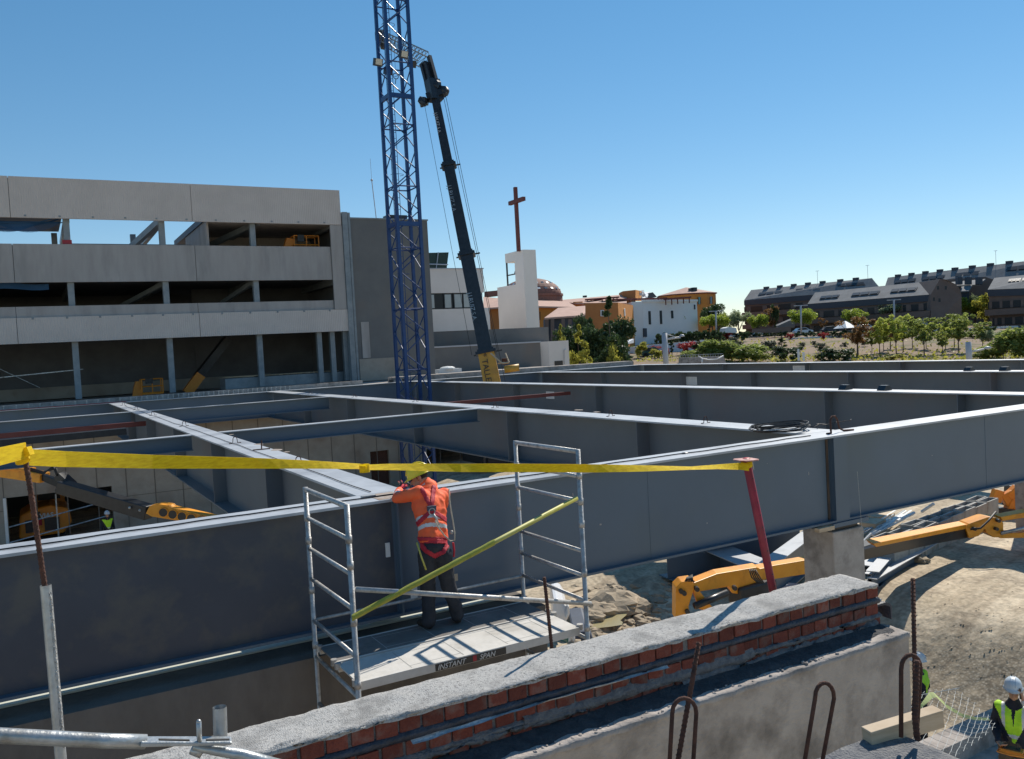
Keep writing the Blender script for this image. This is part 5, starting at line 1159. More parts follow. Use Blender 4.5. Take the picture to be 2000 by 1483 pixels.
for a_,c_ in ((-0.9,-0.4),(0.9,-0.4),(0.9,0.4),(-0.9,0.4)): b.tube([bk_+RH*a_+FH*c_+Vector((0,0,-0.95)),bk_+RH*a_+FH*c_+Vector((0,0,0.15))],0.03,6)
b.bar(bk_-RH*0.9-Vector((0,0,0.95)),bk_+RH*0.9-Vector((0,0,0.95)),0.8,0.06); b.build('basket','orange',t)
ch = P(2190,1085,d=24.5); ch.z = -6.6
MB().bar(ch-RH*1.6+Vector((0,0,0.75)),ch+RH*1.6+Vector((0,0,0.75)),1.9,0.6).bar(ch-RH*0.9+Vector((0,0,1.4)),ch+RH*1.7+Vector((0,0,1.4)),1.5,0.8).bar(ch+RH*0.8+Vector((0,0,1.2)),ch+RH*1.0+Vector((0,0,2.4)),0.5,0.5).bar(ch+RH*1.0+Vector((0,0,2.3)),P(2035,1000,d=24),0.35,0.4).build('chassis','orange',t,bevel=0.05)
for a_ in (-1.15,1.15):
    for c_ in (-1.0,0.75): MB().tube([ch+RH*a_+FH*c_+Vector((0,0,0.45)),ch+RH*a_+FH*(c_+0.3)+Vector((0,0,0.45))],0.45,18).build('wheel','rubber',t,smooth=True)
t = thing('boom_lift', 'orange machine linkage standing behind the open grey boxes at the right edge', 'boom lift', P(1975,1010,d=30))
for a_, c_, w_ in (((1950,957),(1943,980),0.22),((1972,957),(1990,975),0.3),((1963,962),(1980,992),0.25),((1985,978),(1975,1000),0.3),((1998,955),(1998,1000),0.4)):
    MB().bar(P(*a_,d=29),P(*c_,d=29),w_,w_*1.6).build('link_arm','orangedk',t,bevel=0.03)
MB().bar(P(1972,962,d=29.4),P(2005,962,d=29.4),0.7,0.45).bar(P(1930,996,d=29),P(1990,1002,d=29),0.5,0.25).ball(P(1985,985,d=29.5),0.35,8,6,1,0.3).build('mechanism','black',t)
MB().box(P(1996,950,d=29.2),P(2006,943,d=29.2)+Vector((0,0.1,0))).build('lamp','white',t)
# ------------------------------------------------------------------ open grey formwork boxes
BXG = 'open grey formwork boxes on the sand'
cells = [((1728,1043),'front left corner box of the open grey boxes, nearest the brick wall'),((1762,1046),'open grey box half hidden by the yellow boom'),
 ((1748,1028),'open grey box in the second row at the left'),((1783,1031),'open grey box in the second row at the right'),((1775,1016),'open grey box in the third row at the left'),((1810,1018),'tilted dark open grey box in the third row at the right'),
 ((1803,1004),'open grey box in the fourth row at the left'),((1838,1008),'shallow open grey box sticking out in the middle of the group'),((1825,995),'open grey box fifth along the back row'),((1860,1000),'long walled open grey box past the middle on the near side'),
 ((1850,983),'open grey box sixth along the back row'),((1880,990),'open grey box behind the near long walled one'),((1875,974),'open grey box seventh along the back row'),((1905,980),'large open grey box beside the orange linkage'),((1925,966),'last open grey box at the far end under the girder'),((1897,966),'open grey box at the far end of the back row')]
ZR = -5.80; B0, B1, F0, F1 = P(1704,1049,z=ZR), P(1915,966,z=ZR), P(1740,1060,z=ZR), P(1942,975,z=ZR)
c0 = (B0+F0)/2; far_ = (B1+F1)/2; e1 = (far_-c0)/8; e1.z = 0; ed = e1.normalized(); wdir = Vector((ed.y,-ed.x,0)); W_ = abs((F0-B0).dot(wdir))/2*0.98; Lc = e1.length*0.97; c0 = c0+e1*0.5
tmpl = None; idx = 0
for i in range(8):
    for j in range(2):
        cc = c0+e1*i+wdir*((j-0.5)*W_*1.03); jz = 0.10*noise.noise(Vector((i*1.7,j*3.1,0))); cc = Vector((cc.x,cc.y,-6.62))
        if tmpl is None:
            t = thing('formwork_box', cells[0][1], 'box', cc, BXG)
            l2, w2, h_, th = Lc/2, W_/2, 0.82, 0.04
            for nm, a_, c_ in (('side_wall',(-l2,-w2),(l2,-w2+th)),('side_wall',(-l2,w2-th),(l2,w2)),('end_wall',(-l2,-w2+th),(-l2+th,w2-th)),('end_wall',(l2-th,-w2+th),(l2,w2-th))):
                MB().box((cc.x+a_[0],cc.y+a_[1],cc.z),(cc.x+c_[0],cc.y+c_[1],cc.z+h_)).build(nm,'cgrey',t,bevel=0.006)
            MB().box((cc.x-l2+th,cc.y-w2+th,cc.z+0.01),(cc.x+l2-th,cc.y+w2-th,cc.z+0.05)).build('base','cgrey',t)
            t.rotation_euler = (0,0,math.atan2(ed.y,ed.x)); tmpl = t
        else:
            dup(tmpl, cc+Vector((0,0,jz)), cells[idx][1], BXG, rotz=math.atan2(ed.y,ed.x)+0.10*noise.noise(Vector((i*2.3,j*5.1,3))), scale=(1.0,1.0,1.0+0.12*noise.noise(Vector((i,j,8)))))
        idx += 1
# pipes, timber, girders lying on the ground
t = thing('pipe_bundle', 'bundle of shiny pale pipes lying on the sand left of the open grey boxes', 'pipes', P(1720,1030,z=-6.5))
for k in range(12):
    a_ = P(1684+2.5*k,1040+rb.uniform(-10,8),z=-6.3); c_ = P(1745+3.5*k,1006+rb.uniform(-9,6),z=-6.25); a_.z += 0.05*rb.random(); MB().tube([a_,c_],0.028,8).build('pipe','white' if k % 3 else 'rail',t,smooth=True)
tag(MB().tube([P(1800,1000,z=-6.0),P(1824,984,z=-5.7)],0.05,8).tube([P(1752,1018,z=-5.9),P(1785,1002,z=-5.9)],0.05,8).build('loose_pipes','white'), 'two loose white tubes leaning behind the open grey boxes', 'pipes')
tag(MB().bar(P(1684,1060,z=-6.0),P(1702,1042,z=-5.8),0.05,0.05).build('white_tube','white'), 'short white tube leaning between the column and the open grey boxes', 'tube')
for k,(a_,c_) in enumerate((((1688,1018),(1722,1008)),((1700,1012),(1735,1004)),((1694,1026),(1715,1016)))):
    tag(MB().bar(P(*a_,z=-6.4+0.1*k),P(*c_,z=-6.4+0.1*k),0.5,0.12).build('timber_plank','wood'), ['lowest','middle','top'][k]+' pale plank of the timber pile right of the column', 'plank', 'planks in the timber pile')
def lying(a_, c_, label, wd=0.5, dp=0.55, zz=-6.62, m='steel', lift=0.0):
    z1 = zz+dp; A_, B_ = P(*a_,z=z1), P(*c_,z=z1)
    t = thing('steel_beam', label, 'beam', (A_+B_)/2-Vector((0,0,dp)), 'steel beams stored on the ground')
    up = Vector((0,0,1)); dz = lambda h: Vector((0,0,h))
    MB().bar(A_-dz(0.012),B_-dz(0.012),wd,0.024).build('top_flange','top',t); MB().bar(A_-dz(dp/2),B_-dz(dp/2),0.02,dp-0.05).build('web',m,t); MB().bar(A_-dz(dp-0.012),B_-dz(dp-0.012),wd,0.024).build('bottom_flange',m,t)
    if lift: pass
    return t
lying((1703,1130),(1931,997),'long new steel beam lying on the sand, the one nearest the viewer',wd=0.24,dp=0.26)
lying((1695,1121),(1915,994),'long new steel beam just behind the nearest one, half under the yellow boom',wd=0.22,dp=0.24)
lying((1688,1104),(1712,1088),'short pale plated beam end beside the column foot',wd=0.3,dp=0.3)
lying((1704,1116),(1728,1089),'short beam with a stepped end between the column and the long beams',wd=0.32,dp=0.4)
lying((1500,1100),(1586,1036),'deep girder lying on the ground left of the column, its top in full sun',wd=0.45,dp=0.9)
lying((1395,1068),(1490,1106),'girder lying in the shade beneath the near girder',wd=0.9,dp=0.6)
lying((1525,1165),(1556,1140),'pale beam end just behind the brick wall, right of the red prop',wd=0.35,dp=0.9)
lying((1300,1040),(1560,1000),'long dark girder lying far back in the shade under the near girder',wd=0.9,dp=1.3)
tag(MB().ball(P(1798,1094,z=-6.55),0.22,9,6,0.5,0.3,rb).ball(P(1806,1098,z=-6.6),0.15,9,6,0.5,0.3,rb).build('clay_lump','rock'), 'small brown lump on the sand beside the nearest long beam', 'stone')
b = MB()
for k in range(420):
    c = G(rb.uniform(1120,1330), rb.uniform(1150,1270)); b.ball(c, 0.04+0.16*rb.random()**3, 7, 5, 0.6, 0.3, rb)
for k in range(260):
    c = G(rb.uniform(1700,2000), rb.uniform(1060,1330)); b.ball(c, 0.008+0.020*rb.random()**2, 6, 4, 0.35, 0.3, rb)
o = b.build('rubble', 'rock'); o['kind'] = 'stuff'; o['label'] = 'broken clay lumps and stones strewn over the churned ground'
for k, (px, py, r) in enumerate(((1205,1192,0.75),(1172,1206,0.5),(1240,1196,0.45),(1155,1212,0.4))):
    c = G(px,py); tag(MB().ball(c+Vector((0,0,0.05)),r,14,9,0.45,0.16,rb).build('clay_slab','rock',smooth=False), ['largest flat clay slab','rounded clay lump nearest the scaffold post','small grey slab right of the largest slab','clay lump touching the puddle'][k]+' on the muddy ground behind the brick wall', 'boulder')
c = G(1172,1225); o = MB().add([c+Vector((0.8*math.cos(a)*(1+0.3*math.sin(3*a)),0.45*math.sin(a)*(1+0.2*math.cos(5*a)),0.10)) for a in [2*math.pi*k/20 for k in range(20)]],[tuple(range(20))]).build('puddle', mat('muddy_water',(0.36,0.31,0.17),rough=0.25)); struct(o)
for k,(a_,c_) in enumerate((((1113,1178),(1140,1172)),((1110,1200),(1138,1186)),((1236,1208),(1242,1192)))): tag(MB().bar(G(*a_)+Vector((0,0,0.25)),G(*c_)+Vector((0,0,0.3)),0.15,0.05).build('timber_plank','wood'), ['pale flat board lying left of the mud slabs','thin reddish board beside the white vehicle','short stick standing in the mud'][k], 'board')
# white vehicle behind the scaffold
vb = P(1095,1235,d=19.5); t = thing('site_vehicle', 'white and blue site vehicle with a green tinted cab, mostly hidden behind the scaffold deck', 'vehicle', Vector((vb.x,vb.y,-6.6)))
def vp(px,py,d=19.5): return P(px,py,d=d)
hood = []
for i in range(9):
    f = i/8; hood.append([vp(1082+30*f-18*(1-f)*j/5*0+ (j*3.2)*math.sin(math.pi*f/2)*0.35, 1168+4*f+ (j/5)**1.4*(40) + 8*f*f, 19.5+0.25*(8-i)*0.2) for j in range(6)])
MB().prism([vp(1080,1169),vp(1090,1171),vp(1101,1177),vp(1108,1188),vp(1110,1202),vp(1108,1218),vp(1080,1218)],FH*1.6).build('bonnet','carbody',t,bevel=0.08)
MB().prism([vp(1107,1180,19.3),vp(1112,1186,19.3),vp(1113,1200,19.3),vp(1107,1212,19.3),vp(1104,1206,19.3),vp(1108,1195,19.3)],FH*0.3).build('bumper','white',t,bevel=0.03)
MB().prism([vp(1060,1240),vp(1108,1236),vp(1112,1262),vp(1100,1290),vp(1060,1290)],FH*1.2).build('cab_glass','teal',t,bevel=0.03)
MB().prism([vp(1118,1235),vp(1150,1232),vp(1160,1250),vp(1150,1300),vp(1120,1300)],FH*1.8).build('body','deckb',t,bevel=0.05)
MB().tube([vp(1113,1262,19.3),vp(1114,1236,19.3),vp(1119,1234,19.3),vp(1121,1262,19.3)],0.04,8).build('mirror_frame','white',t,smooth=True)
MB().box((vb.x-0.6,vb.y+0.2,-6.7),(vb.x+0.4,vb.y+0.8,-6.5)).build('chassis','black',t)
# trench edge walls, mesh, tape
for k,(pa,pb_,pc_,pd_,lb) in enumerate((((1795,1448),(2060,1327),(2060,1362),(1795,1486),'pale concrete footing wall at the feet of the mesh'),((1850,1492),(2060,1412),(2060,1470),(1850,1560),'pale concrete footing wall across the dark trench, nearest the bottom right corner'))):
    zz = -7.0 if k == 0 else -7.35; tag(MB().prism([P(*pa,z=zz),P(*pb_,z=zz),P(*pc_,z=zz),P(*pd_,z=zz)],(0,0,-1.6)).build('footing_wall','conc',bevel=0.01), lb, 'footing')
A_, B_, C_, D_ = P(1768,1363,d=6.0), P(1874,1344,d=6.4), P(1955,1420,d=6.3), P(1802,1500,d=5.5)
t = thing('wire_mesh', 'slack diamond wire mesh between the concrete wall end and the man in white helmet', 'mesh', D_)
b = MB(); n = 9
def bl(u, v): return (A_.lerp(B_,u)).lerp(D_.lerp(C_,u), v)+FH*0.05*math.sin(3*u+4*v)
for k in range(-n, n+1):
    for sg in (1,-1):
        pts = []
        for j in range(0, 21):
            v = j/20; u = (k/n)+v*0.95 if sg == 1 else (k/n)+0.95-v*0.95
            if -0.001 <= u <= 1.001: pts.append(bl(u, v)+FH*0.004*(1 if j % 2 else -1))
        if len(pts) > 1: b.tube(pts, 0.0014, 4)
b.build('wire', 'galv', t); MB().tube([A_,B_],0.003,5).tube([bl(0,v/10) for v in range(11)],0.003,5).build('edge_wire','galv',t)
o = ribbon([(1775,1398,5,5.9,0.2),(1800,1378,6,6.0,0.2),(1818,1358,7,6.1,0.9),(1826,1357,5,6.1,0.9),(1850,1380,7,6.2,0.4),(1880,1398,6,6.3,0.2),(1905,1404,5,6.35,0.2),(1932,1405,4,6.4,0.2)],'barrier_tape','tape','slack pale green tape tied along the top of the wire mesh','tape',thick=0.001)
# ------------------------------------------------------------------ wall with openings below the far girder, excavator, boom
t = thing('basement_wall', 'tan concrete wall with a large opening, seen beneath the girders at the far left', 'wall', (10,45,-8.4))
xo0, xo1, zo = -1.22, 3.15, -5.62
xs = [(-30,xo0,-8.6,-1.96),(xo0,xo1,zo,-1.96),(xo1,16.2,-8.6,-1.96),(16.2,17.3,-8.6,-7.4),(16.2,17.3,-5.38,-1.96),(17.3,19.6,-8.6,-1.96),(19.6,24.0,-5.6,-1.96),(24.0,35.3,-8.6,-1.96)]
b = MB()
for a_, c_, z0, z1 in xs: b.box((a_,45.3,z0),(c_,45.75,z1))
b.build('wall_body', 'conctan', t)
b = MB(); x = -9.0
while x < 30: b.box((x-0.02,45.285,-8.3),(x+0.02,45.299,-3.0)); x += 1.28
for z in (-4.1,-6.2): b.box((3.2,45.286,z-0.012),(16,45.2985,z+0.012)); b.box((-9,45.286,z-0.012),(-1.3,45.2985,z+0.012))
b.build('form_joints', mat('joint_dark',(0.17,0.145,0.12),rough=0.95), t)
MB().box((16.22,45.5,-7.4),(17.28,45.55,-5.4)).build('shutter_panel', 'rust', t)
MB().box((-30,47.6,-8.4),(60,48.0,-1.97)).build('inner_wall','darkwall',t) if False else MB().box((5,50.8,-8.4),(35,51.0,-1.97)).box((-30,57,-8.4),(5,57.2,-1.97)).build('inner_wall','darkwall',t)
MB().box((xo0-0.14,45.2,-8.4),(xo0-0.02,45.3,zo)).build('white_post', 'white', t)
t = thing('opening_rail', 'wire rail fence across the wall opening in front of the excavator', 'rail', (1,44.8,-8.2))
b = MB()
for z0, z1 in ((-6.9,-6.25),(-7.6,-6.95)): b.tube([(-1.2,44.9,z0),(2.9,44.9,z1)],0.03,5)
for x in (-0.1,0.75): b.tube([(x,44.9,-8.2),(x,44.9,-5.65)],0.03,5)
b.build('rails','rail',t)
q0 = P(35,990,y=47.2); ex = P(88,1010,y=47.2).x
t = thing('excavator', 'orange excavator with a dark engine cover seen from behind in the wall opening', 'excavator', (ex,48.5,-8.3))
zb, ztp = P(90,1055,y=47.2).z, P(90,988,y=47.2).z
xl, xr_ = P(33,1000,y=47.2).x, P(140,1000,y=47.2).x
MB().prism([(xl,47.2,zb+0.2),(xl+0.1,47.2,ztp-0.35),(xl+0.6,47.3,ztp-0.1),(xr_-0.9,47.3,ztp),(xr_-0.1,47.3,ztp-0.25),(xr_,47.3,zb+0.7),(xr_-0.4,47.3,zb+0.2)],(0.0,2.6,0)).build('body','orangedk',t,bevel=0.1)
for a_, c_ in ((xl+0.3,xl+0.75),(xr_-1.2,xr_-0.55)): MB().box((a_,47.17,zb+0.45),(c_,47.199,ztp-0.6)).build('vent_panel','black',t)
MB().box((xl+0.85,47.12,ztp-0.62),(xr_-1.35,47.19,ztp-0.25)).build('name_plate','dark',t); text('VIAS',0.30,(xl+0.93,47.11,ztp-0.55),(1,0,0),(0,0,1),'letter',t,bold=0.01)
MB().box((xl+0.85,47.15,zb+0.75),(xr_-1.3,47.199,zb+1.05)).build('red_band','harn',t)
MB().box((xl+0.2,47.5,zb-0.5),(xr_-0.3,49.8,zb+0.15)).build('undercarriage','rubber',t,bevel=0.1)
for X in (xl+0.1,xr_-0.7): MB().tube([(X,47.4,zb-0.45),(X+0.5,47.4,zb-0.45)],0.42,14).build('track','rubber',t)
MB().box((xr_-1.6,49.4,ztp-0.4),(xr_-0.2,50.6,ztp+0.6)).build('cab','orangedk',t,bevel=0.06); MB().box((xr_-1.4,49.35,ztp),(xr_-0.4,49.39,ztp+0.45)).build('cab_window','glassd',t)
t = thing('telehandler_boom', 'black and yellow telescopic boom with round holes, at the left behind the near girder', 'boom', P(250,990,d=32))
def seg(a_, c_, wd, h0, h1, name, m, d0, d1): return MB().bar(P(*a_,d=d0),P(*c_,d=d1),wd,h0,h2=h1).build(name,m,t,bevel=0.03)
seg((-40,911),(88,933),0.5,0.50,0.36,'jib','orange',33.4,32.6); seg((-40,905),(60,917),0.56,0.1,0.1,'jib_rail','orange',33.3,32.7)
seg((80,930),(118,945),0.2,0.25,0.3,'pin_link','black',32.6,32.2)
MB().prism([P(104,934,d=32),P(114,924,d=32),P(136,944,d=32),P(150,962,d=32),P(122,964,d=32),P(106,959,d=32),P(112,944,d=32)],FH*0.5).build('knuckle','black',t,bevel=0.02)
seg((118,950),(292,1001),0.5,0.46,0.52,'boom_section','black',32,31.2)
pts = [(285,1003),(292,989),(312,985),(330,988),(334,992),(412,1010),(440,1018),(440,1034),(350,1018),(296,1009)]
hb = MB().prism([P(px,py,d=30.9) for px,py in pts],FH*0.5).build('outer_boom','orange',t)
for k in range(7):
    c = P(319+18.2*k,1001+3.9*k,d=30.88); b = MB(); rg = [c+RH*0.155*math.cos(a)+Vector((0,0,0.155*math.sin(a))) for a in [2*math.pi*j/20 for j in range(20)]]; b.prism(rg,-FH*0.012); b.build('round_hole','dark',t)
    MB().tube([c-FH*0.012+RH*0.165*math.cos(a)+Vector((0,0,0.165*math.sin(a))) for a in [2*math.pi*j/20 for j in range(21)]],0.014,5).build('hole_rim','orange',t)
b = MB()
for k in range(5): b.tube([P(60,915+k,d=32.6),P(85,922+k,d=32.3),P(100+k,918-2*k,d=32),P(110,915+3*k,d=32),P(112,930,d=32)],0.03,5)
b.build('hoses','cable',t,smooth=True)
for px in (253,273): MB().ball(P(px,992+ (px-253)*0.25,d=31.0),0.05,8,6).build('shiny_bolt','rail',t)
# ------------------------------------------------------------------ ochre school complex beyond the garden
def top_at(px, py, z): return P(px, py, z=z)
def block(name, label, cat, corners, ztop, zbot, m, cap=None):
    pts = [P(px,py,z=ztop) for px,py in corners]; t = thing(name, label, cat, Vector((sum(p.x for p in pts)/len(pts), sum(p.y for p in pts)/len(pts), zbot)))
    MB().prism([Vector((p.x,p.y,zbot)) for p in pts],(0,0,ztop-zbot)).build('walls', m, t); return t, pts
def D_at(px, py, z): return -z*0+P(px,py,z=z).dot(FWD)
# pale hall
t = thing('assembly_hall', 'large pale blue grey hall with three thin slot windows beside the ochre buildings', 'building', P(1300,650,d=165))
za = 7.0; a0 = P(1233,590,z=za); a1 = P(1255,589.3,z=za); a2 = P(1361,588.5,z=za); bk = FH*18
MB().prism([Vector((p.x,p.y,-4)) for p in (a0,a1,a2,a2+bk,a0+bk)],(0,0,za+4)).build('walls','hall',t)
MB().bar(a1+Vector((0,0,0.12)),a2+Vector((0,0,0.12)),0.5,0.4).build('coping','white',t)
fd = (a2-a1).normalized(); nr = Vector((fd.y,-fd.x,0))
def onf(px, py):  # point on the hall front for an image position
    v = ROT @ _ray(px, py); k = (a1.dot(nr))/(v.dot(nr)); return v*k
for px, y0, y1 in ((1268,608,634),(1290,607,633),(1312,607,622)):
    p, q = onf(px,y0), onf(px+1,y1); MB().bar(p+nr*0.06,q+nr*0.06,0.6,0.1,up=nr).build('slot_window','glassd',t)
MB().bar(onf(1256,650)+nr*0.1,onf(1262,650)+nr*0.1,0.2,1.6).build('base_band','slatedk',t); MB().bar(onf(1355,600)+nr*0.1,onf(1357,600)+nr*0.1,0.1,0.9).build('small_vent','slatedk',t)
# ochre block left of hall
t = thing('ochre_block', 'burnt orange flat block with a sun-brightened ochre side face left of the pale hall', 'building', P(1180,650,d=150))
zb_ = 6.4; c0, c1, c2 = P(1142,592.5,z=zb_), P(1206.5,591,z=zb_), P(1233,592,z=zb_)
c2 = P(1236,592,d=c1.dot(FWD)+14); c2.z = zb_
MB().prism([Vector((p.x,p.y,-4)) for p in (c0,c1,c2,c2+FH*3,c0+FH*16)],(0,0,zb_+4)).build('walls','ochredk',t)
n2 = (c2-c1).normalized(); nr2 = Vector((n2.y,-n2.x,0)).normalized()
MB().prism([Vector((p.x,p.y,-4)) for p in (c1+nr2*0.03,c2+nr2*0.03,c2,c1)],(0,0,zb_+3.9)).build('sunlit_ochre_face','ochre',t)  # sun on this side is painted as a brighter tone of the walls
n1 = (c1-c0).normalized(); nr1 = Vector((n1.y,-n1.x,0)).normalized()
def onp(px, py, pt, nn): v = ROT @ _ray(px, py); return v*(pt.dot(nn)/v.dot(nn))
p, q = onp(1175.5,606,c0,nr1), onp(1175.5,618,c0,nr1); f_ = MB().bar(p+nr1*0.08,q+nr1*0.08,0.7,0.1,up=nr1).build('window','white',t); MB().bar(p+nr1*0.15-Vector((0,0,0.1)),q+nr1*0.15+Vector((0,0,0.1)),0.3,0.06,up=nr1).build('pane','glassd',f_)
p, q = onp(1218.5,603,c1,nr2), onp(1219.5,617,c1,nr2); MB().bar(p+nr2*0.1,q+nr2*0.1,0.8,0.1,up=nr2).build('window','white',t)
for px in (1214,1220,1226): p, q = onp(px,631,c1,nr2), onp(px,650,c1,nr2); MB().bar(p+nr2*0.1,q+nr2*0.1,0.9,0.1,up=nr2).build('doorway','glassd',t)
b = MB()
for px0, px1, py0, py1 in ((1147,1176,585.5,583.5),(1176,1205,583.5,581),(1197,1240,586,584.5),(1240,1300,585,583),(1300,1346,584.5,581)):
    p, q = P(px0,py0,d=160), P(px1,py1,d=163); b.bar(p,q,1.2,0.3)
    for k in range(5): c = p.lerp(q,k/4); b.bar(c,c-Vector((0,0,1.1)),0.15,0.15)
b.build('roof_pergola','cross',t)
# roofs behind
def roofplane(pts, m, par, name='roof', th=0.25):
    v = [P(px,py,d=d) for px,py,d in pts]; MB().prism(v,(0,0,-th)).build(name,m,par)
t = thing('tiled_wing', 'long pale pink tiled roof wing with ochre wall right of the bell tower', 'building', P(1100,620,d=150))
roofplane([(1096,586,165),(1224,575,172),(1224,592,158),(1124,592,158),(1096,590,160)],'tilepink',t)
roofplane([(1046,586,150),(1108,589,152),(1127,600,140),(1046,598,138)],'tilepink',t)
MB().prism([P(1046,598,d=139),P(1127,600,d=141),P(1127,660,d=141),P(1046,660,d=139)],FH*6).build('walls','ochre',t)
MB().prism([P(1120,590,d=158.3),P(1138,589,d=158.5),P(1138,600,d=158.5),P(1120,599,d=158.3)],FH*3).build('gable','ochre',t)
MB().prism([P(1053.5,609,d=138.9),P(1055.5,609,d=138.9),P(1055.5,625,d=138.9),P(1053.5,625,d=138.9)],-FH*0.05).build('window','rust',t)
MB().box(P(1142,581,d=170),P(1148,577,d=170)+Vector((0,1,0))).build('roof_box','black',t)
t = thing('pink_shed', 'low shed with a bright pink tiled lean-to roof right of the bell tower', 'building', P(1100,650,d=125))
roofplane([(1090,601.5,131),(1143,597.5,134),(1143,612,128),(1134,616,124),(1063,621,121)],'tilepink',t)
MB().prism([P(1064,623,d=121.8),P(1134,618,d=124.8),P(1134,665,d=124.8),P(1064,668,d=121.8)],FH*5).build('bay_wall','slatedk',t)
MB().prism([P(1134,617,d=124.6),P(1143,613,d=128.2),P(1143,665,d=128.2),P(1134,665,d=124.6)],FH*1).build('side_wall','brown',t)
for px in (1068,1079,1100,1113): MB().bar(P(px,623,d=121.5),P(px,665,d=121.5),0.5,0.15,up=FH).build('post','brown',t)
# domed building
t = thing('domed_hall', 'red domed round hall with slanted roof windows, partly behind the bell tower', 'building', P(1023,620,d=152))
dc = P(1037,584,d=156); Rr = 60/F*156
prof = [(Rr,0)]+[(Rr*math.cos(a), 3.1*math.sin(a)) for a in [R_(6+84*k/9) for k in range(10)]]
MB().lathe(prof,(dc.x,dc.y,dc.z+0.6),32).build('dome','redroof',t)
MB().lathe([(Rr+0.15,-9),(Rr+0.15,0.2),(Rr+0.3,0.2),(Rr+0.3,0.6),(Rr,0.6)],(dc.x,dc.y,dc.z),32).build('walls','redroof',t)
for k in range(24):
    a = 2*math.pi*k/24; pp = []
    for (e0, w_) in ((R_(14),0.055),(R_(44),0.05)):
        for s_2 in (-1,1): pp.append(Vector((dc.x+(Rr*math.cos(e0)+0.06)*math.cos(a+s_2*w_), dc.y+(Rr*math.cos(e0)+0.06)*math.sin(a+s_2*w_), dc.z+0.66+3.1*math.sin(e0))))
    MB().quad(pp[0],pp[1],pp[3],pp[2]).build('roof_window','white' if k % 2 else 'glass',t)
t = thing('ochre_wing', 'ochre wall with a pink roof seen between the crane boom and the bell tower', 'building', P(960,630,d=140))
MB().prism([P(944,602,d=141),P(975,600,d=141),P(975,665,d=141),P(944,665,d=141)],FH*8).build('walls','ochredk',t); roofplane([(944,580,150),(976,583,150),(976,600,139),(944,602,139)],'tilepink',t)
MB().prism([P(946,570,d=151),P(976,567,d=151),P(976,576,d=151),P(946,580,d=151)],FH*3).build('red_band','redroof',t)
# penthouse and rotunda
t = thing('roof_penthouse', 'small orange penthouse box on the roof between the pink roofs and the rotunda', 'building', P(1230,590,d=170))
pz = P(1216.5,569,d=168).z; q_ = [P(1216.5,569,z=pz),P(1241,566.2,z=pz),P(1253,568,z=pz)]
MB().prism([P(1216.5,569,d=168),P(1241,566.5,d=164),P(1241,590,d=164),P(1216.5,590,d=168)],FH*6).build('walls','ochredk',t); MB().prism([P(1241.2,566.5,d=164),P(1253,568.5,d=170),P(1253,588,d=170),P(1241.2,588,d=164)],FH*1).build('side_wall','ochre',t)
MB().prism([P(1253,567,d=170),P(1258,567,d=172),P(1258,588,d=172),P(1253,588,d=170)],FH*1).build('white_side','white',t)
roofplane([(1258,571,178),(1269,570,180),(1262,582,170),(1250,582,170)],'hall',t); MB().prism([P(1266,573,d=176),P(1275,571,d=176),P(1283,580,d=176),P(1262,584,d=176)],FH*2).build('dormer','frame',t)
b = MB()
for k in range(14): p = P(1248+1.1*k,577+rb.uniform(-2,5),d=168); b.bar(p,p+Vector((rb.uniform(-.4,.4),0,rb.uniform(-1,1))),0.15,0.15)
b.build('roof_equipment','lamp',t)
t = thing('rotunda', 'ochre many sided rotunda with a shallow pink tiled roof and two chimneys', 'building', P(1340,600,d=205))
rc = P(1341,576,d=205); Rr = 56/F*205; n = 10; za = P(1338,561.5,d=205).z; ze = P(1345,575.5,d=205).z
ring = [Vector((rc.x+Rr*math.cos(2*math.pi*k/n+0.35), rc.y+Rr*math.sin(2*math.pi*k/n+0.35), ze)) for k in range(n)]
MB().prism([Vector((p.x,p.y,-4)) for p in ring],(0,0,ze+4)).build('walls','ochre',t)
ro = [Vector((rc.x+(p.x-rc.x)*1.05,rc.y+(p.y-rc.y)*1.05,ze)) for p in ring]; MB().add(ro+[Vector((rc.x,rc.y,za))],[(i,(i+1)%n,n) for i in range(n)]+[tuple(range(n-1,-1,-1))]).build('roof','tilepink',t)
MB().prism(ro,(0,0,-0.25)).build('eaves','cross',t)
for px, w_ in ((1352,0.9),(1358,1.1)): p = P(px,561.5 if w_ > 1 else 563,d=200); MB().box(p-Vector((w_/2,0,2.2)),p+Vector((w_/2,w_,0))).build('chimney','frame',t)
for px, y0, y1 in ((1364,581,595),(1387,580,594)):
    p, q = P(px,y0,d=205-Rr*0.86), P(px,y1,d=205-Rr*0.86); f_ = MB().bar(p-FH*0.9,q-FH*0.9,0.7,0.2,up=FH).build('window','rust',t); MB().bar(p-FH*1.05,q-FH*1.05,0.4,0.08,up=FH).build('pane','glass' if px > 1370 else 'teal',f_)
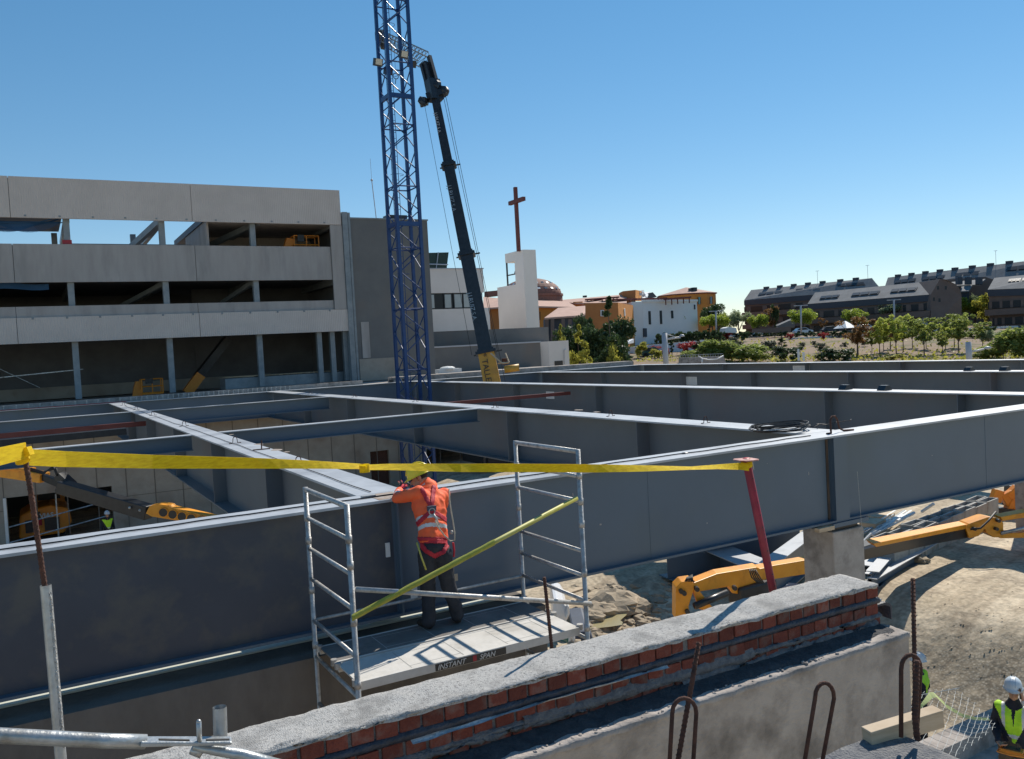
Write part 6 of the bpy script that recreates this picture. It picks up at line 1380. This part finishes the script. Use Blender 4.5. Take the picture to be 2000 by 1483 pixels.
# ------------------------------------------------------------------ slate roofed apartments
def apart(label, rid, eav, D0, D1, wall_to, wins, chims, gable=None, ant=(), dep=9.0, wallrows=3):
    """rid/eav: image ends of the ridge and of the front eave; D0, D1 distances of both ends"""
    r0, r1 = P(*rid[0],d=D0+4.5), P(*rid[1],d=D1+4.5); e0, e1 = P(*eav[0],d=D0), P(*eav[1],d=D1)
    r1.z = r0.z = (r0.z+r1.z)/2 if abs(r0.z-r1.z) < 2.5 else r0.z
    t = thing('apartment_block', label, 'building', ((e0.x+e1.x)/2,(e0.y+e1.y)/2,-2), 'slate roofed apartment blocks on the hill')
    bk0, bk1 = r0+(r0-e0)*1.0, r1+(r1-e1)*1.0; bk0.z, bk1.z = e0.z, e1.z
    MB().add([e0,e1,r1,r0,bk0,bk1],[(0,1,2,3),(3,2,5,4)]).build('roof','slate',t)
    zb = -3.0; al = (e1-e0).normalized(); nn = Vector((al.y,-al.x,0)).normalized()
    if nn.dot(FH) > 0: nn = -nn
    MB().add([e0-nn*0.3,e1-nn*0.3,Vector((e1.x,e1.y,zb))-nn*0.3,Vector((e0.x,e0.y,zb))-nn*0.3,bk0,bk1,Vector((bk1.x,bk1.y,zb)),Vector((bk0.x,bk0.y,zb)),r0-Vector((0,0,0.1)),r1-Vector((0,0,0.1))],
        [(0,1,2,3),(4,5,6,7),(1,5,6,2),(0,4,7,3),(0,4,8),(1,5,9)]).build('walls','brown',t)
    H_ = e0.z; 
    def wp(f, z, o=0.0): p = e0.lerp(e1,f)+nn*o; return Vector((p.x,p.y,z))
    MB().prism([wp(0,e0.z-0.05),wp(1,e1.z-0.05),wp(1,e1.z-1.25),wp(0,e0.z-1.25)],-nn*0.5).build('fascia','slatedk',t)
    for r in range(wallrows):
        z1 = min(e0.z,e1.z)-1.6-r*3.0
        if z1 < -1.5: break
        MB().prism([wp(0.0,z1,0.1),wp(1.0,z1,0.1),wp(1.0,z1-1.25,0.1),wp(0.0,z1-1.25,0.1)],-nn*0.3).build('window_strip','glassd',t)
        k = 0.02
        while k < 0.99: MB().prism([wp(k,z1,0.16),wp(k+0.035,z1,0.16),wp(k+0.035,z1-1.25,0.16),wp(k,z1-1.25,0.16)],-nn*0.1).build('brick_pier','brown',t); k += rb.choice((0.06,0.09,0.13))
        MB().prism([wp(0.0,z1-1.4,1.3),wp(1.0,z1-1.4,1.3),wp(1.0,z1-2.5,1.3),wp(0.0,z1-2.5,1.3)],-nn*1.6).build('balcony','brown',t)
    up = (r0-e0); 
    for (f0, f1, v0, v1) in wins:
        def rp(f, v, o=0.06): p = e0.lerp(e1,f).lerp(r0.lerp(r1,f),v); return p+(nn*0.6+Vector((0,0,0.8)))*o
        f_ = MB().prism([rp(f0,v0),rp(f1,v0),rp(f1,v1),rp(f0,v1)],(0,0,0.12)).build('roof_window','black',t); g_ = (f1-f0)
        m_ = MB()
        for q_ in range(3): m_.prism([rp(f0+g_*(q_/3+0.03),v0+0.04,0.25),rp(f0+g_*(q_/3+0.30),v0+0.04,0.25),rp(f0+g_*(q_/3+0.30),v1-0.04,0.25),rp(f0+g_*(q_/3+0.03),v1-0.04,0.25)],(0,0,0.03))
        m_.build('pane','glassd',f_)
    for f in chims: p = r0.lerp(r1,f); MB().bar(p+al*-0.6-Vector((0,0,0.2)),p+al*0.6-Vector((0,0,0.2)),0.8,1.3).build('chimney','slatedk',t)
    for f in ant: p = r0.lerp(r1,f); MB().tube([p,p+Vector((0,0,3.0))],0.035,4).bar(p+Vector((-0.6,0,2.9)),p+Vector((0.6,0,3.0)),0.07,0.07).build('aerial','lamp',t)
    if gable:
        for g in gable: p = P(*g[:2],d=g[2]); 
    return t
apart('leftmost slate roofed brown block on the hill, its left end against the sky', ((1467,567),(1703,543)), ((1453,587),(1720,565)), 214, 190, 630,
      [(0.10,0.30,0.30,0.58),(0.40,0.60,0.32,0.62),(0.72,0.92,0.40,0.68)], [0.14,0.26,0.38,0.50,0.62,0.76,0.88], ant=(0.58,0.97))
apart('brown block with slate roof and three long roof windows before the leftmost block', ((1592,574),(1837,545)), ((1577,594),(1822,575)), 184, 160, 640,
      [(0.09,0.25,0.28,0.55),(0.36,0.58,0.30,0.58),(0.67,0.86,0.32,0.60)], [])
apart('longest slate roofed block, highest on the right behind the other blocks', ((1734,540),(2080,504)), ((1725,570),(2075,548)), 205, 165, 600,
      [(0.06,0.20,0.45,0.70),(0.24,0.38,0.48,0.72),(0.44,0.58,0.50,0.74),(0.72,0.90,0.55,0.78)], [0.07,0.16,0.25,0.34,0.43,0.53,0.63,0.73], ant=(0.66,))
apart('brown block with a slate roof cut off by the right edge of the picture', ((1942,541),(2100,530)), ((1929,566),(2095,560)), 158, 146, 600,
      [(0.22,0.37,0.45,0.72),(0.39,0.60,0.45,0.72)], [])
t = thing('gabled_house', 'narrow brown gabled house with a bright slate strip between the two nearest apartment blocks', 'building', P(1900,600,d=178))
MB().prism([P(1850,546,d=178),P(1925,541,d=178),P(1945,548,d=178),P(1933,640,d=178),P(1870,640,d=178)],FH*8).build('walls','brown',t)
roofplane([(1858,551,176.5),(1925,545,176),(1912,556,172),(1866,558,172)],'slate',t); roofplane([(1878,560,171),(1899,557,171),(1892,568,168),(1876,569,168)],'slate',t)
MB().prism([P(1876,569,d=168.5),P(1893,567,d=168.5),P(1893,600,d=168.5),P(1876,600,d=168.5)],FH*6).build('bay','slatedk',t)
for px in (1873,1891,1912): MB().bar(P(px,556,d=171),P(px,542,d=171),1.0,0.9,up=FH).build('chimney','slatedk',t)
t = thing('gabled_house', 'broad brown gable end with two small windows at the end of the middle apartment block', 'building', P(1850,600,d=159))
MB().prism([P(1836,545,d=160),P(1846,546,d=159),P(1868,556,d=158),P(1877,570,d=157.5),P(1878,580,d=157.5),P(1878,640,d=157.5),P(1818,640,d=159),P(1818,575,d=160)],FH*9).build('walls','brown',t)
for px, py in ((1832,561),(1847,561),(1824,583),(1835,585)): MB().bar(P(px,py-2,d=157.3),P(px,py+5,d=157.3),0.35,0.1,up=FH).build('window','glassd',t)
# ------------------------------------------------------------------ vegetation
def leaf_cloud(n, fn, size, seed, flat=0.3):
    r = random.Random(seed); b = MB()
    for k in range(n):
        p = fn(r)
        if p is None: continue
        s_ = size*r.uniform(0.6,1.4); u = Vector((r.uniform(-1,1),r.uniform(-1,1),r.uniform(-1,1))).normalized(); v = u.orthogonal().normalized(); v = (v*math.cos(r.random()*3)+u.cross(v)*math.sin(r.random()*3)).normalized()
        i = len(b.v); b.v += [p-u*s_, p+v*s_*0.55, p+u*s_, p-v*s_*0.55]; b.f.append((i,i+1,i+2,i+3))
    return b
def clumpfn(H0, H1, R, kind, nb=14, seed=1):
    r = random.Random(seed); cl = []
    for k in range(nb):
        a = r.uniform(0,6.28)
        if kind == 'cone': f = r.random()**1.3; h = H0+(H1-H0)*f; rr = R*(1-f)*r.uniform(0.5,1.0); cl.append((Vector((math.cos(a)*rr,math.sin(a)*rr,h)),R*0.36*(1.15-f)))
        elif kind == 'vase': f = r.random(); h = H0+(H1-H0)*f; rr = R*(0.25+0.85*f**0.7)*r.uniform(0.1,1.05); cl.append((Vector((math.cos(a)*rr,math.sin(a)*rr,h*r.uniform(0.96,1.08))),R*r.uniform(0.13,0.28)))
        elif kind == 'flat': f = r.random(); h = H0+(H1-H0)*(0.3+0.6*f); rr = R*math.sqrt(r.random())*0.85; cl.append((Vector((math.cos(a)*rr,math.sin(a)*rr,h)),R*0.3))
        else:
            u = Vector((r.gauss(0,1),r.gauss(0,1),r.gauss(0,1))).normalized()*r.random()**0.4*0.72; cl.append((Vector((u.x*R*1.1,u.y*R*1.1,(H0+H1)/2+u.z*(H1-H0)/2*1.1)),R*r.uniform(0.18,0.38)))
    def fn(q):
        c, rr = q.choice(cl); u = Vector((q.gauss(0,1),q.gauss(0,1),q.gauss(0,1))).normalized()*rr*q.random()**0.45; return c+u
    return fn, cl
PROTO = {}
def proto(key, leaf, H, R, kind, n, size, H0=None, trunk=0.06, nb=14, name='tree'):
    H0 = H*0.42 if H0 is None else H0; fn, cl = clumpfn(H0, H, R, kind, nb, hash(key) % 97 if False else len(PROTO)+3)
    root = bpy.data.objects.new(name, None); C.objects.link(root); root.location = (0,0,0)
    b = leaf_cloud(n, fn, size, len(PROTO)+11); o = b.build('crown', L[leaf], root)
    if trunk:
        b = MB().tube([(0,0,-0.3),(0.02*H*0.3,0,H0*0.6),(0,0.02,H0+(H-H0)*0.55)],trunk*1.3,6,r2=trunk*0.4)
        for c, rr in cl[:8]: b.tube([(0,0,H0*0.75),c.lerp(Vector((0,0,H0)),0.4)+Vector((0,0,0.05)),c],trunk*0.5,4,r2=trunk*0.15)
        b.build('trunk', 'bark', root)
    PROTO[key] = [root, H, False]; return root
def plant(key, px, py, hpx, label, cat='tree', group=None, wide=1.0, base=None, d=None):
    root, H, used = PROTO[key]; p = base if base is not None else (P(px,py,d=d) if d else G(px,py))
    if d is not None: p = P(px,py,d=d)
    if d is not None:
        D = d; zt_ = P(px,py-hpx*1.1,d=d).z; p.z = tz(p.x,p.y); r_ = hpx*1.15/F*d*wide*1.28/H; sz_ = (zt_-p.z)/H; sc_ = (r_, r_, sz_)
        if not used:
            PROTO[key][2] = True; root.location = p; root.scale = sc_; tag(root, label, cat, group)
            if root.name not in KIDS: KIDS[root.name] = [(ch, []) for ch in root.children]
            return root
        r = dup(root, p, label, group, rotz=rb.uniform(0,6), scale=sc_); r['category'] = cat; return r
    D = p.dot(FWD); hpx *= 1.15; wide *= 1.28; s_ = hpx/F*D/H; sc_ = (s_*wide, s_*wide, s_)
    if not used:
        PROTO[key][2] = True; root.location = p; root.rotation_euler = (0,0,rb.uniform(0,6)); root.scale = sc_; tag(root, label, cat, group); 
        if root.name not in KIDS: KIDS[root.name] = [(ch, []) for ch in root.children]
        return root
    r = dup(root, p, label, group, rotz=rb.uniform(0,6), scale=sc_); r['category'] = cat; 
    return r
proto('young','young',4.0,1.25,'vase',2300,0.11,H0=1.7,trunk=0.05,nb=34); proto('young2','mid',4.0,1.3,'vase',2400,0.11,H0=1.6,trunk=0.05,nb=36)
proto('bronze','bronze',4.4,1.5,'vase',2600,0.10,H0=1.8,trunk=0.07,nb=26); proto('bright','bright',6,2.6,'round',3400,0.18,H0=1.8,trunk=0.12,nb=26)
proto('silver','silver',6,2.6,'round',3200,0.17,H0=1.6,trunk=0.12,nb=26); proto('dark','dark',8,3.2,'round',4200,0.24,H0=1.5,trunk=0.2,nb=24)
proto('conifer','dark',10,2.6,'cone',5200,0.22,H0=0.6,trunk=0.2,nb=44); proto('yelcon','yel',8,2.3,'cone',4600,0.15,H0=0.4,trunk=0.15,nb=50)
proto('cypress','dark',4,0.55,'cone',1500,0.10,H0=0.1,trunk=0.05,nb=24); proto('column','dark',4,0.42,'round',1500,0.10,H0=0.2,trunk=0.05,nb=24)
proto('flat','bright',5,2.4,'flat',2600,0.16,H0=2.6,trunk=0.1,nb=22); proto('midbush','mid',3,1.7,'round',3000,0.14,H0=0.1,trunk=0.0,nb=22,name='shrub')
proto('ball','grey',1.6,0.85,'round',1500,0.07,H0=0.05,trunk=0.0,nb=20,name='shrub'); proto('redb','red',1.6,0.95,'round',1500,0.08,H0=0.05,trunk=0,nb=16,name='shrub')
proto('darkb','dark',1.8,1.0,'round',1600,0.09,H0=0.05,trunk=0,nb=18,name='shrub'); proto('yelb','yel',2.0,1.0,'round',1500,0.09,H0=0.05,trunk=0,nb=16,name='shrub'); proto('umb','dark',7,3.6,'flat',4200,0.22,H0=2.4,trunk=0.22,nb=30)
# big planting right of the hut
plant('conifer',1196,712,118,'tallest dark evergreen conifer right of the white hut','tree',d=86,wide=1.15)
plant('dark',1165,715,78,'broad dark evergreen behind the two yellow green conifers','tree',d=92,wide=0.9)
plant('dark',1215,705,84,'dark rounded evergreen in front of the burnt orange block','tree',d=100,wide=0.7)
plant('dark',1120,712,72,'dark evergreen just behind the roof of the white hut','tree',d=95,wide=1.2)
plant('yelcon',1134,725,85,'taller yellow green conifer beside the white hut','tree',d=80,wide=1.05)
plant('yelcon',1098,702,64,'shorter yellow green conifer rising behind the white hut','tree',d=88)
plant('yelcon',1150,722,45,'small yellow green conifer at the foot of the dark evergreens','tree',d=79)
plant('conifer',1218,715,48,'small dark conifer in front of the white garden wall end','tree',d=84)
plant('yelb',1203,708,34,'leafy yellow green shrub at the right foot of the dark conifers','shrub',d=84)
for px,py,h,k,lb in ((1140,628,44,'dark','dark tree in front of the pink shed posts'),): plant(k,px,py+30,h,lb,'tree',d=112)
GS = 'garden shrubs between the hut and the slope'
for px,py,h,k,wd_,lb in ((1222,668,18,'redb',1.6,'red shrub beside the ramp below the ochre face'),(1278,690,14,'redb',1.3,'red shrub at the foot of the white garden wall, left of the lamp post'),(1350,694,26,'redb',1.3,'large dark red shrub at the right end of the white garden wall'),(1303,700,20,'redb',0.6,'narrow red shrub right behind the near lamp post'),
   (1398,662,12,'redb',1.0,'red shrub left of the two cypress trees at the slope foot'),(1420,664,14,'redb',1.0,'bright red shrub at the left end of the slope'),(1541,664,12,'redb',0.9,'small dull red shrub on the upper slope'),(1609,664,14,'redb',1.0,'deep red shrub on the upper slope near the middle'),
   (1432,678,17,'ball',1.0,'round grey green bush at the left of the slope'),(1445,679,11,'ball',1.0,'smaller round bush touching the round grey green one'),(1566,680,10,'ball',1.1,'lone round bush on the bare slope'),(1591,677,10,'ball',1.1,'lone round bush with a stub above it on the bare slope'),
   (1606,690,18,'ball',1.1,'grey green bush beside the dark evergreen thicket'),(1649,681,11,'ball',1.1,'round grey bush left of the bronze tree trunk'),(1505,694,26,'ball',1.1,'big rounded olive bush left of the cone shaped evergreen'),(1690,677,12,'ball',1.0,'round bush under the right side of the bronze tree'),
   (1540,706,30,'darkb',1.4,'dark green bush mass beside the two white posts'),(1640,706,26,'darkb',1.8,'dark evergreen thicket left of the bronze tree'),(1612,706,18,'darkb',1.6,'low dark bush at the edge left of the thicket'),(1963,668,16,'ball',1.2,'round blue grey bush near the right edge'),
   (1420,706,38,'midbush',1.2,'fresh green bush at the left end of the girder skyline'),(1470,708,34,'midbush',1.7,'wide fresh green bush left of the olive bush'),(1390,706,40,'midbush',1.0,'dark leafy bush right of the grey garden wall'),(1350,708,22,'midbush',1.6,'low green bush behind the grey garden wall'),
   (1440,707,26,'yelb',1.4,'yellowish bush between the two fresh green bushes'),(1255,700,28,'yelb',0.9,'thin leafy yellow shrub left of the near lamp post'),(1281,700,16,'yelb',1.5,'low yellow green shrub before the white garden wall'),(1236,688,11,'midbush',0.8,'small green shrub on the pale garden path'),
   (1750,706,12,'yelb',3.2,'low yellow green ground bushes under the young trees'),(1990,704,60,'midbush',1.1,'tall green thicket at the right edge of the garden'),(1930,702,24,'midbush',2.0,'light green bushes behind the second lamp head'),(1960,706,34,'young2',1.4,'leafy sapling group beside the right edge'),
   (1250,668,14,'darkb',2.2,'dark hedge clump left of the teal car'),(1318,668,12,'darkb',2.5,'dark hedge clump above the white garden wall'),(1900,662,14,'midbush',2.2,'green shrub clump on the upper slope right of the bus'),(1290,652,16,'darkb',1.7,'dark shrub in front of the pale hall')):
    plant(k,px,py,h,lb,'shrub',wide=wd_)
for px,py,h,k,wd_,lb in ((1304,688,32,'column',1.0,'left one of three slim dark columnar cypresses by the lamp post'),(1313,698,38,'column',1.0,'middle and lowest standing one of three slim dark columnar cypresses'),(1323,686,32,'column',1.0,'right one of three slim dark columnar cypresses by the lamp post'),
   (1363,700,46,'cypress',1.6,'pointed dark cypress at the right end of the white garden wall'),(1387,698,48,'cypress',1.9,'pointed dark cypress next to the white gate post'),(1527,678,28,'cypress',1.9,'cone shaped dark evergreen on the slope above the dark bush mass'),(1218,700,36,'cypress',1.4,'thin dark cypress in front of the white garden wall at the left'),
   (1453,668,20,'darkb',0.8,'dark upright bush on the upper slope at the left'),):
    plant(k,px,py,h,lb,'tree' if k != 'darkb' else 'shrub',wide=wd_)
# street trees
for px,py,h,k,wd_,lb in ((1316,652,32,'flat',1.0,'fresh green street tree in front of the pale hall'),(1386,656,36,'flat',1.0,'left of two flat crowned street trees below the umbrella pine'),(1402,657,35,'flat',1.0,'right of two flat crowned street trees below the umbrella pine'),
   (1443,642,36,'silver',1.15,'silvery street tree at the left foot of the leftmost apartment block'),(1481,642,30,'bright',1.2,'yellow green street tree right of the silvery one'),(1506,640,34,'bronze',1.2,'brownish street tree before the leftmost apartment block'),
   (1571,648,46,'bright',1.05,'big round bright green street tree by the double headed lamp'),(1669,640,38,'bright',1.15,'bright pointed street tree behind the bronze tree'),(1690,642,20,'bright',1.1,'small yellow green tree right of the bright pointed one'),(1745,640,50,'silver',1.05,'tall street tree around the double headed lamp above the young trees'),
   (1776,640,44,'bright',1.1,'broad bright green street tree right of the tall one'),(1848,632,36,'silver',1.0,'pale green street tree above the bus'),(1905,636,58,'bright',0.9,'tall bright green tree between the house gable and the right block'),(1925,620,42,'yelb',0.9,'yellowish tree rising before the right apartment block'),
   (1898,604,30,'silver',0.7,'slim green tree in front of the narrow gabled house'),(1940,654,36,'young2',1.3,'green tree below the lamp of the right apartment block'),(1990,640,44,'young2',1.2,'green tree hiding the corner at the right edge'),(1607,640,16,'bronze',1.3,'small orange brown tree left of the bright pointed street tree'),
   (1865,632,30,'young2',1.2,'dull green tree between the pale street tree and the tall bright one'),(1513,634,38,'dark',0.5,'narrow dark tree in front of the leftmost apartment block')):
    plant(k,px,py,h,lb,'tree',wide=wd_,d=168 if k != 'yelb' else 160)
plant('umb',1391,632,34,'dark umbrella pine right of the rotunda','tree',d=185,wide=1.0); plant('midbush',1413,632,22,'soft green tree right of the umbrella pine','tree',d=182,wide=1.1)
for k in range(13): plant('darkb',1286+k*10,660-k*0.3,10+rb.uniform(0,5),'dark hedge shrub in the row at the foot of the pale hall','shrub','dark hedge shrubs at the foot of the pale hall',d=150,wide=1.3)
plant('bronze',1224,656,20,'brownish round tree at the foot of the ochre face','tree',d=125,wide=1.0)
# the young orchard
NM = ['first','second','third','fourth','fifth','sixth','seventh','eighth','ninth','tenth','eleventh','twelfth','thirteenth','fourteenth','fifteenth','sixteenth','seventeenth','eighteenth']
plant('bronze',1675,695,62,'young tree with bronze red leaves on the slope','tree',wide=1.25)
for k,(px,py,h,ky) in enumerate(((1703,689,34,'young2'),(1718,694,52,'young'),(1726,687,40,'young2'),(1739,681,44,'bronze'),(1751,694,62,'young'),(1764,687,54,'young2'),(1782,679,44,'young2'),(1805,694,58,'young2'),(1809,682,40,'young'),(1841,692,36,'young2'),(1847,684,40,'young'),(1864,680,50,'young2'),(1873,690,62,'young2'),(1919,682,42,'young2'),(1937,682,36,'silver'))):
    plant(ky,px,py,h,NM[k]+' young staked tree to the right of the bronze leaved tree on the slope','tree','young trees planted on the slope',wide=1.0)
# hedge row along the road at the top of the slope
HR = 'round dark shrubs in a row along the road'
for k in range(30): plant('darkb',1545+k*13.5+rb.uniform(-2,2),661-k*0.35+rb.uniform(-1,1),10+rb.uniform(-1,3),'round dark shrub in the row along the road above the slope','shrub',HR,wide=1.0)
for k in range(9): plant('darkb',1405+k*15.5,659+rb.uniform(-1,1),10+rb.uniform(-1,4),'dark shrub in the row at the left of the road above the slope','shrub','dark shrubs at the left of the road',wide=1.2)
# grass tufts as stuff
b = leaf_cloud(3000, lambda r: (lambda p: p+Vector((0,0,r.uniform(0,0.25))))(G(r.uniform(1240,2000), r.choice((r.uniform(696,708), r.uniform(662,706)))) ), 0.20, 77)
o = b.build('grass_tufts', L['yel']); o['kind'] = 'stuff'; o['label'] = 'dry yellow green grass tufts on the garden slope'
# road, walls, lamps, vehicles
rp = [P(px,py,d=d) for px,py,d in ((1380,652,160),(1600,648,160),(2100,630,158))]
b = MB(); pts = []
for f in range(21):
    x = 1370+f*37; p = P(x,640,d=162); q = P(x,640,d=170); p.z = tz(p.x,p.y)+0.03; q.z = tz(q.x,q.y)+0.03; pts.append((p,q))
b.add([p for p,q in pts]+[q for p,q in pts],[(i,i+1,21+i+1,21+i) for i in range(20)]); struct(b.build('road', mat('asphalt',(0.05,0.05,0.05),(0.07,0.07,0.068),scale=2,rough=0.9)))
b = MB()
for k in range(52): p = P(1545+k*8.6,666-k*0.27,d=149); p.z = tz(p.x,p.y)+0.28; b.box(p-Vector((0.35,0.3,0.3)),p+Vector((0.35,0.3,0.0)))
tag(b.build('white_kerb_blocks','white'), 'broken line of white kerb blocks under the dark shrub row', 'kerb')
ga, gm, gb = G(1224,687), G(1246,691), G(1361,686)
def gw(px,py,g): return P(px,py,d=g.dot(FWD))
t = thing('garden_wall', 'long low white wall stepping through the garden behind the near lamp post', 'wall', gm)
MB().prism([gw(1222,680,ga),gw(1246,676,gm),gw(1361,666,gb),gw(1361,690,gb),gw(1246,694,gm),gw(1222,690,ga)],FH*0.4).build('wall_body','stone',t); MB().prism([gw(1368,664,gb),gw(1380,664,gb),gw(1380,668,gb),gw(1377,682,gb),gw(1374,682,gb),gw(1374,668,gb),gw(1368,668,gb)],FH*0.4).build('gate_post','white',t)
tag(MB().prism([P(1204,672,d=112),P(1238,662,d=120),P(1238,670,d=120),P(1218,674,d=112)],FH*2).build('ramp_wall','stone'), 'pale sloping ramp wall below the red shrub', 'wall')
tag(MB().prism([P(1222,685,d=103),P(1230,690,d=103),P(1230,694,d=103),P(1200,694,d=103),P(1200,688,d=103)],FH*2).build('low_planter','stone'), 'low shaded planter wall left of the white garden wall', 'planter')
t = thing('court_wall', 'grey garden wall with a wire fence and drooping white cable on top', 'wall', P(1370,705,d=88))
MB().prism([P(1327,699,d=88),P(1413,696,d=88),P(1420,712,d=88),P(1327,712,d=88)],FH*0.4).build('wall_body','conc',t)
b = MB()
for k in range(18): b.tube([P(1329+k*4.9,693,d=88),P(1329+k*4.9,700,d=88)],0.025,4)
b.tube([P(1329,694,d=88),P(1412,691,d=88)],0.03,4); b.build('fence_top','lamp',t)
MB().tube([P(1364,696,d=86),P(1372,701,d=86),P(1385,703,d=86),P(1400,702,d=86),P(1413,695,d=86)],0.07,5).tube([P(1371,700,d=86),P(1371,712,d=86)],0.09,5).build('white_cable','white',t,smooth=True)
LG = 'grey single arm street lamps behind the far girders'
t = thing('street_lamp', 'grey lamp post with one arm to the right, in front of the white garden wall', 'street lamp', P(1301,712,d=62), LG)
MB().tube([P(1302,735,d=62),P(1297.5,651,d=62)],0.20,12).build('post','lamp',t,smooth=True)
MB().tube([P(1299,663,d=62),P(1329,659,d=62)],0.07,8).tube([P(1299,652,d=62),P(1318,658,d=62)],0.025,6).build('arm','lamp',t,smooth=True)
hc_ = P(1332,657.5,d=62); MB().lathe([(0,0.16),(0.12,0.14),(0.19,0.06),(0.19,0),(0.0,-0.02)],hc_,14).build('lamp_head','lamp',t,smooth=True); MB().lathe([(0,-0.02),(0.1,-0.03),(0.15,-0.10),(0,-0.12)],hc_-Vector((0.3,0,0)),10).build('bracket','lamp',t)
t = thing('street_lamp', 'grey lamp post with one arm to the right, before the young trees', 'street lamp', P(1893,705,d=60), LG)
MB().tube([P(1894,720,d=60),P(1891,668,d=60)],0.20,12).build('post','lamp',t,smooth=True); MB().tube([P(1895,688,d=60),P(1922,682,d=60)],0.06,8).build('arm','lamp',t,smooth=True)
MB().lathe([(0,0.16),(0.14,0.14),(0.23,0.06),(0.23,0),(0.0,-0.05)],P(1929,681,d=60),14).build('lamp_head','lamp',t,smooth=True)
for k,(px,y0,y1,lb) in enumerate(((1565,597,652,'tall double headed lamp by the big round bright tree'),(1747,586,636,'tall double headed lamp above the young trees'),(1957,576,632,'tall double headed lamp before the right apartment block'),(1399,608,652,'double headed lamp in front of the umbrella pine'),(1244,636,662,'thin lamp post in front of the pale hall corner'))):
    t = thing('street_lamp', lb, 'street lamp', P(px,y1,d=160), 'tall distant street lamps'); p0, p1 = P(px,y1,d=160), P(px-1,y0,d=160)
    MB().tube([p0,p1],0.16,8).build('post','lamp',t,smooth=True)
    if k < 4: MB().tube([p1-RH*1.0-Vector((0,0,0.0)),p1+RH*1.0],0.08,5).bar(p1-RH*1.25,p1-RH*0.7,0.35,0.16).bar(p1+RH*0.7,p1+RH*1.25,0.35,0.16).build('lamp_heads','lamp',t)
for k,(a_,c_) in enumerate((((1559,682),(1560,705)),((1569,688),(1570,705)))): tag(MB().tube([P(*a_,d=80),P(*c_,d=80)],0.10,8).build('bollard','hall'), ['taller','shorter'][k]+' one of two pale posts below the dark bush mass', 'post', 'pale posts at the garden edge')
# cars, bus, parasol
def car(label, px, py, d, body, wd=4.2, hh=1.4):
    c = P(px,py,d=d); c.z = tz(c.x,c.y)+0.02; t = thing('parked_car', label, 'car', c, 'cars parked along the garden road'); al = RH
    pr = [(-0.5,0.15),(-0.5,0.5),(-0.42,0.58),(-0.28,0.95),(0.12,1.0),(0.30,0.62),(0.48,0.52),(0.5,0.15)]
    MB().prism([c+al*a*wd+Vector((0,0,z*hh)) for a,z in pr],FH*1.7).build('body',body,t,bevel=0.06)
    MB().prism([c+al*a*wd+Vector((0,0,z*hh))-FH*0.02 for a,z in ((-0.36,0.62),(-0.25,0.9),(0.10,0.94),(0.24,0.62))],FH*1.74).build('windows','glassd',t)
    for s_2 in (-0.3,0.3): MB().tube([c+al*s_2*wd+Vector((0,0,0.3))-FH*0.03,c+al*s_2*wd+Vector((0,0,0.3))+FH*1.73],0.31,12).build('wheel','rubber',t)
    return t
car('teal car parked at the foot of the pale hall',1274,664,128,'carteal',3.6)
for k,(px,py,bd_,lb) in enumerate(((1428,650,'carbody','white van roofed car left of the silvery tree foot'),(1487,648,'carbody','long white car roof behind the dark shrubs at the left'),(1518,646,'deckb','blue car seen behind the brownish street tree'),(1571,648,'carbody','white car under the big round bright tree'),(1693,644,'carbody','pale car right of the bronze tree top'),(1625,646,'slatedk','dark car left of the white parasol'))):
    car(lb,px,py+3,166,bd_,3.6,1.2)
t = thing('bus', 'white framed bus with dark windows parked behind the young trees', 'bus', P(1835,640,d=160))
MB().prism([P(1810,640,d=160),P(1810,619,d=160),P(1857,619,d=160),P(1862,622,d=160),P(1862,640,d=160)],FH*2.5).build('body','lamp',t,bevel=0.08); MB().prism([P(1812,634,d=159.9),P(1812,622,d=159.9),P(1857,622,d=159.9),P(1857,634,d=159.9)],FH*0.05).build('window_band','glassd',t)
c = P(1651,640,d=150); tag(MB().lathe([(0,1.2),(1.4,0.3),(2.0,-0.1)],c,8).tube([c-Vector((0,0,2.5)),c+Vector((0,0,1.2))],0.05,6).build('parasol','white'), 'small white parasol beside the bronze tree top', 'parasol')
MBx = thing('low_white_hut', 'low pale shed roof between the street trees at the left of the road', 'shed', P(1428,652,d=158)); MB().prism([P(1415,650,d=158),P(1417,641,d=158),P(1424,638.5,d=158),P(1438,641,d=158),P(1440,650,d=158)],FH*4).build('walls','hall',MBx)
tag(MB().prism([P(1470,650,d=157),P(1470,643,d=157),P(1545,638,d=157),P(1545,650,d=157)],FH*0.5).build('boundary_wall','brown'), 'low brown boundary wall at the foot of the leftmost apartment block', 'wall')
tag(MB().prism([P(1520,636,d=176),P(1552,622,d=176),P(1552,640,d=176),P(1520,640,d=176)],FH*3).build('garage_roof','slate'), 'grey sloping garage roof right of the brownish street tree', 'garage')
